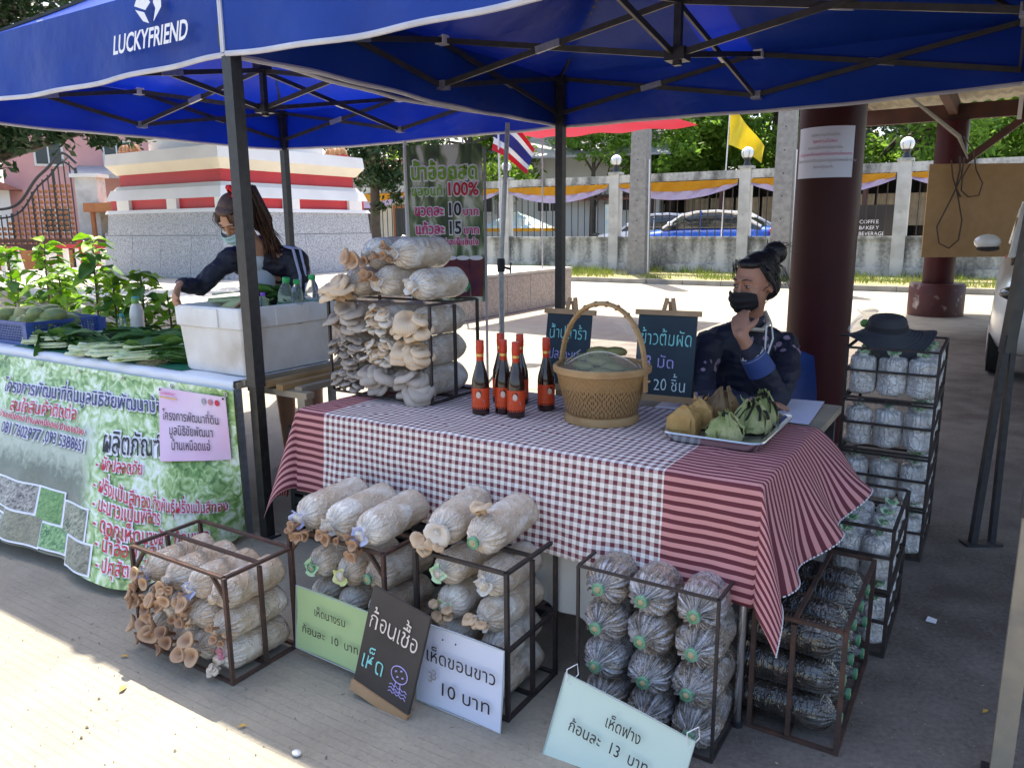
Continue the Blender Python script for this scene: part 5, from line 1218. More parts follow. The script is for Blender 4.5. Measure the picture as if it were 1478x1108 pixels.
# crate 3
C3 = 'crate behind white price sign'
crate('tall dark iron crate of pale bags behind the white price sign', 1.45, -.565, 0, .35, .30, .49, M['rust_dark'], 'x', rails=(.235,))
for r in range(4):
    for c in range(2):
        t, y = bag(f'pale {("left","right")[c]} bag, {["bottom","lower middle","upper middle","top"][r]} layer, inside {C3}', 1.45 + .095 + c * .165, -.41, .070 + r * .118, 'pale', [None, 'collar_white', 'collar_green', 'collar_green'][r] if c == 0 else [None, None, 'collar_white', 'collar_white'][r], rx=rnd(-.04, .08), rz=rnd(-.08, .08))
        if r == 2: sprout(t, y, ('cap_cream', False), 5, .03, 1.1)
t, y = bag('pale bag wearing a large white fungus cap, lying on ' + C3, 1.515, -.40, .565, 'pale', None, rx=.04, rz=.12, scale=1.08, ry=.6)
obj('mushroom', FAN['cap_white'][1], parent=t, loc=(.0, y - .008, .012), rot=Matrix.Rotation(R_(70), 3, 'X') @ Matrix.Rotation(R_(-70), 3, 'Z'), scale=1.15); sprout(t, y, ('cap_cream', False), 7, .03, 1.2, .03)
t, y = bag('pale bag with a fungus chunk on its back, lying on ' + C3, 1.685, -.41, .575, 'pale', None, True, rx=.04, rz=.02, scale=1.1)
obj('mushroom', FAN['cap_cream'][0], parent=t, loc=(-.02, -.09, .068), rot=(0, -.9, 2.2), scale=.75); obj('mushroom', FAN['cap_cream'][2], parent=t, loc=(-.005, -.09, .08), rot=(.3, -.3, -1.2), scale=.7)
# crate 4 : grey straw bags
C4 = 'rod crate behind mint sign'
crate('thin rod iron crate of grey straw bags behind the mint green price sign', 1.965, -.42, 0, .43, .31, .50, M['rust_dark'], 'none', thick=.009)
for r in range(4):
    for c in range(3):
        t, y = bag(f'grey straw bag, {["bottom","third","second","top"][r]} row, {ORD[c]} from left, in {C4}', 2.04 + c * .143, -.29, .072 + r * .124, 'grey', None, True, rx=rnd(-.06, .02), rz=rnd(-.06, .06), scale=1.10)
# crate 5 : black bottle shaped bags lying along the stall, mouths to the right
C5 = 'low crate of black bags'
crate('low rusty iron crate of shiny black bags under the hanging cloth tip', 2.44, -.20, 0, .25, .56, .385, M['rust'], 'y')
for r in range(3):
    for c in range(4):
        kind = 'black'
        t, y = bag(f'shiny black bag, {["bottom","middle","top"][r]} layer, {ORD[c]} from front, in {C5}', 2.53, -.125 + c * .135, .075 + r * .118, kind, None, True, rz=R_(90) + rnd(-.04, .04), scale=1.0)
# stacks 6 and 7 : upright bags
def stack(a, b, w, d, tiers, nx, ny, what, vis):
    h = .24
    for k in range(tiers):
        crate(f'dark iron crate of upright white bags, {vis[k]} of {what}', a, b, k * (h + .001), w, d, h - .008, M['rust_dark'], 'none', rails=(.13,), thick=.012)
        for i in range(nx):
            for j in range(ny):
                if k < tiers - 1 and not (j == 0 or i == nx - 1): continue
                if i == 0 and j > 1 and k < tiers - 1: continue
                x = w * (i + .5) / nx; y = d * (j + .5) / ny
                t, yy = bag(f'upright white bag, {ORD[j]} row, {ORD[i]} from left, {vis[k]} crate of {what}', a + x, b + y, k * (h + .001) + .104, 'white', 'collar_green' if random.random() < .8 else 'collar_white', True, upright=True, scale=w / nx / .132)
stack(2.42, .43, .315, .48, 2, 3, 4, 'near stack beside black bags', ['lower', 'upper'])
stack(2.40, 1.38, .37, .52, 4, 3, 4, 'tall stack under sun hat', ['lowest', 'second', 'third', 'top'])
# crate 0 on the checked table
C0 = 'small crate on checked table'
crate('small dark iron crate of oyster mushroom bags standing on the checked table', .50, .045, .796, .555, .33, .405, M['rust_dark'], 'x', thick=.011)
for r in range(3):
    for c in range(3):
        t, y = bag(f'oyster mushroom bag, {["bottom","middle","top"][r]} layer, {ORD[c]} from left, {C0}', .60 + c * .18, .215, .866 + r * .128, 'pale', None, rx=rnd(-.04, .04), rz=rnd(-.05, .05), scale=1.06)
        k = [[('cap_grey', False), ('cap_grey', True), ('cap_grey', True)], [('cap_grey', False), ('cap_white', False), ('cap_cream', True)], [('cap_grey', True), ('cap_white', False), ('cap_cream', True)]][r][c]
        nn = [[38, 11, 9], [34, 24, 7], [8, 18, 7]][r][c]
        sprout(t, y, k, nn, .062 if nn > 12 else .05, 1.3 if k[1] else 1.25, -.005)
        if (r, c) in ((1, 1), (2, 1)): sprout(t, y, ('cap_cream', False), 8, .05, 1.2, -.01)
for i, (a, z, rz, lab) in enumerate(((.62, 1.275, .05, 'left'), (.80, 1.285, -.05, 'middle'), (.975, 1.275, -.04, 'right'))):
    t, y = bag(f'loose pale bag, {lab} of lower three on {C0}', a, .20, z, 'pale', 'collar_white' if i else None, rz=rz, scale=1.1)
    if i == 0: sprout(t, y, ('cap_cream', True), 6, .03, 1.7, .01, -.03)
    if i == 1: sprout(t, y, 'funs', 4, .03, 1.3, 0, -.02)
for i, (a, rz, lab) in enumerate(((.70, .0, 'left'), (.86, -.06, 'right'))):
    t, y = bag(f'loose pale bag at the very top of {C0}, {lab} one', a, .24, 1.398, 'pale', None if i == 0 else 'collar_white', rz=rz, scale=1.12)
    sprout(t, y, 'fun' if i == 0 else 'funs', 4, .035, 1.1, .02, -.01)

# ================================================================ checked table
tb = thing('folding_table', 'long folding table under the checked cloth, chrome legs showing at the right', 'table', .634, -.245, 0)
obj('tabletop', G().box((.905, .36, .765), (1.80, .70, .035)), M['plastic_white'], tb)
for x in (.04, 1.775):
    for y in (.03, .68):
        l = obj('leg', G().tube([(x, y, .01), (x, y, .75)], .013, 10), M['chrome'], tb); obj('rubber_foot', G().lathe([(.016, 0), (.018, .02)], 10, (x, y, 0)), M['ink'], l)
    obj('cross_bar', G().tube([(x, .03, .22), (x, .68, .22)], .010, 8), M['chrome'], tb)
# the cloth: one sheet, cloth coordinates s (along a) and q (along b)
TA0, TA1, TB0, TB1, TZ = .622, 2.452, -.262, .47, .791
def clothpt(s, q):
    xo = 0.0
    ds = s - TA1 if s > TA1 else (s - TA0 if s < TA0 else 0.0); dq = TB0 - q if q < TB0 else 0.0
    ba = min(max(s, TA0), TA1); bb = max(q, TB0)
    wv = noise.noise(Vector((s * 2.3, q * 2, 0)))
    if ds == 0 and dq == 0: return Vector((ba, bb, TZ + .0035 * noise.noise(Vector((s * 9, q * 9, 4))) + .0028 * max(0, 1 - abs(noise.noise(Vector((s * 3.1, q * 6, 9)))) * 14) + .002))
    sgn = 1 if ds > 0 else -1; r = math.hypot(ds, dq)
    out_s = abs(ds) / r; out_q = dq / r
    rr = max(0, r - .008)
    if ds == 0:
        k = .018 + .020 * math.sin(s * 10.5 + .6 * math.sin(s * 4)) + .014 * math.sin(s * 23 + 1)
        k2 = .006 * noise.noise(Vector((s * 7, q * 9, 3))) + .003 * noise.noise(Vector((s * 22, q * 14, 6)))
        return Vector((ba, bb - .012 - rr * (.05 + k * 1.2) - k2 * min(1, rr * 12), TZ - rr * .995))
    if dq == 0:
        t = (q - TB0) / (TB1 - TB0)
        fl = (.12 + .62 * max(0, t) ** .8) if sgn > 0 else (.20 + .12 * math.sin(t * 7))
        fl += .10 * math.sin(q * 22) * min(1, r * 4)
        fl = max(.04, fl)
        c = math.sqrt(max(.05, 1 - min(.8, fl * fl * .9)))
        return Vector((ba + sgn * (.006 + rr * fl), bb + (rr * .22 * t if sgn > 0 else 0) + .02 * math.sin(r * 20) * t, TZ - rr * c))
    an = math.atan2(abs(ds), dq)     # 0 = front, pi/2 = side
    f = math.sin(2 * an)
    fs = (.12 if sgn > 0 else .22) * out_s ** 2
    offx = sgn * (.006 + rr * (fs + .18 * f * out_s)); offy = -(.012 + rr * (.06 * out_q + .22 * f * out_q))
    return Vector((ba + offx, bb + offy, TZ - rr * (.985 - .10 * f)))
g = G(); S0, S1, Q0, Q1 = .622 - .40, 2.452 + .30, TB0 - .345, TB1
def lin(vals, n):
    out = []
    for (p, q), m in zip(zip(vals, vals[1:]), n): out += [p + (q - p) * i / m for i in range(m)]
    return out + [vals[-1]]
ss = lin([S0, TA0, TA1, S1], [26, 110, 26]); qs = lin([Q0, TB0, Q1], [30, 34])
ns = len(ss)
def skew(s, q):    # the cloth lies a little askew: more drop at the right front corner, hem slopes on the side
    drop = .0 + .035 * max(0, (s - 2.0) / .6) - .008 * math.sin(s * 3)
    if q < TB0: q = TB0 - (TB0 - q) * (1 + drop * 2.2)
    return s, q
vs = []; g.uv = {}
for j, q in enumerate(qs):
    for i, s in enumerate(ss):
        s2, q2 = skew(s, q)
        if s > TA1:      # side overhang grows shorter towards the back
            t = max(0, (q - TB0) / (TB1 - TB0)); s2 = TA1 + (s - TA1) * (1.12 - .25 * t)
        p = clothpt(s2, q2); g.uv[len(vs)] = (s2, q2 + 5); vs.append(p)
fs = [(j * ns + i, j * ns + i + 1, (j + 1) * ns + i + 1, (j + 1) * ns + i) for j in range(len(qs) - 1) for i in range(ns - 1)]
g.add(vs, fs)
cl = obj('tablecloth', g, M['krama'], smooth=180)
# local coordinates of the cloth are stall coordinates
cl.location = W(0, 0, 0); cl.rotation_euler = (0, 0, ANG)
sd = cl.modifiers.new('thickness', 'SOLIDIFY'); sd.thickness = .0015
tag(cl, 'maroon and white checked cotton cloth with striped ends draped over the long table', 'tablecloth')
hs = G()
for jj in range(0, len(qs) - 1):
    for kk_ in range(2):
        f0 = kk_ * .5; pA = Vector(vs[jj * ns + ns - 1]).lerp(Vector(vs[(jj + 1) * ns + ns - 1]), f0); pB = Vector(vs[jj * ns + ns - 1]).lerp(Vector(vs[(jj + 1) * ns + ns - 1]), f0 + .28)
        hs.tube([pA, pB], .0022, 5)
obj('hem_stitch', hs, M['white_cloth'], cl)
uc = obj('under_cloth', G().slab(lambda u, v: (1.70 + .33 * u, -.225 + .012 * math.sin(u * 16) * v, .74 - (.50 + .06 * u) * v), 20, 14, .002), M['under_cloth']); uc.location = W(0, 0, 0); uc.rotation_euler = (0, 0, ANG)
tag(uc, 'plain off white cloth hanging below the checked cloth in the middle of the table', 'cloth')
# black crates in the dark beneath the table
def black_crate(a, b, z, lab):
    t = thing('plastic_crate', lab, 'crate', a, b, z, group='black plastic crates under the tables')
    for k in range(5):
        for (c, d) in (((.22, 0, .03 + k * .055), (.44, .012, .035)), ((.22, .34, .03 + k * .055), (.44, .012, .035)), ((0, .17, .03 + k * .055), (.012, .34, .035)), ((.44, .17, .03 + k * .055), (.012, .34, .035))): obj('slat', G().box(c, d), M['black_plastic'], t)
    for x in (.01, .43):
        for y in (.01, .33): obj('post', G().box((x, y, .14), (.03, .03, .28)), M['black_plastic'], t)
    obj('base', G().box((.22, .17, .008), (.42, .32, .012)), M['black_plastic'], t)
black_crate(.10, .12, 0, 'black plastic crate on the ground between the tent leg and the checked cloth'); black_crate(.10, .12, .285, 'black plastic crate stacked second between the tent leg and the checked cloth')
black_crate(.60, .05, 0, 'black plastic crate in the shadow under the left end of the checked cloth'); black_crate(.62, .07, .285, 'black plastic crate stacked in the shadow under the left end of the checked cloth')
black_crate(1.12, .0, 0, 'black plastic crate in the shadow behind the green price sign')

# ================================================================ price signs
def sheet_sign(name, label, a, b, z, w, h, mat, lean, lines, rot=0, roll=0, edge=True, cat='sign', th=.003):
    """flat card; local x right, z up, leaning back by lean"""
    t = thing(name, label, cat, a, b, z)
    Rm = Euler((0, 0, ANG + rot)).to_matrix() @ Matrix.Rotation(-lean, 3, 'X') @ Matrix.Rotation(roll, 3, 'Y')
    t.rotation_euler = Rm.to_euler()
    def f(u, v): return ((u - .5) * w, .006 * math.sin(u * 3.1) - .003 * math.cos(v * 5), v * h)
    obj('card', G().slab(f, 14, 10, th), M[mat], t)
    if edge:
        obj('laminate_edge', G().tube([f(0, 0), f(1, 0), f(1, 1), f(0, 1), f(0, 0)], .0022, 5), M['sign_edge'], t)
    for (s, x, zz, sz, wd, col) in lines:
        lettering(s, M[col], t, org=(x, -.006, zz), size=sz, width=wd, align='C', off=.004, lift=.004)
    return t
t = sheet_sign('price_sign', 'pale green laminated price card reading 10 baht hung on the rusty crate', 1.125, -.645, .03, .345, .235, 'sign_green', .05, [('เห็ดนางรม', .0, .155, .042, .15, 'ink'), ('ก้อนละ  10  บาท', .0, .075, .042, .27, 'ink')], roll=.03)
t = sheet_sign('price_sign', 'white laminated price card reading 10 baht tied to the dark crate', 1.650, -.625, .0, .325, .27, 'sign_white', .06, [('เห็ดขอนขาว', .01, .155, .062, .27, 'ink'), ('10 บาท', .03, .055, .062, .20, 'ink')], roll=.02)
for x in (-.06, -.01): obj('pin', G().ell((x, -.008, .24), (.003, .003, .003), 6, 4), M['ink'], t)
lettering('3', M['ink_grey'], t, org=(-.115, -.01, .085), size=.05); lettering('3', M['ink_grey'], t, org=(-.10, -.01, .095), size=.05)
t = sheet_sign('price_sign', 'tilted mint green laminated price card reading 13 baht, leaning at the bottom of the photo', 2.16, -.65, -.055, .40, .275, 'sign_mint', .25, [('เห็ดฟาง', .01, .195, .047, .11, 'ink'), ('ก้อนละ  13  บาท', -.02, .132, .047, .25, 'ink')], roll=.16)
for x in (-.185, .185): obj('wire_loop', G().tube([(x, -.006, .255), (x - .01, -.01, .29), (x + .012, -.0, .315), (x + .02, .01, .285), (x + .005, .0, .25)], .0018, 5), M['plastic_white'], t)
bs = thing('chalk_board', 'small black chalk sign with a drawn mushroom leaning between the green and white cards', 'chalkboard', 1.405, -.715, 0)
bs.rotation_euler = (Euler((0, 0, ANG)).to_matrix() @ Matrix.Rotation(-.13, 3, 'X') @ Matrix.Rotation(.20, 3, 'Y')).to_euler()
obj('board', G().box((0, 0, .205), (.235, .012, .335)), M['blackboard'], bs); obj('ledge', G().box((0, -.003, .018), (.242, .02, .036)), M['wood'], bs)
lettering('ก้อนเชื้อ', M['chalk'], bs, org=(0, -.0085, .24), size=.088, width=.205, align='C', off=-.004, wob=.07)
lettering('เห็ด', M['chalk_teal'], bs, org=(-.055, -.0085, .10), size=.088, width=.10, align='C', off=-.004, wob=.07)
def stroke(pts, mat, par, r=.0018, name='chalk_drawing'): obj(name, G().tube(pts, r, 5), mat, par)
stroke([(.055 + .033 * math.cos(a), -.008, .145 + .028 * math.sin(a)) for a in [i * .35 for i in range(19)]], M['chalk_violet'], bs)
for x, z in ((.04, .15), (.06, .16), (.07, .14), (.05, .135)): stroke([(x - .003, -.008, z), (x + .003, -.008, z + .002)], M['chalk_violet'], bs, .0028)
stroke([(.048, -.008, .118), (.045, -.008, .085), (.07, -.008, .085), (.066, -.008, .118)], M['chalk_violet'], bs)
for k in range(3): stroke([(.025 + i * .009, -.008, .075 + k * .012 + .006 * (i % 2)) for i in range(9)], M['chalk_violet'], bs, .0014)
# ================================================================ on the checked table
TT = .796
gb = dict(
 glass=G().lathe([(.002, 0), (.030, 0), (.0335, .004), (.034, .02), (.034, .115), (.032, .135), (.024, .165), (.016, .195), (.0125, .215), (.012, .245)], 28).mesh('glass_bottle', M['sauce_glass']),
 cap=G().lathe([(.0138, .205), (.0142, .235), (.0155, .238), (.0158, .262), (.0150, .266), (.0152, .282), (.014, .285), (.002, .286)], 24).mesh('cap', M['cap_orange']),
 band=G().lathe([(.0146, .224), (.0148, .234)], 24, caps=False).mesh('gold_band', M['gold']),
 label=G().grid(lambda u, v: (.0345 * math.sin(-1.75 + 3.5 * u), -.0345 * math.cos(-1.75 + 3.5 * u), .022 + .082 * v), 24, 2).mesh('label', M['label_orange']))
def curved(pts, r, mat, name):
    return G().add([(r * math.sin(x / .0345), -r * math.cos(x / .0345), z) for x, z in pts], [tuple(range(len(pts)))]).mesh(name, mat, 0)
def disc(cx, cz, rx, rz, n=14): return [(cx + rx * math.cos(2 * math.pi * i / n), cz + rz * math.sin(2 * math.pi * i / n)) for i in range(n)]
gp = [curved(disc(0, .084, .0125, .0145), .0348, M['hair'], 'portrait_hair'), curved(disc(0, .079, .0095, .0125), .0350, M['skin_print'], 'portrait_face'),
      curved([(-.024, .048), (.024, .048), (.020, .060), (.006, .067), (-.006, .067), (-.020, .060)], .0349, M['blue_print'], 'portrait_shirt'), curved([(-.026, .032), (.026, .034), (.024, .042), (-.024, .040)], .03495, M['gold'], 'label_lettering')]
gp2 = G().lathe([(.0343, .004), (.0346, .022), (.0346, .03)], 28, caps=False).mesh('label_base', M['sauce_glass'])
for a, b, r, lab in ((1.305, .030, -.1, 'sauce bottle with orange cap, front left of the six'), (1.375, .085, .05, 'sauce bottle with orange cap, front row middle of the six'), (1.447, .060, 0, 'sauce bottle with orange cap, front right of the six and nearest the viewer'),
                     (1.265, .235, -.3, 'sauce bottle with orange cap, back left of the six, label turned away'), (1.345, .255, .2, 'sauce bottle with orange cap, back middle of the six, mostly hidden'), (1.490, .215, .5, 'sauce bottle with orange cap, standing apart at the right next to the basket')):
    t = thing('sauce_bottle', lab, 'bottle', a, b, TT, rot=r + .45, group='six dark sauce bottles with orange labels')
    o = obj('glass_bottle', gb['glass'], parent=t); obj('cap', gb['cap'], parent=t); obj('gold_band', gb['band'], parent=t); l = obj('label', gb['label'], parent=t); obj('label_base', gp2, parent=l)
    for m in gp: obj(m.name.split('.')[0], m, parent=l)
# woven basket
t = thing('woven_basket', 'round woven bamboo basket with a tall arched handle and diamond pattern', 'basket', 1.745, .185, TT)
BRAD = lambda z: .128 + .045 * (z / .19) ** 1.2 if z > .03 else .128
pr_ = [(.02, .012), (.125, .012), (.128, .03)] + [(BRAD(z), z) for z in [.035 + .012 * i for i in range(14)]]
obj('body', G().lathe(pr_ + [(.160, .19), (.12, .05), (.02, .04)], 64), M['basket_weave'], t)
obj('base_ring', G().lathe([(.118, 0), (.138, 0), (.140, .012), (.136, .026), (.128, .030)], 48, caps=False), M['bamboo'], t)
obj('rim', G().lathe([(.170, .18), (.180, .186), (.182, .202), (.174, .210), (.165, .204), (.164, .186), (.170, .18)], 48, caps=False), M['bamboo'], t)
hp = [(.172 * math.cos(q) * (1 + .07 * math.sin(q) ** 2), 0, .12 + .31 * math.sin(q) ** .8) if math.sin(q) > 0 else (.172 * math.cos(q), 0, .12) for q in [math.pi * i / 40 for i in range(41)]]
hd = obj('handle', G().tube(hp, .0085, 10), M['bamboo'], t)
for o_ in (-.011, .011): obj('handle_strand', G().tube([(x, o_, z) for x, y, z in hp], .0055, 8), M['bamboo'], hd)
for i in range(1, 40, 3):
    p = Vector(hp[i]); d = (Vector(hp[i + 1 if i < 40 else i]) - Vector(hp[i - 1])).normalized()
    obj('binding', G().tube([p - d * .003, p + d * .003], .0185, 10, flat=.62), M['wood'], hd)
bk = t
random.seed(21)
def parcel(g, c, s, ax):
    Rz = Euler((rnd(-.3, .3), rnd(-.3, .3), ax)).to_matrix(); n0 = len(g.v)
    g.ell((0, 0, 0), (s, s * .62, s * .45), 9, 6)
    for i in range(n0, len(g.v)):
        p = Vector(g.v[i]); p.z = max(p.z, -s * .28); p.z = min(p.z, s * .26 + .02 * (1 - abs(p.x) / s)); g.v[i] = tuple(Rz @ p + Vector(c))
for i in range(11):
    a = i * 2.4; r = .1 * math.sqrt(i / 11); g = G(); z = .175 + .028 * (i % 2) + (.045 if r < .06 else .0) + (.015 if i > 8 else 0)
    parcel(g, (0, 0, 0), .048, a * 1.3)
    g.tube([(-.03, -.02, -.01), (-.03, .0, .017), (-.03, .02, -.01)], .003, 6)
    o = obj('leaf_parcel', g, M['parcel_leaf']); w = W(1.745, .185, TT) + Euler((0, 0, ANG)).to_matrix() @ Vector((r * math.cos(a), r * math.sin(a), z)); o.location = w
    tag(o, 'banana leaf parcel in woven basket, ' + ['centre of the heap', 'rear left of centre', 'front of centre', 'rear right near rim', 'left near rim', 'front right near rim', 'rear of the heap', 'front left near rim', 'right rim', 'rear left rim', 'front rim'][i], 'parcel', 'leaf parcels in the woven basket')
# clear film over basket
fl = thing('plastic_film', 'crumpled clear plastic film over the woven basket and its handle', 'plastic film', 1.745, .185, TT)
def filmf(u, v):
    an = -2.2 + 4.4 * u; z = .20 + .13 * v - .02 * math.cos(an)
    r = .18 * (1 - .18 * v) + .006 * noise.noise(Vector((u * 9, v * 5, 1)))
    return (r * math.sin(an), -r * math.cos(an) * (1 - .35 * v), .185 + (.05 + .035 * math.sin(an * 2 + 1)) * v + .0 * z)
obj('film', G().grid(filmf, 40, 8), M['film'], fl)
obj('film_edge', G().tube([filmf(i / 40, 1) for i in range(41)], .0022, 5), M['film_white'], fl)
def film3(u, v):
    q = .35 + 1.3 * u; rr = .172 * (1 + .07 * math.sin(q) ** 2) * (1 - .16 * v); return (rr * math.cos(q) + .004 * noise.noise(Vector((u * 12, v * 4, 5))), .012 + .01 * noise.noise(Vector((u * 10, v * 3, 6))), .12 + (.31 - .06 * v) * math.sin(q) ** .8)
obj('film', G().grid(film3, 40, 5), M['film'], fl)
# tray with leaf packets
t = thing('metal_tray', 'shallow silver metal tray holding leaf packets', 'tray', 2.045, .02, TT)
def tray(w, d, h):
    g = G()
    def rr(x0, y0, x1, y1, r, z, n=5):
        out = []
        for (cx, cy, s) in ((x1 - r, y0 + r, -90), (x1 - r, y1 - r, 0), (x0 + r, y1 - r, 90), (x0 + r, y0 + r, 180)):
            out += [(cx + r * math.cos(R_(s + 90 * k / n)), cy + r * math.sin(R_(s + 90 * k / n)), z) for k in range(n + 1)]
        return out
    rings = [rr(.03, .03, w - .03, d - .03, .03, .002), rr(.02, .02, w - .02, d - .02, .035, .004), rr(.008, .008, w - .008, d - .008, .04, h), rr(-.006, -.006, w + .006, d + .006, .045, h + .002), rr(-.008, -.008, w + .008, d + .008, .045, h - .003), rr(.012, .012, w - .012, d - .012, .04, 0)]
    n = len(rings[0]); vs = sum(rings, [])
    return g.add(vs, [tuple(range(n))] + [(i * n + k, i * n + (k + 1) % n, (i + 1) * n + (k + 1) % n, (i + 1) * n + k) for i in range(len(rings) - 1) for k in range(n)])
obj('pan', tray(.325, .45, .032), M['steel_tray'], t)
def packet(a, b, s, h, mat, lab, rz, kind, tails=0):
    t = thing('leaf_packet', lab, 'packet', a, b, TT + .006, rot=rz); g = G(); random.seed(int(a * 1000))
    sd_ = a * 7
    if kind == 'box':
        prof = [(1, 0), (1.02, .3), (.95, .62), (.62, .86), (.12, .98), (.05, 1.0)]
        n = 24; vs = []
        for q, z in prof:
            for k in range(n):
                an = 2 * math.pi * k / n; c, s_ = math.cos(an), math.sin(an); e = .28
                vs.append((math.copysign(abs(c) ** e, c) * s * q * (.75 if z > .8 else 1) + .003 * noise.noise(Vector((k, z * 4, sd_))), math.copysign(abs(s_) ** e, s_) * s * (q if z < .8 else q * .55), z * h + .004 * noise.noise(Vector((k * .6, z * 3, sd_)))))
        m = len(prof); g.add(vs, [(i * n + k, i * n + (k + 1) % n, (i + 1) * n + (k + 1) % n, (i + 1) * n + k) for i in range(m - 1) for k in range(n)] + [tuple((m - 1) * n + k for k in range(n)), tuple(reversed(range(n)))])
    else:
        nn = 11; prof = [(s * .86, 0), (s * 1.04, h * .12), (s * 1.06, h * .34), (s * .98, h * .55), (s * .72, h * .74), (s * .42, h * .86), (s * .16, h * .93)]
        vs = []
        for i, (r, z) in enumerate(prof):
            for k in range(nn):
                an = 2 * math.pi * k / nn + .25 * noise.noise(Vector((k, i, sd_))); q = r * (1 + .17 * noise.noise(Vector((k * 1.3, i * .6, sd_)))) * (1.0 if k % 2 else .90)
                vs.append((q * math.cos(an), q * math.sin(an), z + .007 * noise.noise(Vector((k, i * 2, sd_ + 4)))))
        m = len(prof); g.add(vs, [(i * nn + k, i * nn + (k + 1) % nn, (i + 1) * nn + (k + 1) % nn, (i + 1) * nn + k) for i in range(m - 1) for k in range(nn)] + [tuple((m - 1) * nn + k for k in range(nn)), tuple(reversed(range(nn)))])
        for j in range(5):      # overlapping leaf flaps folded up to the top
            an0 = j * 1.27 + sd_ + rnd(-.35, .35); tp = rnd(.78, 1.08); wd_ = rnd(.9, 1.6)
            def fl_(u, v, an0=an0, tp=tp, wd_=wd_):
                q = s * (1.07 - .0 * v) * (1 if v < .4 else 1 - (v - .4) * 1.15) + .002; an = an0 + (u - .5) * wd_ * (1 - .45 * v); z = h * (.06 + tp * v) + .013 * noise.noise(Vector((u * 3, v * 4, an0))); q += .008 * noise.noise(Vector((u * 4, v * 5, an0 + 5)))
                q = max(q, s * .12); return (q * math.cos(an), q * math.sin(an), z)
            g.slab(fl_, 6, 7, .0012)
    body = obj('leaf_wrapping', g, M[mat], t, smooth=24)
    obj('fold', G().slab(lambda u, v: (s * (-.5 + u) * 1.3, -s * 1.02 - .004 - .002 * math.sin(u * 9), h * (.25 + .55 * v) * (1 - .15 * abs(u - .5))), 8, 4, .0015), M[mat], t) if kind == 'box' else None
    if mat == 'packet_green' and tails > 6:
        for k in range(5):
            a_ = rnd(0, 6.28); obj('charred_strip', G().slab(lambda u, v, a_=a_: (s * (1.12 - .9 * u) * math.cos(a_ + .5 * u) + .010 * (v - .5), s * (1.12 - .9 * u) * math.sin(a_ + .5 * u) + .008 * (v - .5), h * (.55 + .52 * u) + .004 * math.sin(u * 9 + a_)), 8, 2, .0015), M['char'], t)
    for k in range(tails):
        an = rnd(0, 6.28); p = Vector((s * .4 * math.cos(an), s * .4 * math.sin(an), h * .95)); q = p + Vector((rnd(-.03, .03), rnd(-.03, .02), rnd(.0, .03)))
        obj('leaf_tip', G().slab(lambda u, v, p=p, q=q: p.lerp(q, u) + Vector((0, 0, .004 * math.sin(u * 6))) + Vector((.011 * (v - .5) * (1 - u), .011 * (v - .5), 0)), 5, 2, .001), M['char'] if (k % 3 == 1 and mat == 'packet_green') else M[mat], t)
packet(2.085, .125, .052, .098, 'packet_tan', 'tan leaf packet folded like a box at the left of the tray', .12, 'box', 3)
packet(2.10, .245, .046, .10, 'packet_tan', 'tan and olive leaf packet standing behind the box shaped one', .3, 'box', 4)
packet(2.145, .355, .060, .115, 'packet_dark', 'dark brown shiny leaf packet at the back left of the tray', -.2, 'bun', 3)
packet(2.225, .125, .058, .085, 'packet_green', 'pale green leaf packet at the front of the tray', .0, 'bun', 5)
packet(2.275, .27, .060, .10, 'packet_green', 'charred pale green leaf packet at the right of the tray', .4, 'bun', 14)
packet(2.28, .385, .052, .105, 'packet_green', 'green leaf packet with upright tips at the back right of the tray', .9, 'bun', 12)
# chalkboard easels
def easel(a, b, z, w, h, rot, label, lines):
    t = thing('easel_chalkboard', label, 'chalkboard', a, b, z); Rm = Euler((0, 0, ANG + rot)).to_matrix() @ Matrix.Rotation(-.16, 3, 'X'); t.rotation_euler = Rm.to_euler()
    obj('slate', G().box((0, 0, .03 + h / 2), (w, .008, h)), M['slate'], t)
    obj('top_rail', G().box((0, 0, h + .037), (w + .03, .020, .022)), M['wood'], t); obj('bottom_rail', G().box((0, -.004, .022), (w + .03, .028, .026)), M['wood'], t)
    for s in (-1, 1): obj('leg', G().bar((s * w * .42, .008, 0), (s * .012, .014, h + .10), .016, .010), M['wood'], t)
    obj('rear_leg', G().bar((0, .022, h + .085), (0, .022 + h * .5, .02 + h * .1), .016, .010), M['wood'], t)
    for (s, x, zz, sz, wd, col) in lines: lettering(s, M[col], t, org=(x, -.0055, zz), size=sz, width=wd, align='C', off=-.006, wob=.06)
easel(1.385, .555, .79, .215, .315, .02, 'slate easel chalkboard at the left with teal chalk writing about fish sauce', [('น้ำปลาร้า', .0, .235, .075, .185, 'chalk_teal'), ('ปลากะเบน', .0, .145, .06, .17, 'chalk_violet'), ('20.-', .03, .06, .06, .09, 'chalk_white')])
easel(1.795, .665, .765, .25, .345, .10, 'slate easel chalkboard at the right behind the woven basket with white and teal chalk writing', [('ข้าวต้มผัด', .0, .245, .085, .225, 'chalk_teal'), ('3 มัด', -.02, .15, .07, .13, 'chalk_violet'), ('20 ชิ้น', .03, .055, .07, .14, 'chalk_white')])
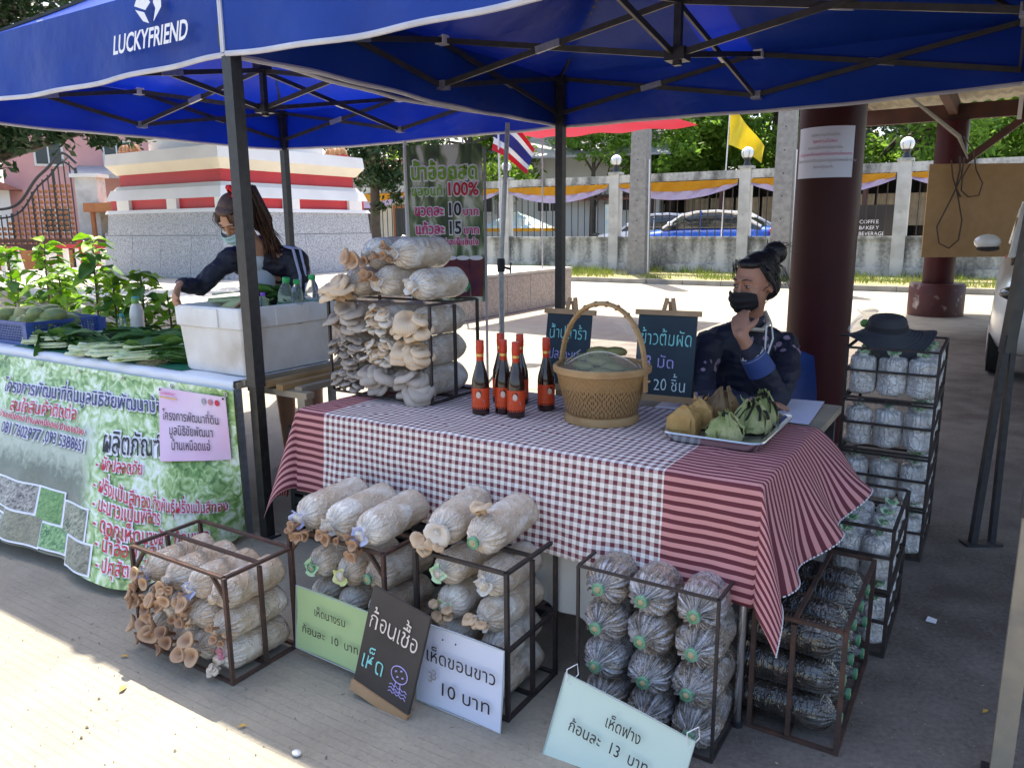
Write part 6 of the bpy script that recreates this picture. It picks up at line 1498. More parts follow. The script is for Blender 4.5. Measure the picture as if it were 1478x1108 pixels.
# desk behind
dk = thing('side_table', 'low table with pale lilac sheets behind the checked table', 'table', 1.50, .64, 0)
obj('tabletop', G().box((.46, .235, .725), (.95, .47, .03)), M['wood_grey'], dk)
for x in (.03, .90):
    for y in (.03, .44): obj('leg', G().bar((x, y, 0), (x, y, .71), .035), M['black_steel'], dk)
o = obj('paper_sheet', G().slab(lambda u, v: (-.40 + .62 * u, -.21 + .43 * v, .0 + .0025 * math.sin(u * 4 + v * 3)), 14, 10, .001), M['paper_lilac']); place(o, 2.155, .885, .748, .05); tag(o, 'large pale lilac sheet lying on the low table to the right of the woman', 'paper')
o = obj('blue_folder', G().box((0, 0, .004), (.30, .18, .008)), M['sign_blue']); place(o, 1.86, .98, .742, .1); tag(o, 'blue folder under the clear bag in front of the woman', 'folder')
o = obj('clear_bag', G().slab(lambda u, v: (-.16 + .32 * u, -.08 + .18 * v, .012 + .014 * noise.noise(Vector((u * 5, v * 4, 0))) + .01), 22, 12, .001), M['film_white']); place(o, 1.96, .84, .757, 0); tag(o, 'crumpled clear plastic bag on the low table in front of the woman', 'plastic bag')

# sun hat on the tall stack
t = thing('sun_hat', 'floppy dark grey pleated sun hat resting on the tall stack of crates', 'hat', 2.53, 1.60, .962, rot=.15); t.scale = (.88, .88, .92)
def hatw(r, z, a, i):
    k = max(0, (r - .10) / .12)
    zz = z - k * .012 + k * (.038 * math.sin(2 * a + .9) + .018 * math.sin(3 * a + 2)) + .0018 * math.sin(i * 2.6)
    return (r * (1 + .06 * math.sin(2 * a + 1) * k), zz)
prof = [(.225, .022), (.205, .025), (.185, .030), (.165, .036), (.145, .043), (.125, .052), (.108, .062), (.100, .075), (.098, .090), (.095, .105), (.088, .120), (.074, .131), (.05, .137), (.02, .139), (.001, .139)]
fine = []
for (r0, z0), (r1, z1) in zip(prof, prof[1:]): fine += [(r0 + (r1 - r0) * k / 3, z0 + (z1 - z0) * k / 3) for k in range(3)]
hg = G().lathe(fine + [prof[-1]], 56, (0, 0, 0), Matrix.Rotation(.10, 3, 'X'), hatw, caps=False)
ho = obj('crown', hg, M['hat'], t, smooth=30); sm = ho.modifiers.new('t', 'SOLIDIFY'); sm.thickness = .003
obj('hat_band', G().lathe([(.1085, .062), (.103, .075), (.1015, .088)], 56, (0, 0, 0), Matrix.Rotation(.10, 3, 'X'), hatw, caps=False), M['hat_dark'], t)
t = thing('flower_bag', 'crumpled clear bag with a green lime, left of the sun hat', 'plastic bag', 2.42, 1.78, .965)
obj('film', G().lathe([(.07, 0), (.085, .03), (.06, .07), (.03, .095), (.05, .12)], 22, (0, 0, 0), None, lambda r, z, a, i: (r * (1 + .18 * math.sin(5 * a + i)), z + .01 * math.sin(3 * a + i))), M['film_white'], t)
obj('lime', G().ell((-.0, -.078, .065), (.022, .022, .02), 12, 8), M['cap_lime'], t)

# sugarcane banner and light stand
t = thing('sugarcane_banner', 'tall vertical sugarcane juice banner with green and red lettering and prices', 'banner', world=Vector((-.5, 6.1, 0)), eul=(0, 0, R_(-12)))
def sb(x, z, o=0.0): return Vector((x, .02 * math.sin(z * 2.2) - o, z))
obj('printed_sheet', G().slab(lambda u, v: sb(-.30 + .60 * u, .93 + (2.12 - .93) * v), 8, 20, .004), M['cane_print'], t)
obj('side_pole', G().tube([(-.32, .01, 0), (-.32, .01, 2.16)], .016, 8), M['plastic_white'], t); obj('side_pole', G().tube([(.31, .012, 0), (.31, .012, 2.10)], .010, 8), M['ink_grey'], t)
obj('base', G().box((0, 0, .02), (.6, .3, .03)), M['ink_grey'], t)
for (s, x, z, sz, w, col) in (('น้ำอ้อยสด', -.27, 1.865, .165, .54, 'ink_green'), ('ของแท้', -.27, 1.745, .10, .26, 'ink_green'), ('100%', .01, 1.745, .135, .26, 'ink_red'), ('ขวดละ', -.25, 1.595, .11, .24, 'ink_pink'), ('10', .01, 1.595, .135, .12, 'ink'), ('บาท', .14, 1.595, .08, .13, 'ink_pink'),
        ('แก้วละ', -.25, 1.455, .11, .24, 'ink_pink'), ('15', .01, 1.455, .135, .12, 'ink'), ('บาท', .14, 1.455, .08, .13, 'ink_pink'), ('ไม่มีเครื่องปรุงเย็นชื่นใจ', -.26, 1.372, .065, .52, 'ink_pink')):
    lettering(s, M['white_print'], t, fn=lambda u, v, d, x=x, z=z: sb(x + u, z + v, .006 + d), size=sz, width=w, off=.095, name='lettering_outline')
    lettering(s, M[col], t, fn=lambda u, v, d, x=x, z=z: sb(x + u, z + v, .013 + d), size=sz, width=w, off=.022)
for i in range(3):
    c = obj('printed_glass', G().add([sb(-.02 + i * .105, .97, .006), sb(.07 + i * .105, .97, .006), sb(.085 + i * .105, 1.27, .006), sb(-.035 + i * .105, 1.27, .006)], [(0, 1, 2, 3)]), mk('juice', (.06, .012, .05), (.16, .03, .03), 9, .3) if i == 0 else bpy.data.materials['juice'], t)
    obj('printed_ice', G().add([sb(.025 + i * .105 + .055 * math.cos(k * .52), 1.27 + .018 * math.sin(k * .52), .008) for k in range(12)], [tuple(range(12))]), M['white_print'], c)
obj('printed_badge', G().add([sb(.12 + .06 * math.cos(k * .4488), 1.06 + .06 * math.sin(k * .4488), .010) for k in range(14)], [tuple(range(14))]), M['label_green'], t)
t = thing('pole_stand', 'slim grey telescopic pole with a black clamp standing behind the checked table', 'pole', world=Vector((-.075, 5.9, 0)))
obj('lower_tube', G().tube([(0, 0, .05), (0, 0, 1.22)], .021, 12), M['zinc'], t); obj('upper_tube', G().tube([(0, 0, 1.2), (.06, 0, 2.25)], .017, 12), M['zinc'], t)
obj('clamp', G().lathe([(.028, 0), (.03, .04), (.03, .08), (.026, .10)], 14, (0, 0, 1.17)), M['ink'], t); obj('clamp_knob', G().bar((0, -.01, 1.21), (.075, -.02, 1.19), .018).bar((.07, -.02, 1.16), (.075, -.02, 1.24), .012), M['ink'], t)
for k in range(3):
    an = k * 2.09 + .5; obj('tripod_leg', G().tube([(0, 0, .45), (.38 * math.cos(an), .38 * math.sin(an), .01)], .011, 8), M['zinc'], t)
fl = thing('national_flag', 'small red white and blue striped flag hanging beside the slim pole', 'flag', world=Vector((-.16, 9.6, 0)))
obj('staff', G().tube([(.06, 0, 0), (.02, 0, 2.95)], .012, 6), M['plastic_white'], fl)
def flg(v0, v1):
    def f(u, v):
        q = v0 + (v1 - v0) * v; return Vector((.02 + u * .42 + .02, .05 * math.sin(u * 8 + q * 2), 2.86 - .34 * u - q * .30 - .10 * u * u - .22 * (1 - u) * q * .2)) + Vector((-.10 * q + .0, 0, -.10 * q * (1 - u)))
    return f
for v0, v1, m in ((0, .17, 'flag_red'), (.17, .33, 'flag_white'), (.33, .67, 'flag_blue'), (.67, .83, 'flag_white'), (.83, 1, 'flag_red')): obj('flag_stripe', G().slab(flg(v0, v1), 14, 3, .003), M[m], fl)

# ================================================================ left stall
lt = thing('market_table', 'long vegetable table with steel legs behind the green banner', 'table', -3.6, .0, 0)
obj('tabletop', G().box((1.76, .33, .765), (3.50, .66, .03)), M['wood_grey'], lt)
for x in (.05, 1.76, 3.50):
    for y in (-.0 if x > 3 else .05, .62): obj('leg', G().bar((x, y, 0), (x, y, .75), .032), M['zinc'], lt)
wc = obj('table_cloth', G().slab(lambda u, v: (-3.62 + 3.52 * u, (-.022 - .012 * math.sin(u * 70 + 2 * math.sin(u * 23)) * min(1, v * 3) - .012 * v) if v < .16 else (-.022 + (v - .16) * .80), (.79 - 0) - (.16 - v) * .62 * 1 if v < .16 else .790 + .002 * math.sin(u * 50)), 240, 24, .0015), M['white_cloth'], smooth=180)
place(wc, 0, 0, 0); tag(wc, 'white cloth over the vegetable table with a rippled front edge', 'tablecloth')
# banner surface
BC = [(0, -.07, -.05), (.25, -.02, -.28), (.5, .02, -.5), (.75, .03, -.68), (.95, -.1, -.76), (1.3, -.42, -.77), (1.8, -.9, -.79), (2.95, -2.05, -.8), (3.6, -2.7, -.8)]
def smooth_interp(r, i):
    def f(x):
        x = max(0, min(3.59, x))
        for p, q in zip(BC, BC[1:]):
            if p[0] <= x <= q[0]: k = (x - p[0]) / (q[0] - p[0]); return p[i] * (1 - k) + q[i] * k
    return (f(r - .06) + f(r - .03) + f(r) + f(r + .03) + f(r + .06)) / 5 if .06 < r else f(r)
def surf(r, t, o=0.0):
    e = max(0, t) ** 1.25; wv = .012 * math.sin(r * 9 + t * 2) * t + .006 * math.sin(r * 21) * t
    a = (-.07 - r) * (1 - e) + smooth_interp(r, 1) * e; b = -.045 * (1 - e) + smooth_interp(r, 2) * e + wv
    return Vector((a + (o * .35 if r < .9 else 0), b - o, .75 * (1 - t) + .03 * t + o * .6))
bn = thing('stall_banner', 'large green printed vinyl banner with Thai lettering and phone numbers hanging from the vegetable table', 'banner', 0, 0, 0)
obj('printed_sheet', G().grid(lambda u, v: surf(3.55 * (1 - u), (1 - v) * (1 - .05 * min(1, max(0, 3.55 * (1 - u) - .8) / .5))), 120, 30, uvf=lambda u, v: (3.55 * (1 - u), 1 - v)), M['banner'], bn, smooth=180)
for k in range(9): obj('eyelet', G().lathe([(.006, 0), (.011, 0), (.011, .003), (.006, .003)], 12, surf(.05 + k * .42, .03, .004), Matrix.Rotation(R_(90), 3, 'X'), caps=False), M['zinc'], bn)
def btext(s, rt0, rt1, t0, size, mats, off=.006, out=.075):
    """rt0/rt1: (r, t) of the baseline ends; size: letter size along t"""
    _, _, w = text_layout(s); L = rt0[0] - rt1[0]
    def fn(x, y, o):
        k = x / L; return surf(rt0[0] + (rt1[0] - rt0[0]) * k, rt0[1] + (rt1[1] - rt0[1]) * k - y * 1.0, o)
    if out: lettering(s, M[mats[1]], bn, fn=lambda x, y, d: fn(x, y, .006 + d), size=size, width=L, off=out, name='lettering_outline')
    lettering(s, M[mats[0]], bn, fn=lambda x, y, d: fn(x, y, .011 + d), size=size, width=L, off=off)
btext('โครงการพัฒนาที่ดินมูลนิธิชัยพัฒนาบ้า', (2.09, .25), (.56, .21), 0, .115, ('ink_navy', 'white_print'))
btext('สนใจสินค้าติดต่อ', (1.98, .355), (1.29, .33), 0, .10, ('ink_red', 'white_print'))
btext('บ้านเหมือดแอ่ ตำบลเหมือดแอ่ อำเภอเมือง', (2.08, .40), (1.20, .40), 0, .045, ('ink_red', 'white_print'), .02, .05)
btext('081 7602977 ,093 5388651', (2.02, .485), (1.17, .485), 0, .085, ('ink_navy', 'white_print'))
btext('ผลิตภัณฑ์', (1.03, .46), (.56, .45), 0, .155, ('ink', 'white_print'))
btext('ของโครงการ', (.55, .455), (.10, .46), 0, .13, ('ink', 'white_print'))
btext('- ผักปลอดภัย', (1.06, .545), (.72, .545), 0, .085, ('ink_red', 'white_print'))
btext('- ฝรั่งแป้นสีทอง กิ่งพันธุ์ฝรั่งแป้นสีทอง', (1.06, .635), (.10, .80), 0, .085, ('ink_red', 'white_print'))
btext('- มะนาวแป้นพิจิตร', (1.05, .715), (.58, .78), 0, .085, ('ink_red', 'white_print'))
btext('- ดอกเห็ดนางฟ้า/ ก้อนเห็ด', (1.03, .79), (.22, .93), 0, .085, ('ink_red', 'white_print'))
btext('- น้ำอ้อย / ส้มโอ', (1.0, .862), (.52, .925), 0, .075, ('ink_red', 'white_print'))
btext('- ปศุสัตว์ เป็ด ไก่', (.98, .935), (.55, .985), 0, .07, ('ink_red', 'white_print'))
PM = [mk('photo_print', c, d, 40, .4, distort=1.5) for c, d in (((.12, .2, .04), (.45, .5, .3)), ((.06, .06, .045), (.45, .42, .36)), ((.05, .16, .03), (.2, .36, .1)), ((.05, .08, .03), (.38, .36, .25)), ((.45, .5, .42), (.1, .12, .08)), ((.12, .12, .07), (.28, .26, .16)), ((.03, .12, .03), (.3, .5, .2)), ((.1, .1, .05), (.3, .28, .2)))]
n = 0
for (r0, r1, t0, t1) in ((2.25, 1.95, .72, .84), (1.93, 1.56, .70, .815), (1.54, 1.33, .70, .83), (1.31, 1.09, .73, .85), (2.0, 1.80, .85, .955), (1.79, 1.48, .825, .935), (1.47, 1.27, .84, .93), (1.25, 1.03, .86, .96)):
    f = obj('photo_frame', G().grid(lambda u, v: surf(r0 + .012 + (r1 - r0 - .024) * u, t1 + .008 + (t0 - t1 - .016) * v, .005), 6, 4), M['white_print'], bn)
    obj('photo_print', G().grid(lambda u, v: surf(r0 + (r1 - r0) * u, t1 + (t0 - t1) * v, .008), 6, 4), PM[n % 8], f); n += 1
obj('inset_frame', G().grid(lambda u, v: surf(2.62 - .40 * u, .52 - .44 * v, .005), 6, 6), M['label_orange'], bn); obj('inset_panel', G().grid(lambda u, v: surf(2.60 - .36 * u, .50 - .40 * v, .008), 6, 6), M['white_print'], bn)
# pink notice pinned at the banner's right end
pn = thing('pink_notice', 'pink printed notice pinned over the right end of the green banner', 'notice', 0, 0, 0)
def pnf(x, y, o=0.0): return surf(.568 - x * .99, .055 + (.725 - y) * 1.20, .014 + o)
obj('card', G().slab(lambda u, v: pnf(.525 * u, .375 + .35 * v), 14, 10, .002), M['note_pink'], pn)
for s, x, y, w in (('โครงการพัฒนาที่ดิน', .035, .565, .43), ('มูลนิธิชัยพัฒนา', .085, .495, .33), ('บ้านเหมือดแอ่', .10, .425, .29)): lettering(s, M['ink'], pn, fn=lambda u, v, d, x=x, y=y: pnf(x + u, y + v, .006 + d), size=.065, width=w, off=.004)
lettering('มูลนิธิชัยพัฒนา', M['ink_pink'], pn, fn=lambda u, v, d: pnf(.02 + u, .69 + v, .006 + d), size=.022, width=.12); obj('rule', G().box(tuple(pnf(.08, .675, .004)), (.14, .002, .006)), M['gold'], pn)
for i in range(3): obj('round_seal', G().add([pnf(.36 + i * .05 + .017 * math.cos(k * .5236), .683 + .017 * math.sin(k * .5236), .005) for k in range(12)], [tuple(range(12))]), M[('ink_grey', 'collar_pink', 'ink_red')[i]], pn)
for x in (.015, .51): obj('pin', G().ell(pnf(x, .712, .006), (.005, .005, .005), 8, 5), M['ink'], pn)
# slatted bench end
t = thing('slatted_bench', 'weathered bamboo and wood slat bench end under the foam box', 'bench', -.14, .03, 0)
for i, (m, z) in enumerate((('wood_grey', .775), ('bamboo', .765), ('bamboo', .755), ('wood_grey', .745))):
    obj('slat', G().bar((.045 + .085 * i, -.0 + .04 * i, z), (.03 + .085 * i, .78, z), .045, .028), M[m], t)
for y in (.12, .70): obj('crosspiece', G().box((.17, y, .725), (.42, .05, .03)), M['wood_grey'], t)
for y in (.12, .70): obj('leg', G().bar((.34, y, 0), (.34, y, .71), .05), M['wood_grey'], t)
# foam box
fb = thing('foam_box', 'scuffed white foam box with a thick rim holding squashes and bottles', 'box', -.615, .045, .795)
def rbox(w, d, h, ins, r, z0, z1, n=4):
    def ringp(i, z):
        out = []; x0, y0, x1, y1 = i, i, w - i, d - i
        for (cx, cy, s) in ((x1 - r, y0 + r, -90), (x1 - r, y1 - r, 0), (x0 + r, y1 - r, 90), (x0 + r, y0 + r, 180)): out += [(cx + r * math.cos(R_(s + 90 * k / n)), cy + r * math.sin(R_(s + 90 * k / n)), z) for k in range(n + 1)]
        return out
    return ringp
rg = rbox(.53, .64, .33, 0, .03, 0, 1)
rings = [rg(.035, 0), rg(.028, .012), rg(.014, .225), rg(.002, .235), rg(0, .325), rg(.006, .333), rg(.030, .333), rg(.034, .325), rg(.050, .03)]
n = len(rings[0]); obj('box_body', G().add(sum(rings, []), [(i * n + k, i * n + (k + 1) % n, (i + 1) * n + (k + 1) % n, (i + 1) * n + k) for i in range(len(rings) - 1) for k in range(n)] + [tuple(reversed(range(n))), tuple((len(rings) - 1) * n + k for k in range(n))]), M['styro'], fb)
obj('moulded_grip', G().box((.53, .32, .28), (.014, .22, .09)), M['styro'], fb); obj('moulded_grip', G().box((.26, .0, .28), (.2, .014, .09)), M['styro'], fb)
for i, (x, y, z, rx, rz, lab) in enumerate(((.16, .30, .30, .25, .6, 'pale green squash lying in the foam box, left of the tent pole'), (.36, .46, .31, .35, -.9, 'pale yellow green squash sticking out of the foam box, right of the tent pole'), (.30, .22, .26, .2, .2, 'pale squash deep in the foam box behind the tent pole'))):
    t = thing('squash', lab, 'squash', -.615 + x, .045 + y, .795 + z, rot=rz); obj('fruit', G().tube([(-.12, 0, -.03), (-.09, 0, -.02), (-.03, 0, 0), (.06, 0, .015), (.12, 0, .03), (.15, 0, .035)], [.012, .036, .045, .04, .028, .008], 16), M['squash'], t); obj('stalk', G().tube([(.15, 0, .035), (.175, 0, .045)], .006, 6), M['stem'], t)
def pet(a, b, z, cap, lab, s=1.0, tilt=0.0, clear=True):
    t = thing('water_bottle' if clear else 'milk_bottle', lab, 'bottle', a, b, z); t.scale = (s,) * 3; t.rotation_euler = (0, tilt, ANG)
    prof = [(.002, 0), (.028, 0), (.033, .008)] + [(.033 - (.0025 if k % 2 else 0), .02 + k * .011) for k in range(11)] + [(.032, .15), (.026, .175), (.015, .196), (.0135, .212)]
    obj('bottle_body', G().lathe(prof, 24), M['water_plastic'] if clear else M['milk'], t)
    obj('cap', G().lathe([(.0165, .200), (.0175, .203), (.0175, .220), (.0155, .223)], 22), M[cap], t)
    if clear: obj('label', G().lathe([(.0338, .045), (.0338, .100)], 24, caps=False), M['label_green'], t)
BZ = 1.02
for a, b, c, lab, s, ti in ((-.20, .28, 'cap_purple', 'slim clear bottle with a purple cap in the foam box', .75, .0), (-.155, .36, 'cap_green', 'tilted clear water bottle with a green cap, left one in the foam box', 1.1, .18), (-.12, .42, 'cap_green', 'clear water bottle with a green cap, middle one in the foam box', 1.02, .08), (-.13, .54, 'cap_green', 'clear water bottle with a green cap, right one in the foam box', 1.1, .05)): pet(a, b, BZ, c, lab, s, ti)
pet(-1.64, .48, .795, 'cap_lime', 'white milk bottle with a green cap, front one beside the blue basket', 1.28, 0, False); pet(-1.74, .545, .795, 'cap_teal', 'white milk bottle with a teal cap, rear one beside the blue basket', 1.3, 0, False); pet(-1.84, .50, .795, 'cap_teal', 'small bottle with a blue label half hidden behind the basket of mangoes', .8, 0, True)
# blue basket with mangoes
t = thing('plastic_basket', 'blue open weave plastic basket full of green mangoes', 'basket', -2.90, .07, .795, rot=.02)
bw, bd_, bh = .72, .47, .135
for z, k in ((bh, .016), (.006, .012)):
    for p, q in (((0, 0), (bw, 0)), ((bw, 0), (bw, bd_)), ((bw, bd_), (0, bd_)), ((0, bd_), (0, 0))): obj('rim', G().bar((*p, z), (*q, z), k, .02), M['basket_blue'], t)
for x in (0, bw):
    for y in (0, bd_): obj('corner_post', G().box((x, y, bh / 2), (.05, .05, bh)), M['basket_blue'], t)
ver = G().box((0, 0, bh / 2), (.006, .005, bh)).mesh('weave_slat', M['basket_blue']); 
for i in range(1, 36): obj('weave_slat', ver, parent=t, loc=(bw * i / 36, 0, 0)); obj('weave_slat', ver, parent=t, loc=(bw * i / 36, bd_, 0))
for i in range(1, 24): obj('weave_slat', ver, parent=t, loc=(bw, bd_ * i / 24, 0)); obj('weave_slat', ver, parent=t, loc=(0, bd_ * i / 24, 0))
for k in range(1, 8):
    z = bh * k / 8
    for p, q in (((0, 0), (bw, 0)), ((bw, 0), (bw, bd_)), ((bw, bd_), (0, bd_)), ((0, bd_), (0, 0))): obj('weave_band', G().bar((*p, z), (*q, z), .004, .006), M['basket_blue'], t)
obj('basket_floor', G().box((bw / 2, bd_ / 2, .006), (bw, bd_, .008)), M['basket_blue'], t)
random.seed(33)
mg = [G().tube([(-.082, 0, -.012), (-.07, 0, -.006), (-.04, 0, 0), (.0, 0, .003), (.04, 0, 0), (.068, 0, -.006), (.078, 0, -.012)], [.006, .026, .041 + .003 * s, .045, .038, .022, .004], 18).mesh('mango', M['mango' if s < 3 else 'mango_pale']) for s in range(4)]
mlab = {0: 'big pale green mango at the front of the blue basket', 1: 'upright green mango in the middle of the blue basket'}
kk = 0
for L, zz, cnt in ((0, .05, 12), (1, .115, 10), (2, .165, 5)):
    for i in range(cnt):
        x = .09 + (i % 5) * .135 + rnd(-.02, .02); y = .09 + (i // 5) * .14 + rnd(-.02, .02) + (.05 if L else 0)
        if L == 2: x, y = (.25 + i * .105, .14 + .06 * (i % 3))
        o = obj('mango', mg[kk % 4], rot=(0, rnd(-.3, .6), rnd(0, 6.28)), scale=rnd(1.0, 1.18)); kk += 1
        o.location = W(-2.90 + x, .07 + y, .795 + zz); tag(o, f'green mango, {["bottom","middle","top"][L]} layer, {ORD[i % 5]} from left, {["front","middle","back"][min(2, i // 5)]} row of blue basket', 'mango', 'mangoes in the blue basket')
# leafy vegetables and spring onions
def leafm(L, w, mat, curl=.2, seed=0):
    def f(u, v):
        x = u * L; ww = w * math.sin(math.pi * min(1, u * .92 + .05)) ** .8 * (v - .5) * 2
        return (x, ww, -curl * x * x / L + abs(ww) * .35 + .004 * math.sin(u * 14 + seed) * abs(v - .5) * 2)
    return G().slab(f, 8, 4, .0007).mesh('leaf', M[mat])
LV = [leafm(.15 + .02 * s, .020 + .004 * s, ('leaf_dark', 'leaf_mid', 'leaf_mid')[s % 3], .25 + .2 * (s % 2), s) for s in range(6)]
def bunch(label, a, b, rz, n, mode):
    t = thing('vegetable_bunch', label, 'vegetables', a, b, .797, rot=rz, group='bunches of vegetables laid on the table')
    g = G(); st = G(); bl = G()
    for i in range(n):
        y = rnd(-.085, .085); z = .012 + .075 * random.random() * (1 - abs(y) / .11); o_ = rnd(-.03, .03); tz = rnd(-.02, .03)
        if mode == 'onion':
            bl.tube([(-.178 + o_, y * .85, z), (-.166 + o_, y * .85, z + .002), (-.150 + o_, y * .86, z + .001), (-.125 + o_, y * .9, z)], [.003, .0115, .0100, .0050], 7)
            st.tube([(-.13 + o_, y * .9, z), (-.06 + o_, y, z + .006), (.06, y * 1.1 + tz * .3, z + .012)], [.0044, .0036, .0034], 6)
            g.tube([(.05, y * 1.1 + tz * .3, z + .012), (.14, y * 1.3 + tz, z + .022 + rnd(-.01, .02)), (.24, y * 1.5 + rnd(-.03, .03), z * .9 + .01), (.34, y * 1.7 + rnd(-.04, .04), .01 + .3 * z)], [.0045, .0060, .0045, .001], 6, flat=.5)
        else:
            st.tube([(-.17 + o_, y * .55, z), (-.10, y * .7, z + .004), (-.02, y * .9, z + .010), (.06, y, z + .016)], [.0060, .0050, .0038, .002], 6)
    obj('stalks', st, M['stalk'], t)
    if mode == 'onion': obj('bulbs', bl, M['stalk_white'], t); obj('green_tops', g, M['leaf_mid'], t)
    for i in range(n // 2 if mode == 'onion' else n * 2):
        h = rnd(.02, .085)
        obj('leaf', random.choice(LV), parent=t, loc=(rnd(-.04, .13), rnd(-.08, .08), h), rot=(rnd(-1.1, 1.1), rnd(-.45, .3), rnd(-.55, .55)), scale=rnd(.75, 1.15))
    return t
random.seed(44)
bunch('leafy bunch with pale stalk ends next to the blue basket corner', -2.05, .13, .25, 22, 'leaf')
bunch('dark leafy bunch lying second from the left in front of the basket', -1.80, .12, .35, 22, 'leaf')
bunch('dark leafy bunch lying behind the others beside the milk bottles', -1.72, .32, .2, 24, 'leaf')
bunch('bunch of spring onions with white bulbs, left one at the table edge', -1.36, .10, .55, 28, 'onion')
bunch('bunch of spring onions with white bulbs, middle one at the table edge', -1.16, .10, .50, 28, 'onion')
bunch('bunch of spring onions touching the foam box, right one at the table edge', -.92, .10, .6, 24, 'onion')
bunch('loose leafy greens heaped behind the spring onions', -1.32, .34, .3, 30, 'leaf'); bunch('leafy greens heaped against the left side of the foam box', -.95, .36, .5, 28, 'leaf')
t = thing('root_bundle', 'tuft of dry straw coloured roots at the table edge beside the foam box', 'roots', -.86, .07, .797); g = G()
for i in range(60): x = rnd(-.07, .09); g.tube([(x, .06, rnd(0, .04)), (x + rnd(-.02, .02), .0, rnd(0, .03)), (x + rnd(-.04, .04), -.06, rnd(0, .012))], [.0014, .0012, .0006], 4)
obj('fibres', g, M['straw'], t)
t = thing('plastic_bag', 'clear plastic bag held open by the girl at the left rim of the foam box', 'plastic bag', -.80, .42, .80)
obj('film', G().lathe([(.05, 0), (.085, .05), (.09, .12), (.06, .22), (.04, .29)], 24, (0, 0, 0), None, lambda r, z, a, i: (r * (1 + .15 * math.sin(4 * a + i * .8)), z + .008 * math.sin(5 * a))), M['film_white'], t)
gsheet = obj('green_mat', G().slab(lambda u, v: (-.86 + 1.72 * u, -.02 + .42 * v, .0015 + .002 * math.sin(u * 30)), 30, 6, .001), mk('green_mat', (.02, .16, .09), None, rough=.5)); place(gsheet, -1.42, .05, .794); tag(gsheet, 'thin dark green mat under the vegetables', 'mat')
# guava seedlings behind the basket
random.seed(55)
LF = [leafm(.092 + .009 * s, .031 + .005 * s, ('leaf_bright', 'leaf_bright', 'leaf_mid')[s % 3], rnd(.1, .9), s + 3) for s in range(6)]
def seedling(a, b, h, n, lab):
    t = thing('seedling', lab, 'seedling', a, b, 0, group=None)
    obj('pot', G().lathe([(.085, 0), (.11, .24), (.115, .26), (.10, .26), (.09, .22)], 20, (0, 0, .36)), M['black_plastic'], t)
    lean = Vector((rnd(-.06, .06), rnd(-.04, .04), 0)); top = Vector((lean.x, lean.y, h))
    obj('stem', G().tube([(0, 0, .55), (lean.x * .3, lean.y * .3, .9), top * .5 + Vector((lean.x * .1, 0, .55)), top], [.010, .008, .006, .003], 7), M['stem'], t)
    obj('stake', G().tube([(.03, .01, .5), (.03, .01, h * .82)], .006, 6), M['straw'], t)
    for i in range(int(n * 2)):
        z = h * (.60 + .42 * i / (n * 2)); p = Vector((lean.x * z / h, lean.y * z / h, z)); yaw = i * 2.4 + rnd(-.5, .5); out = Vector((math.cos(yaw), math.sin(yaw), 0))
        br = rnd(.0, .15) * (1 - .4 * i / n)
        obj('leaf', random.choice(LF), parent=t, loc=p + out * br, rot=(rnd(-.5, .5), rnd(-.85, .25), yaw), scale=rnd(.75, 1.15))
        if br > .04: obj('twig', G().tube([p - Vector((0, 0, .03)), p + out * br], .003, 5), M['stem'], t)
for i, (a, b, h, n, lab) in enumerate(((-4.15, .95, 1.36, 22, 'leafy seedling farthest left behind the blue basket'), (-3.62, .95, 1.40, 30, 'tall leafy seedling at the left behind the blue basket'), (-3.30, .90, 1.18, 22, 'short bushy seedling between the two tall ones'),
        (-2.92, .95, 1.43, 30, 'tallest bright green seedling with a stake, behind the mangoes'), (-2.62, .92, 1.16, 24, 'bushy seedling beside the tallest one behind the mangoes'), (-2.30, .95, 1.20, 26, 'rightmost seedling, close to the milk bottles'), (-2.05, 1.0, 1.05, 16, 'small low seedling next to the milk bottles'), (-3.9, 1.25, 1.2, 20, 'low dark seedling behind the others at the left edge'))): seedling(a, b, h, n, lab)

# ================================================================ people
def blob(name, elems, mat, parent, voxel=.0055, smooth=6, wr=0.0):
    g = G()
    for e in elems:
        if e[0] == 't': g.tube(e[1], e[2], 14, flat=e[3] if len(e) > 3 else 1.0); [g.ell(p, (r, r, r), 12, 8) for p, r in zip(e[1], e[2]) if len(e) < 4]
        else: g.ell(e[1], e[2], 18, 12, e[3] if len(e) > 3 else None)
    m = g.mesh(name, mat, 0); o = bpy.data.objects.new(name, m); COL.objects.link(o)
    r = o.modifiers.new('r', 'REMESH'); r.mode = 'VOXEL'; r.voxel_size = voxel
    s = o.modifiers.new('s', 'SMOOTH'); s.factor = .5; s.iterations = smooth
    dg = bpy.context.evaluated_depsgraph_get(); dg.update()
    m2 = bpy.data.meshes.new_from_object(o.evaluated_get(dg)); bpy.data.objects.remove(o)
    if wr:
        nv = [tuple(v.normal) for v in m2.vertices]
        for v, nn_ in zip(m2.vertices, nv):
            p = v.co; k = 1 - abs(noise.noise(Vector((p.x * 11, p.y * 11, p.z * 19)) + Vector((3, 1, 2)))) * 2.4
            k += .5 * (1 - abs(noise.noise(Vector((p.x * 26 + 5, p.y * 20, p.z * 34)))) * 2.4)
            v.co = p + Vector(nn_) * wr * (k - .9)
    m2.materials.clear(); m2.materials.append(mat); m2.shade_smooth(); m2.name = name
    return obj(name, m2, None, parent)
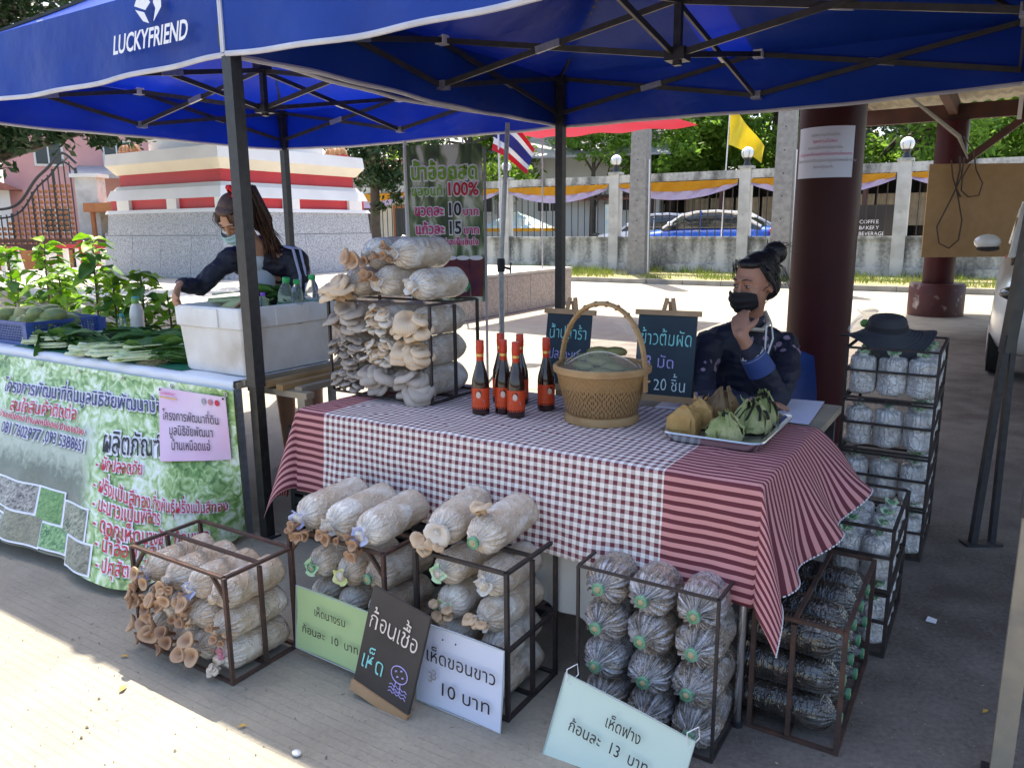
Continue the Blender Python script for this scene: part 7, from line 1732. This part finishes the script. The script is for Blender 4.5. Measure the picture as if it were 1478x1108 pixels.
def hand(wr, d, nrm, s=1.0, curl=.5, side=1):
    """five fingers; d: palm direction, nrm: palm normal (fingers curl towards it)"""
    wr, d, nrm = Vector(wr), Vector(d).normalized(), Vector(nrm).normalized(); nrm = (nrm - d * nrm.dot(d)).normalized(); x = d.cross(nrm) * side
    E = [('e', wr + d * .045 * s, (.001, .001, .001))]
    out = []
    for k in range(4):
        off = (-1.5 + k) * .0195 * s; kn = wr + d * (.088 - .006 * abs(k - 1.3)) * s + x * off
        out.append(('t', [wr + d * .01 * s + x * off * .55, wr + d * .05 * s + x * off * .85, kn], [.016 * s, .0145 * s, .0105 * s]))
        L = (.068, .078, .072, .056)[k] * s; p = kn; a = curl * .6; pts = [kn]; 
        for q, f in enumerate((.44, .32, .26)):
            p = p + (d * math.cos(a) + nrm * math.sin(a)) * L * f; pts.append(p); a += curl * .75
        out.append(('t', pts, [.0098 * s, .0088 * s, .0082 * s, .0068 * s]))
    th = wr + d * .02 * s - x * .022 * s; t1 = th + (d * .6 - x * .75 + nrm * .25).normalized() * .038 * s; t2 = t1 + (d * .85 - x * .3 + nrm * .45).normalized() * .03 * s; t3 = t2 + (d * .9 + nrm * .5).normalized() * .024 * s
    out.append(('t', [wr + d * .005 * s - x * .008 * s, th, t1, t2, t3], [.016 * s, .016 * s, .0125 * s, .0105 * s, .0085 * s]))
    return out
def head_elems(c, face, upv, s=1.0):
    """c: centre of the skull; face: direction the nose points"""
    c = Vector(c); f = Vector(face).normalized(); u = Vector(upv); u = (u - f * u.dot(f)).normalized(); r = f.cross(u)
    Rm = Matrix((r, f, u)).transposed()
    P = lambda x, y, z: c + Rm @ Vector((x * s, y * s, z * s))
    E = [('e', P(0, -.012, .018), (.073 * s, .090 * s, .092 * s), Rm), ('e', P(0, .022, -.035), (.058 * s, .062 * s, .078 * s), Rm), ('e', P(0, .058, -.086), (.026 * s, .024 * s, .022 * s), Rm),
         ('t', [P(0, .082, .012), P(0, .094, -.015), P(0, .104, -.032)], [.008 * s, .010 * s, .012 * s]), ('e', P(.012, .090, -.036), (.009 * s, .010 * s, .008 * s), Rm), ('e', P(-.012, .090, -.036), (.009 * s, .010 * s, .008 * s), Rm),
         ('e', P(0, .070, .028), (.048 * s, .018 * s, .014 * s), Rm), ('e', P(.040, .055, -.022), (.020 * s, .022 * s, .020 * s), Rm), ('e', P(-.040, .055, -.022), (.020 * s, .022 * s, .020 * s), Rm),
         ('e', P(.030, .073, .006), (.015 * s, .010 * s, .009 * s), Rm), ('e', P(-.030, .073, .006), (.015 * s, .010 * s, .009 * s), Rm),
         ('e', P(0, .086, -.060), (.024 * s, .012 * s, .006 * s), Rm), ('e', P(0, .084, -.070), (.022 * s, .012 * s, .007 * s), Rm)]
    for q in (-1, 1): E.append(('e', P(q * .074, -.008, -.012), (.009 * s, .018 * s, .030 * s), Rm))
    return E, P, Rm
def eyes(P, Rm, s, par, closed=False):
    for q in (-1, 1):
        e = obj('eye', G().ell(P(q * .030, .0755, .004), (.0125 * s, .008 * s, .0042 * s if not closed else .003 * s), 12, 8, Rm), M['eye_white'] if not closed else M['hair'], par)
        if not closed: obj('pupil', G().ell(P(q * .030, .081, .003), (.0055 * s, .004 * s, .0042 * s), 10, 6, Rm), M['hair'], e)
        obj('eyebrow', G().tube([P(q * .014, .087, .031), P(q * .03, .084, .0345), P(q * .047, .070, .028)], [.0022 * s, .0028 * s, .0014 * s], 6), M['hair'], par)
        obj('eyelash', G().tube([P(q * .018, .081, .009), P(q * .03, .085, .0115), P(q * .043, .077, .008)], .0016 * s, 5), M['hair'], par)
# --- seated woman (coordinates in metres relative to her base point, x right, y away from the viewer)
wm = thing('person', 'seated woman with hair bun, black face mask, dark floral blouse, chin on hand', 'person', world=Vector((1.0, 3.35, 0)), eul=(0, 0, 0))
O = Vector((1.0, 3.35, 0)); w = lambda x, y, z: Vector((x, y, z)) - O
hc = w(1.04, 3.30, 1.262)
HE, P, Rm = head_elems(hc, (-.84, -.52, -.22), (.06, .0, 1), 1.06)
shR, shL = w(1.225, 3.43, .965), w(.865, 3.36, .975)
elR, wrR = w(1.10, 3.12, .80), w(.930, 3.09, 1.065)
elL, wrL = w(.80, 3.12, .80), w(.955, 3.02, .795)
armR = [shR, (shR + elR) / 2 + Vector((.03, 0, 0)), elR, (elR + wrR) / 2, wrR]; armL = [shL, (shL + elL) / 2 + Vector((-.02, 0, 0)), elL, (elL + wrL) / 2, wrL]
hipc = w(1.08, 3.62, .50)
torso = [('t', [hipc + Vector((-.10, 0, 0)), hipc + Vector((.10, 0, 0))], [.13, .13]), ('t', [hipc + Vector((0, 0, .02)), w(1.08, 3.58, .68), w(1.065, 3.52, .84), w(1.055, 3.47, .95)], [.145, .135, .145, .13]),
         ('t', [w(1.20, 3.45, .965), w(1.06, 3.44, 1.01), w(.90, 3.42, .975)], [.065, .085, .065]), ('t', [w(1.06, 3.44, 1.02), w(1.055, 3.38, 1.12), w(1.05, 3.335, 1.19)], [.075, .052, .052])]
legs = []
for q in (-.09, .11):
    k = hipc + Vector((q * 1.2, -.44, .03)); f_ = k + Vector((0, -.02, -.44)); legs += [('t', [hipc + Vector((q, 0, 0)), hipc + Vector((q * 1.1, -.22, .03)), k], [.09, .075, .055]), ('t', [k, (k + f_) / 2 + Vector((0, .02, 0)), f_], [.055, .052, .035]), ('t', [f_ + Vector((0, .02, -.02)), f_ + Vector((0, -.14, -.04))], [.035, .028])]
hnR = hand(wrR, (hc + Vector((-.088, -.070, -.060)) - wrR), (.35, .75, .25), 1.0, .45, 1)
hnL = hand(wrL, (.95, -.12, .05), (.05, -.1, -1), 1.0, .35, -1)
blob('body', HE + torso + legs + [('t', armR, [.058, .047, .042, .036, .025]), ('t', armL, [.058, .047, .042, .036, .025])] + hnR + hnL, M['skin'], wm, .0052, 5)
eyes(P, Rm, 1.06, wm)
blob('blouse', [('t', [hipc + Vector((0, -.0, .0)), w(1.08, 3.57, .68), w(1.065, 3.51, .84), w(1.055, 3.465, .94)], [.165, .155, .165, .150]), ('t', [w(1.20, 3.45, .955), w(1.06, 3.44, 1.00), w(.89, 3.42, .965)], [.080, .098, .080]), ('t', [w(1.057, 3.42, 1.03), w(1.055, 3.385, 1.085)], [.085, .064]),
     ('t', armR[:4] + [armR[3].lerp(armR[4], .45)], [.070, .062, .056, .054, .050]), ('t', armL[:4] + [armL[3].lerp(armL[4], .6)], [.070, .062, .055, .050, .046])], M['floral'], wm, .0062, 4, .0060)
obj('cuff', G().tube([wrR.lerp(elR, .58), wrR.lerp(elR, .44), wrR.lerp(elR, .30)], [.059, .0565, .053], 18), M['cuff_blue'], wm); obj('cuff_trim', G().tube([wrR.lerp(elR, .33), wrR.lerp(elR, .26)], [.054, .046], 18), M['collar_white'], wm)
obj('collar', G().tube([w(1.0, 3.375, 1.075), w(1.03, 3.32, 1.06), w(1.085, 3.31, 1.055), w(1.125, 3.345, 1.08), w(1.12, 3.40, 1.12)], .016, 8, flat=.6), M['lace'], wm)
obj('lanyard', G().tube([w(1.10, 3.30, 1.075), w(1.095, 3.285, .99), w(1.09, 3.275, .93), w(1.105, 3.27, .90), w(1.09, 3.27, .885)], .0038, 6).tube([w(1.135, 3.34, 1.08), w(1.13, 3.295, 1.02), w(1.10, 3.275, .94)], .0038, 6), M['plastic_white'], wm)
hr = blob('hair', [('e', P(0, -.028, .036), (.084, .090, .090), Rm), ('e', P(0, -.055, -.02), (.074, .062, .075), Rm), ('e', P(0, -.09, .075), (.05, .05, .045), Rm), ('e', P(.0, .026, .084), (.060, .045, .024), Rm), ('t', [P(.074, .01, .05), P(.080, -.01, .0), P(.076, -.03, -.05)], [.012, .012, .008]), ('t', [P(-.074, .01, .05), P(-.080, -.01, .0), P(-.076, -.03, -.05)], [.012, .012, .008])], M['hair'], wm, .005, 3, .0012)
blob('bun', [('e', P(-.0, -.128, .088), (.054, .050, .050), Rm), ('e', P(.02, -.150, .07), (.042, .036, .040), Rm)], M['hair'], hr, .005, 3)
random.seed(5); g = G()
for i in range(70):
    q = random.choice((-1, 1)); y0 = rnd(-.06, .05); g.tube([P(q * rnd(.05, .075), y0, .07 + rnd(0, .03)), P(q * rnd(.084, .092), y0 - .02, .02 + rnd(-.02, .03)), P(q * rnd(.07, .09), y0 - .05 - rnd(0, .03), -.01 - rnd(0, .06))], [.0012, .0009, .0003], 4)
for i in range(24): g.tube([P(rnd(-.04, .04), -.12, .10 + rnd(-.02, .02)), P(rnd(-.07, .07), -.15 + rnd(-.02, .03), .12 + rnd(-.03, .03)), P(rnd(-.08, .08), -.17 + rnd(-.03, .04), .10 + rnd(-.06, .04))], [.0012, .0009, .0003], 4)
obj('loose_strands', g, M['hair'], hr)
def maskmesh(P, s, drop=0.0):
    def f(u, v):
        an = (u - .5) * 2.05; zz = -.052 + (.5 - v) * .092 * (1 - .42 * abs(2 * u - 1) ** 2.2); bul = .012 * math.sin(math.pi * v) + .022 * math.exp(-(an * 2.2) ** 2) * (1 - .5 * v)
        r = .0745 + bul + .0022 * math.sin(v * 19) * (1 - abs(2 * u - 1) ** 3); return P(r * math.sin(an) * 1.0, .022 + (r + .012) * math.cos(an) * (1 - .10 * v), zz - .0 + drop)
    return G().slab(f, 26, 26, .0015)
mk2 = obj('face_mask', maskmesh(P, 1.06), M['mask_black'], wm)
for q in (-1, 1): obj('ear_loop', G().tube([P(q * .072, .04, -.018), P(q * .080, .0, -.0), P(q * .082, -.02, -.02), P(q * .078, .0, -.05), P(q * .070, .035, -.075)], .0018, 5), M['mask_black'], mk2)
obj('earring', G().ell(P(.078, -.002, -.046), (.004, .004, .004), 8, 6), M['gold'], wm)
# blue plastic chair
ch = thing('plastic_chair', 'blue plastic chair behind the seated woman', 'chair', world=Vector((1.27, 3.62, 0)), eul=(0, 0, R_(-14)))
obj('seat', G().slab(lambda u, v: (-.21 + .42 * u, -.2 + .42 * v, .44 - .02 * math.sin(math.pi * u)), 12, 12, .02), M['blue_plastic'], ch)
obj('backrest', G().slab(lambda u, v: ((-.225 + .45 * u) * (1 - .12 * v * v), .23 + .05 * v - .05 * math.cos((u - .5) * 2.6), .50 + .40 * v - .05 * (2 * u - 1) ** 2 * v), 16, 12, .012), M['blue_plastic'], ch)
for x in (-.19, .19):
    for y in (-.18, .2): obj('leg', G().tube([(x, y, .43), (x * 1.12, y * 1.15, 0)], .012, 8), M['zinc'], ch)
    obj('back_support', G().tube([(x, .2, .42), (x * 1.02, .25, .60)], .012, 8), M['zinc'], ch)
# --- girl bending over the vegetables
gl = thing('person', 'girl in dark jacket and pale blue mask with red hair tie, bending over vegetables', 'person', world=Vector((-1.43, 4.47, 0)), eul=(0, 0, 0))
O = Vector((-1.35, 4.5, 0)); w = lambda x, y, z: Vector((x, y, z)) - O
hc = w(-1.365, 4.16, 1.565)
HE, P, Rm = head_elems(hc, (-.32, -.60, -.80), (-.12, -.62, .72), 1.02)
shR, shL = w(-1.13, 4.42, 1.33), w(-1.47, 4.36, 1.35)
elL, wrL = w(-1.60, 4.20, 1.20), w(-1.635, 4.04, 1.225)
elR, wrR = w(-1.12, 4.36, 1.08), w(-1.30, 4.14, 1.14)
torso = [('t', [w(-1.36, 4.85, .88), w(-1.20, 4.85, .88)], [.12, .12]), ('t', [w(-1.28, 4.83, .9), w(-1.28, 4.72, 1.06), w(-1.29, 4.58, 1.20), w(-1.30, 4.47, 1.30)], [.125, .115, .125, .11]), ('t', [w(-1.18, 4.43, 1.33), w(-1.42, 4.40, 1.34)], [.075, .075]), ('t', [w(-1.31, 4.42, 1.36), w(-1.34, 4.30, 1.44), w(-1.35, 4.24, 1.50)], [.065, .048, .048])]
legs = []
for x in (-1.37, -1.19): legs += [('t', [w(x, 4.86, .86), w(x, 4.84, .48), w(x, 4.88, .08)], [.09, .06, .042]), ('t', [w(x, 4.88, .05), w(x, 4.76, .035)], [.04, .032])]
hnL = hand(wrL, (-.12, -.62, -.50), (.5, -.3, -.6), .92, .6, 1); hnR = hand(wrR, (-.8, -.35, -.35), (.0, -.2, -1), .92, .5, -1)
armL = [shL, (shL + elL) / 2, elL, (elL + wrL) / 2, wrL]; armR = [shR, (shR + elR) / 2 + Vector((.02, 0, 0)), elR, (elR + wrR) / 2, wrR]
blob('body', HE + torso + legs + [('t', armL, [.046, .040, .035, .030, .022]), ('t', armR, [.046, .040, .035, .030, .022])] + hnL + hnR, M['skin_light'], gl, .0052, 5)
eyes(P, Rm, 1.02, gl, True)
jk = blob('jacket', [('t', [w(-1.28, 4.84, .92), w(-1.28, 4.73, 1.06), w(-1.29, 4.60, 1.20), w(-1.30, 4.50, 1.30)], [.155, .145, .150, .130]), ('t', [w(-1.16, 4.44, 1.32), w(-1.43, 4.41, 1.335)], [.09, .09]), ('t', armL[:4] + [armL[3].lerp(armL[4], .7)], [.066, .056, .050, .044, .040]), ('t', armR[:4] + [armR[3].lerp(armR[4], .7)], [.070, .062, .054, .047, .042]), ('t', [w(-1.31, 4.46, 1.36), w(-1.33, 4.38, 1.40)], [.085, .07])], M['jacket'], gl, .0062, 4, .0062)
blob('t_shirt', [('e', w(-1.335, 4.40, 1.22), (.085, .062, .14)), ('e', w(-1.33, 4.37, 1.33), (.06, .05, .06))], M['tee'], gl, .006, 4)
lettering('SUMMER', M['ink_navy'], gl, org=w(-1.39, 4.332, 1.17), xd=(1, 0, -.1), size=.03, width=.11)
for k in (-1, 1): obj('sleeve_stripe', G().tube([shR + Vector((-.05, -.035 + k * .012, .078)), shR + Vector((.02 + k * .016, -.055 + k * .012, .062)), shR.lerp(elR, .33) + Vector((.050 + k * .012, -.055 + k * .018, .0)), shR.lerp(elR, .66) + Vector((.046 + k * .012, -.052 + k * .018, 0)), elR + Vector((.030 + k * .01, -.045 + k * .018, .0))], .010, 8, flat=.6), M['stripe'], jk)
obj('zip', G().tube([w(-1.27, 4.375, 1.33), w(-1.262, 4.405, 1.22), w(-1.255, 4.46, 1.10)], .003, 5), M['zinc'], jk)
hr = blob('hair', [('e', P(0, -.026, .034), (.082, .090, .088), Rm), ('e', P(0, -.055, -.02), (.072, .06, .07), Rm), ('e', P(0, .022, .082), (.060, .045, .020), Rm), ('t', [P(-.068, .04, .045), P(-.078, .035, .0), P(-.074, .045, -.055)], [.013, .010, .004]), ('t', [P(.070, .03, .045), P(.080, .02, .0), P(.080, .03, -.05)], [.014, .012, .006])], M['hair_brown'], gl, .005, 3, .0012)
pt = P(-.01, -.085, .085)
random.seed(8); g = G()
for i in range(150):
    o_ = Vector((rnd(-.026, .026), rnd(-.024, .024), rnd(-.024, .024))); e_ = Vector((rnd(-.05, .05), rnd(-.02, .05), rnd(-.07, .07)))
    g.tube([pt + o_ * .5, pt + Vector((.055, .05, .02)) + o_, w(-1.262, 4.29, 1.53) + o_ * 1.6, w(-1.245, 4.33, 1.44) + e_ * .7, w(-1.235, 4.35, 1.37) + e_ * 1.1], [.006, .0055, .0045, .003, .0006], 4)
obj('ponytail', g, M['hair_brown'], hr, smooth=180)
obj('hair_tie', G().lathe([(.018, 0), (.030, .0), (.034, .012), (.028, .024), (.018, .024)], 20, pt - Vector((.02, .03, -.005)), Vector((.5, .4, .5)).to_track_quat('Z', 'Y').to_matrix(), lambda r, z, a, i: (r * (1 + .15 * math.sin(7 * a)), z), caps=False), M['scrunchie'], hr)
obj('hair_tie_bow', G().ell(P(-.045, -.05, .112), (.024, .02, .02), 10, 7), M['scrunchie'], hr)
g = G()
for i in range(46):
    q = random.choice((-1, 1)) * rnd(.35, 1); g.tube([P(q * .05, .052, .088), P(q * .078, .070, .045), P(q * .085, .068, .0 - rnd(0, .06))], [.0018, .0014, .0004], 4)
obj('loose_strands', g, M['hair_brown'], hr)
mk2 = obj('face_mask', maskmesh(P, 1.02), M['mask_blue'], gl)
for q in (-1, 1): obj('ear_loop', G().tube([P(q * .072, .04, -.018), P(q * .080, .0, -.0), P(q * .078, .0, -.05), P(q * .070, .035, -.075)], .0016, 5), M['plastic_white'], mk2)
# greens in her hands
bunch('handful of leafy greens held by the girl', -.62, .50, .9, 12, 'leaf').location = W(-.50, .42, 1.10)
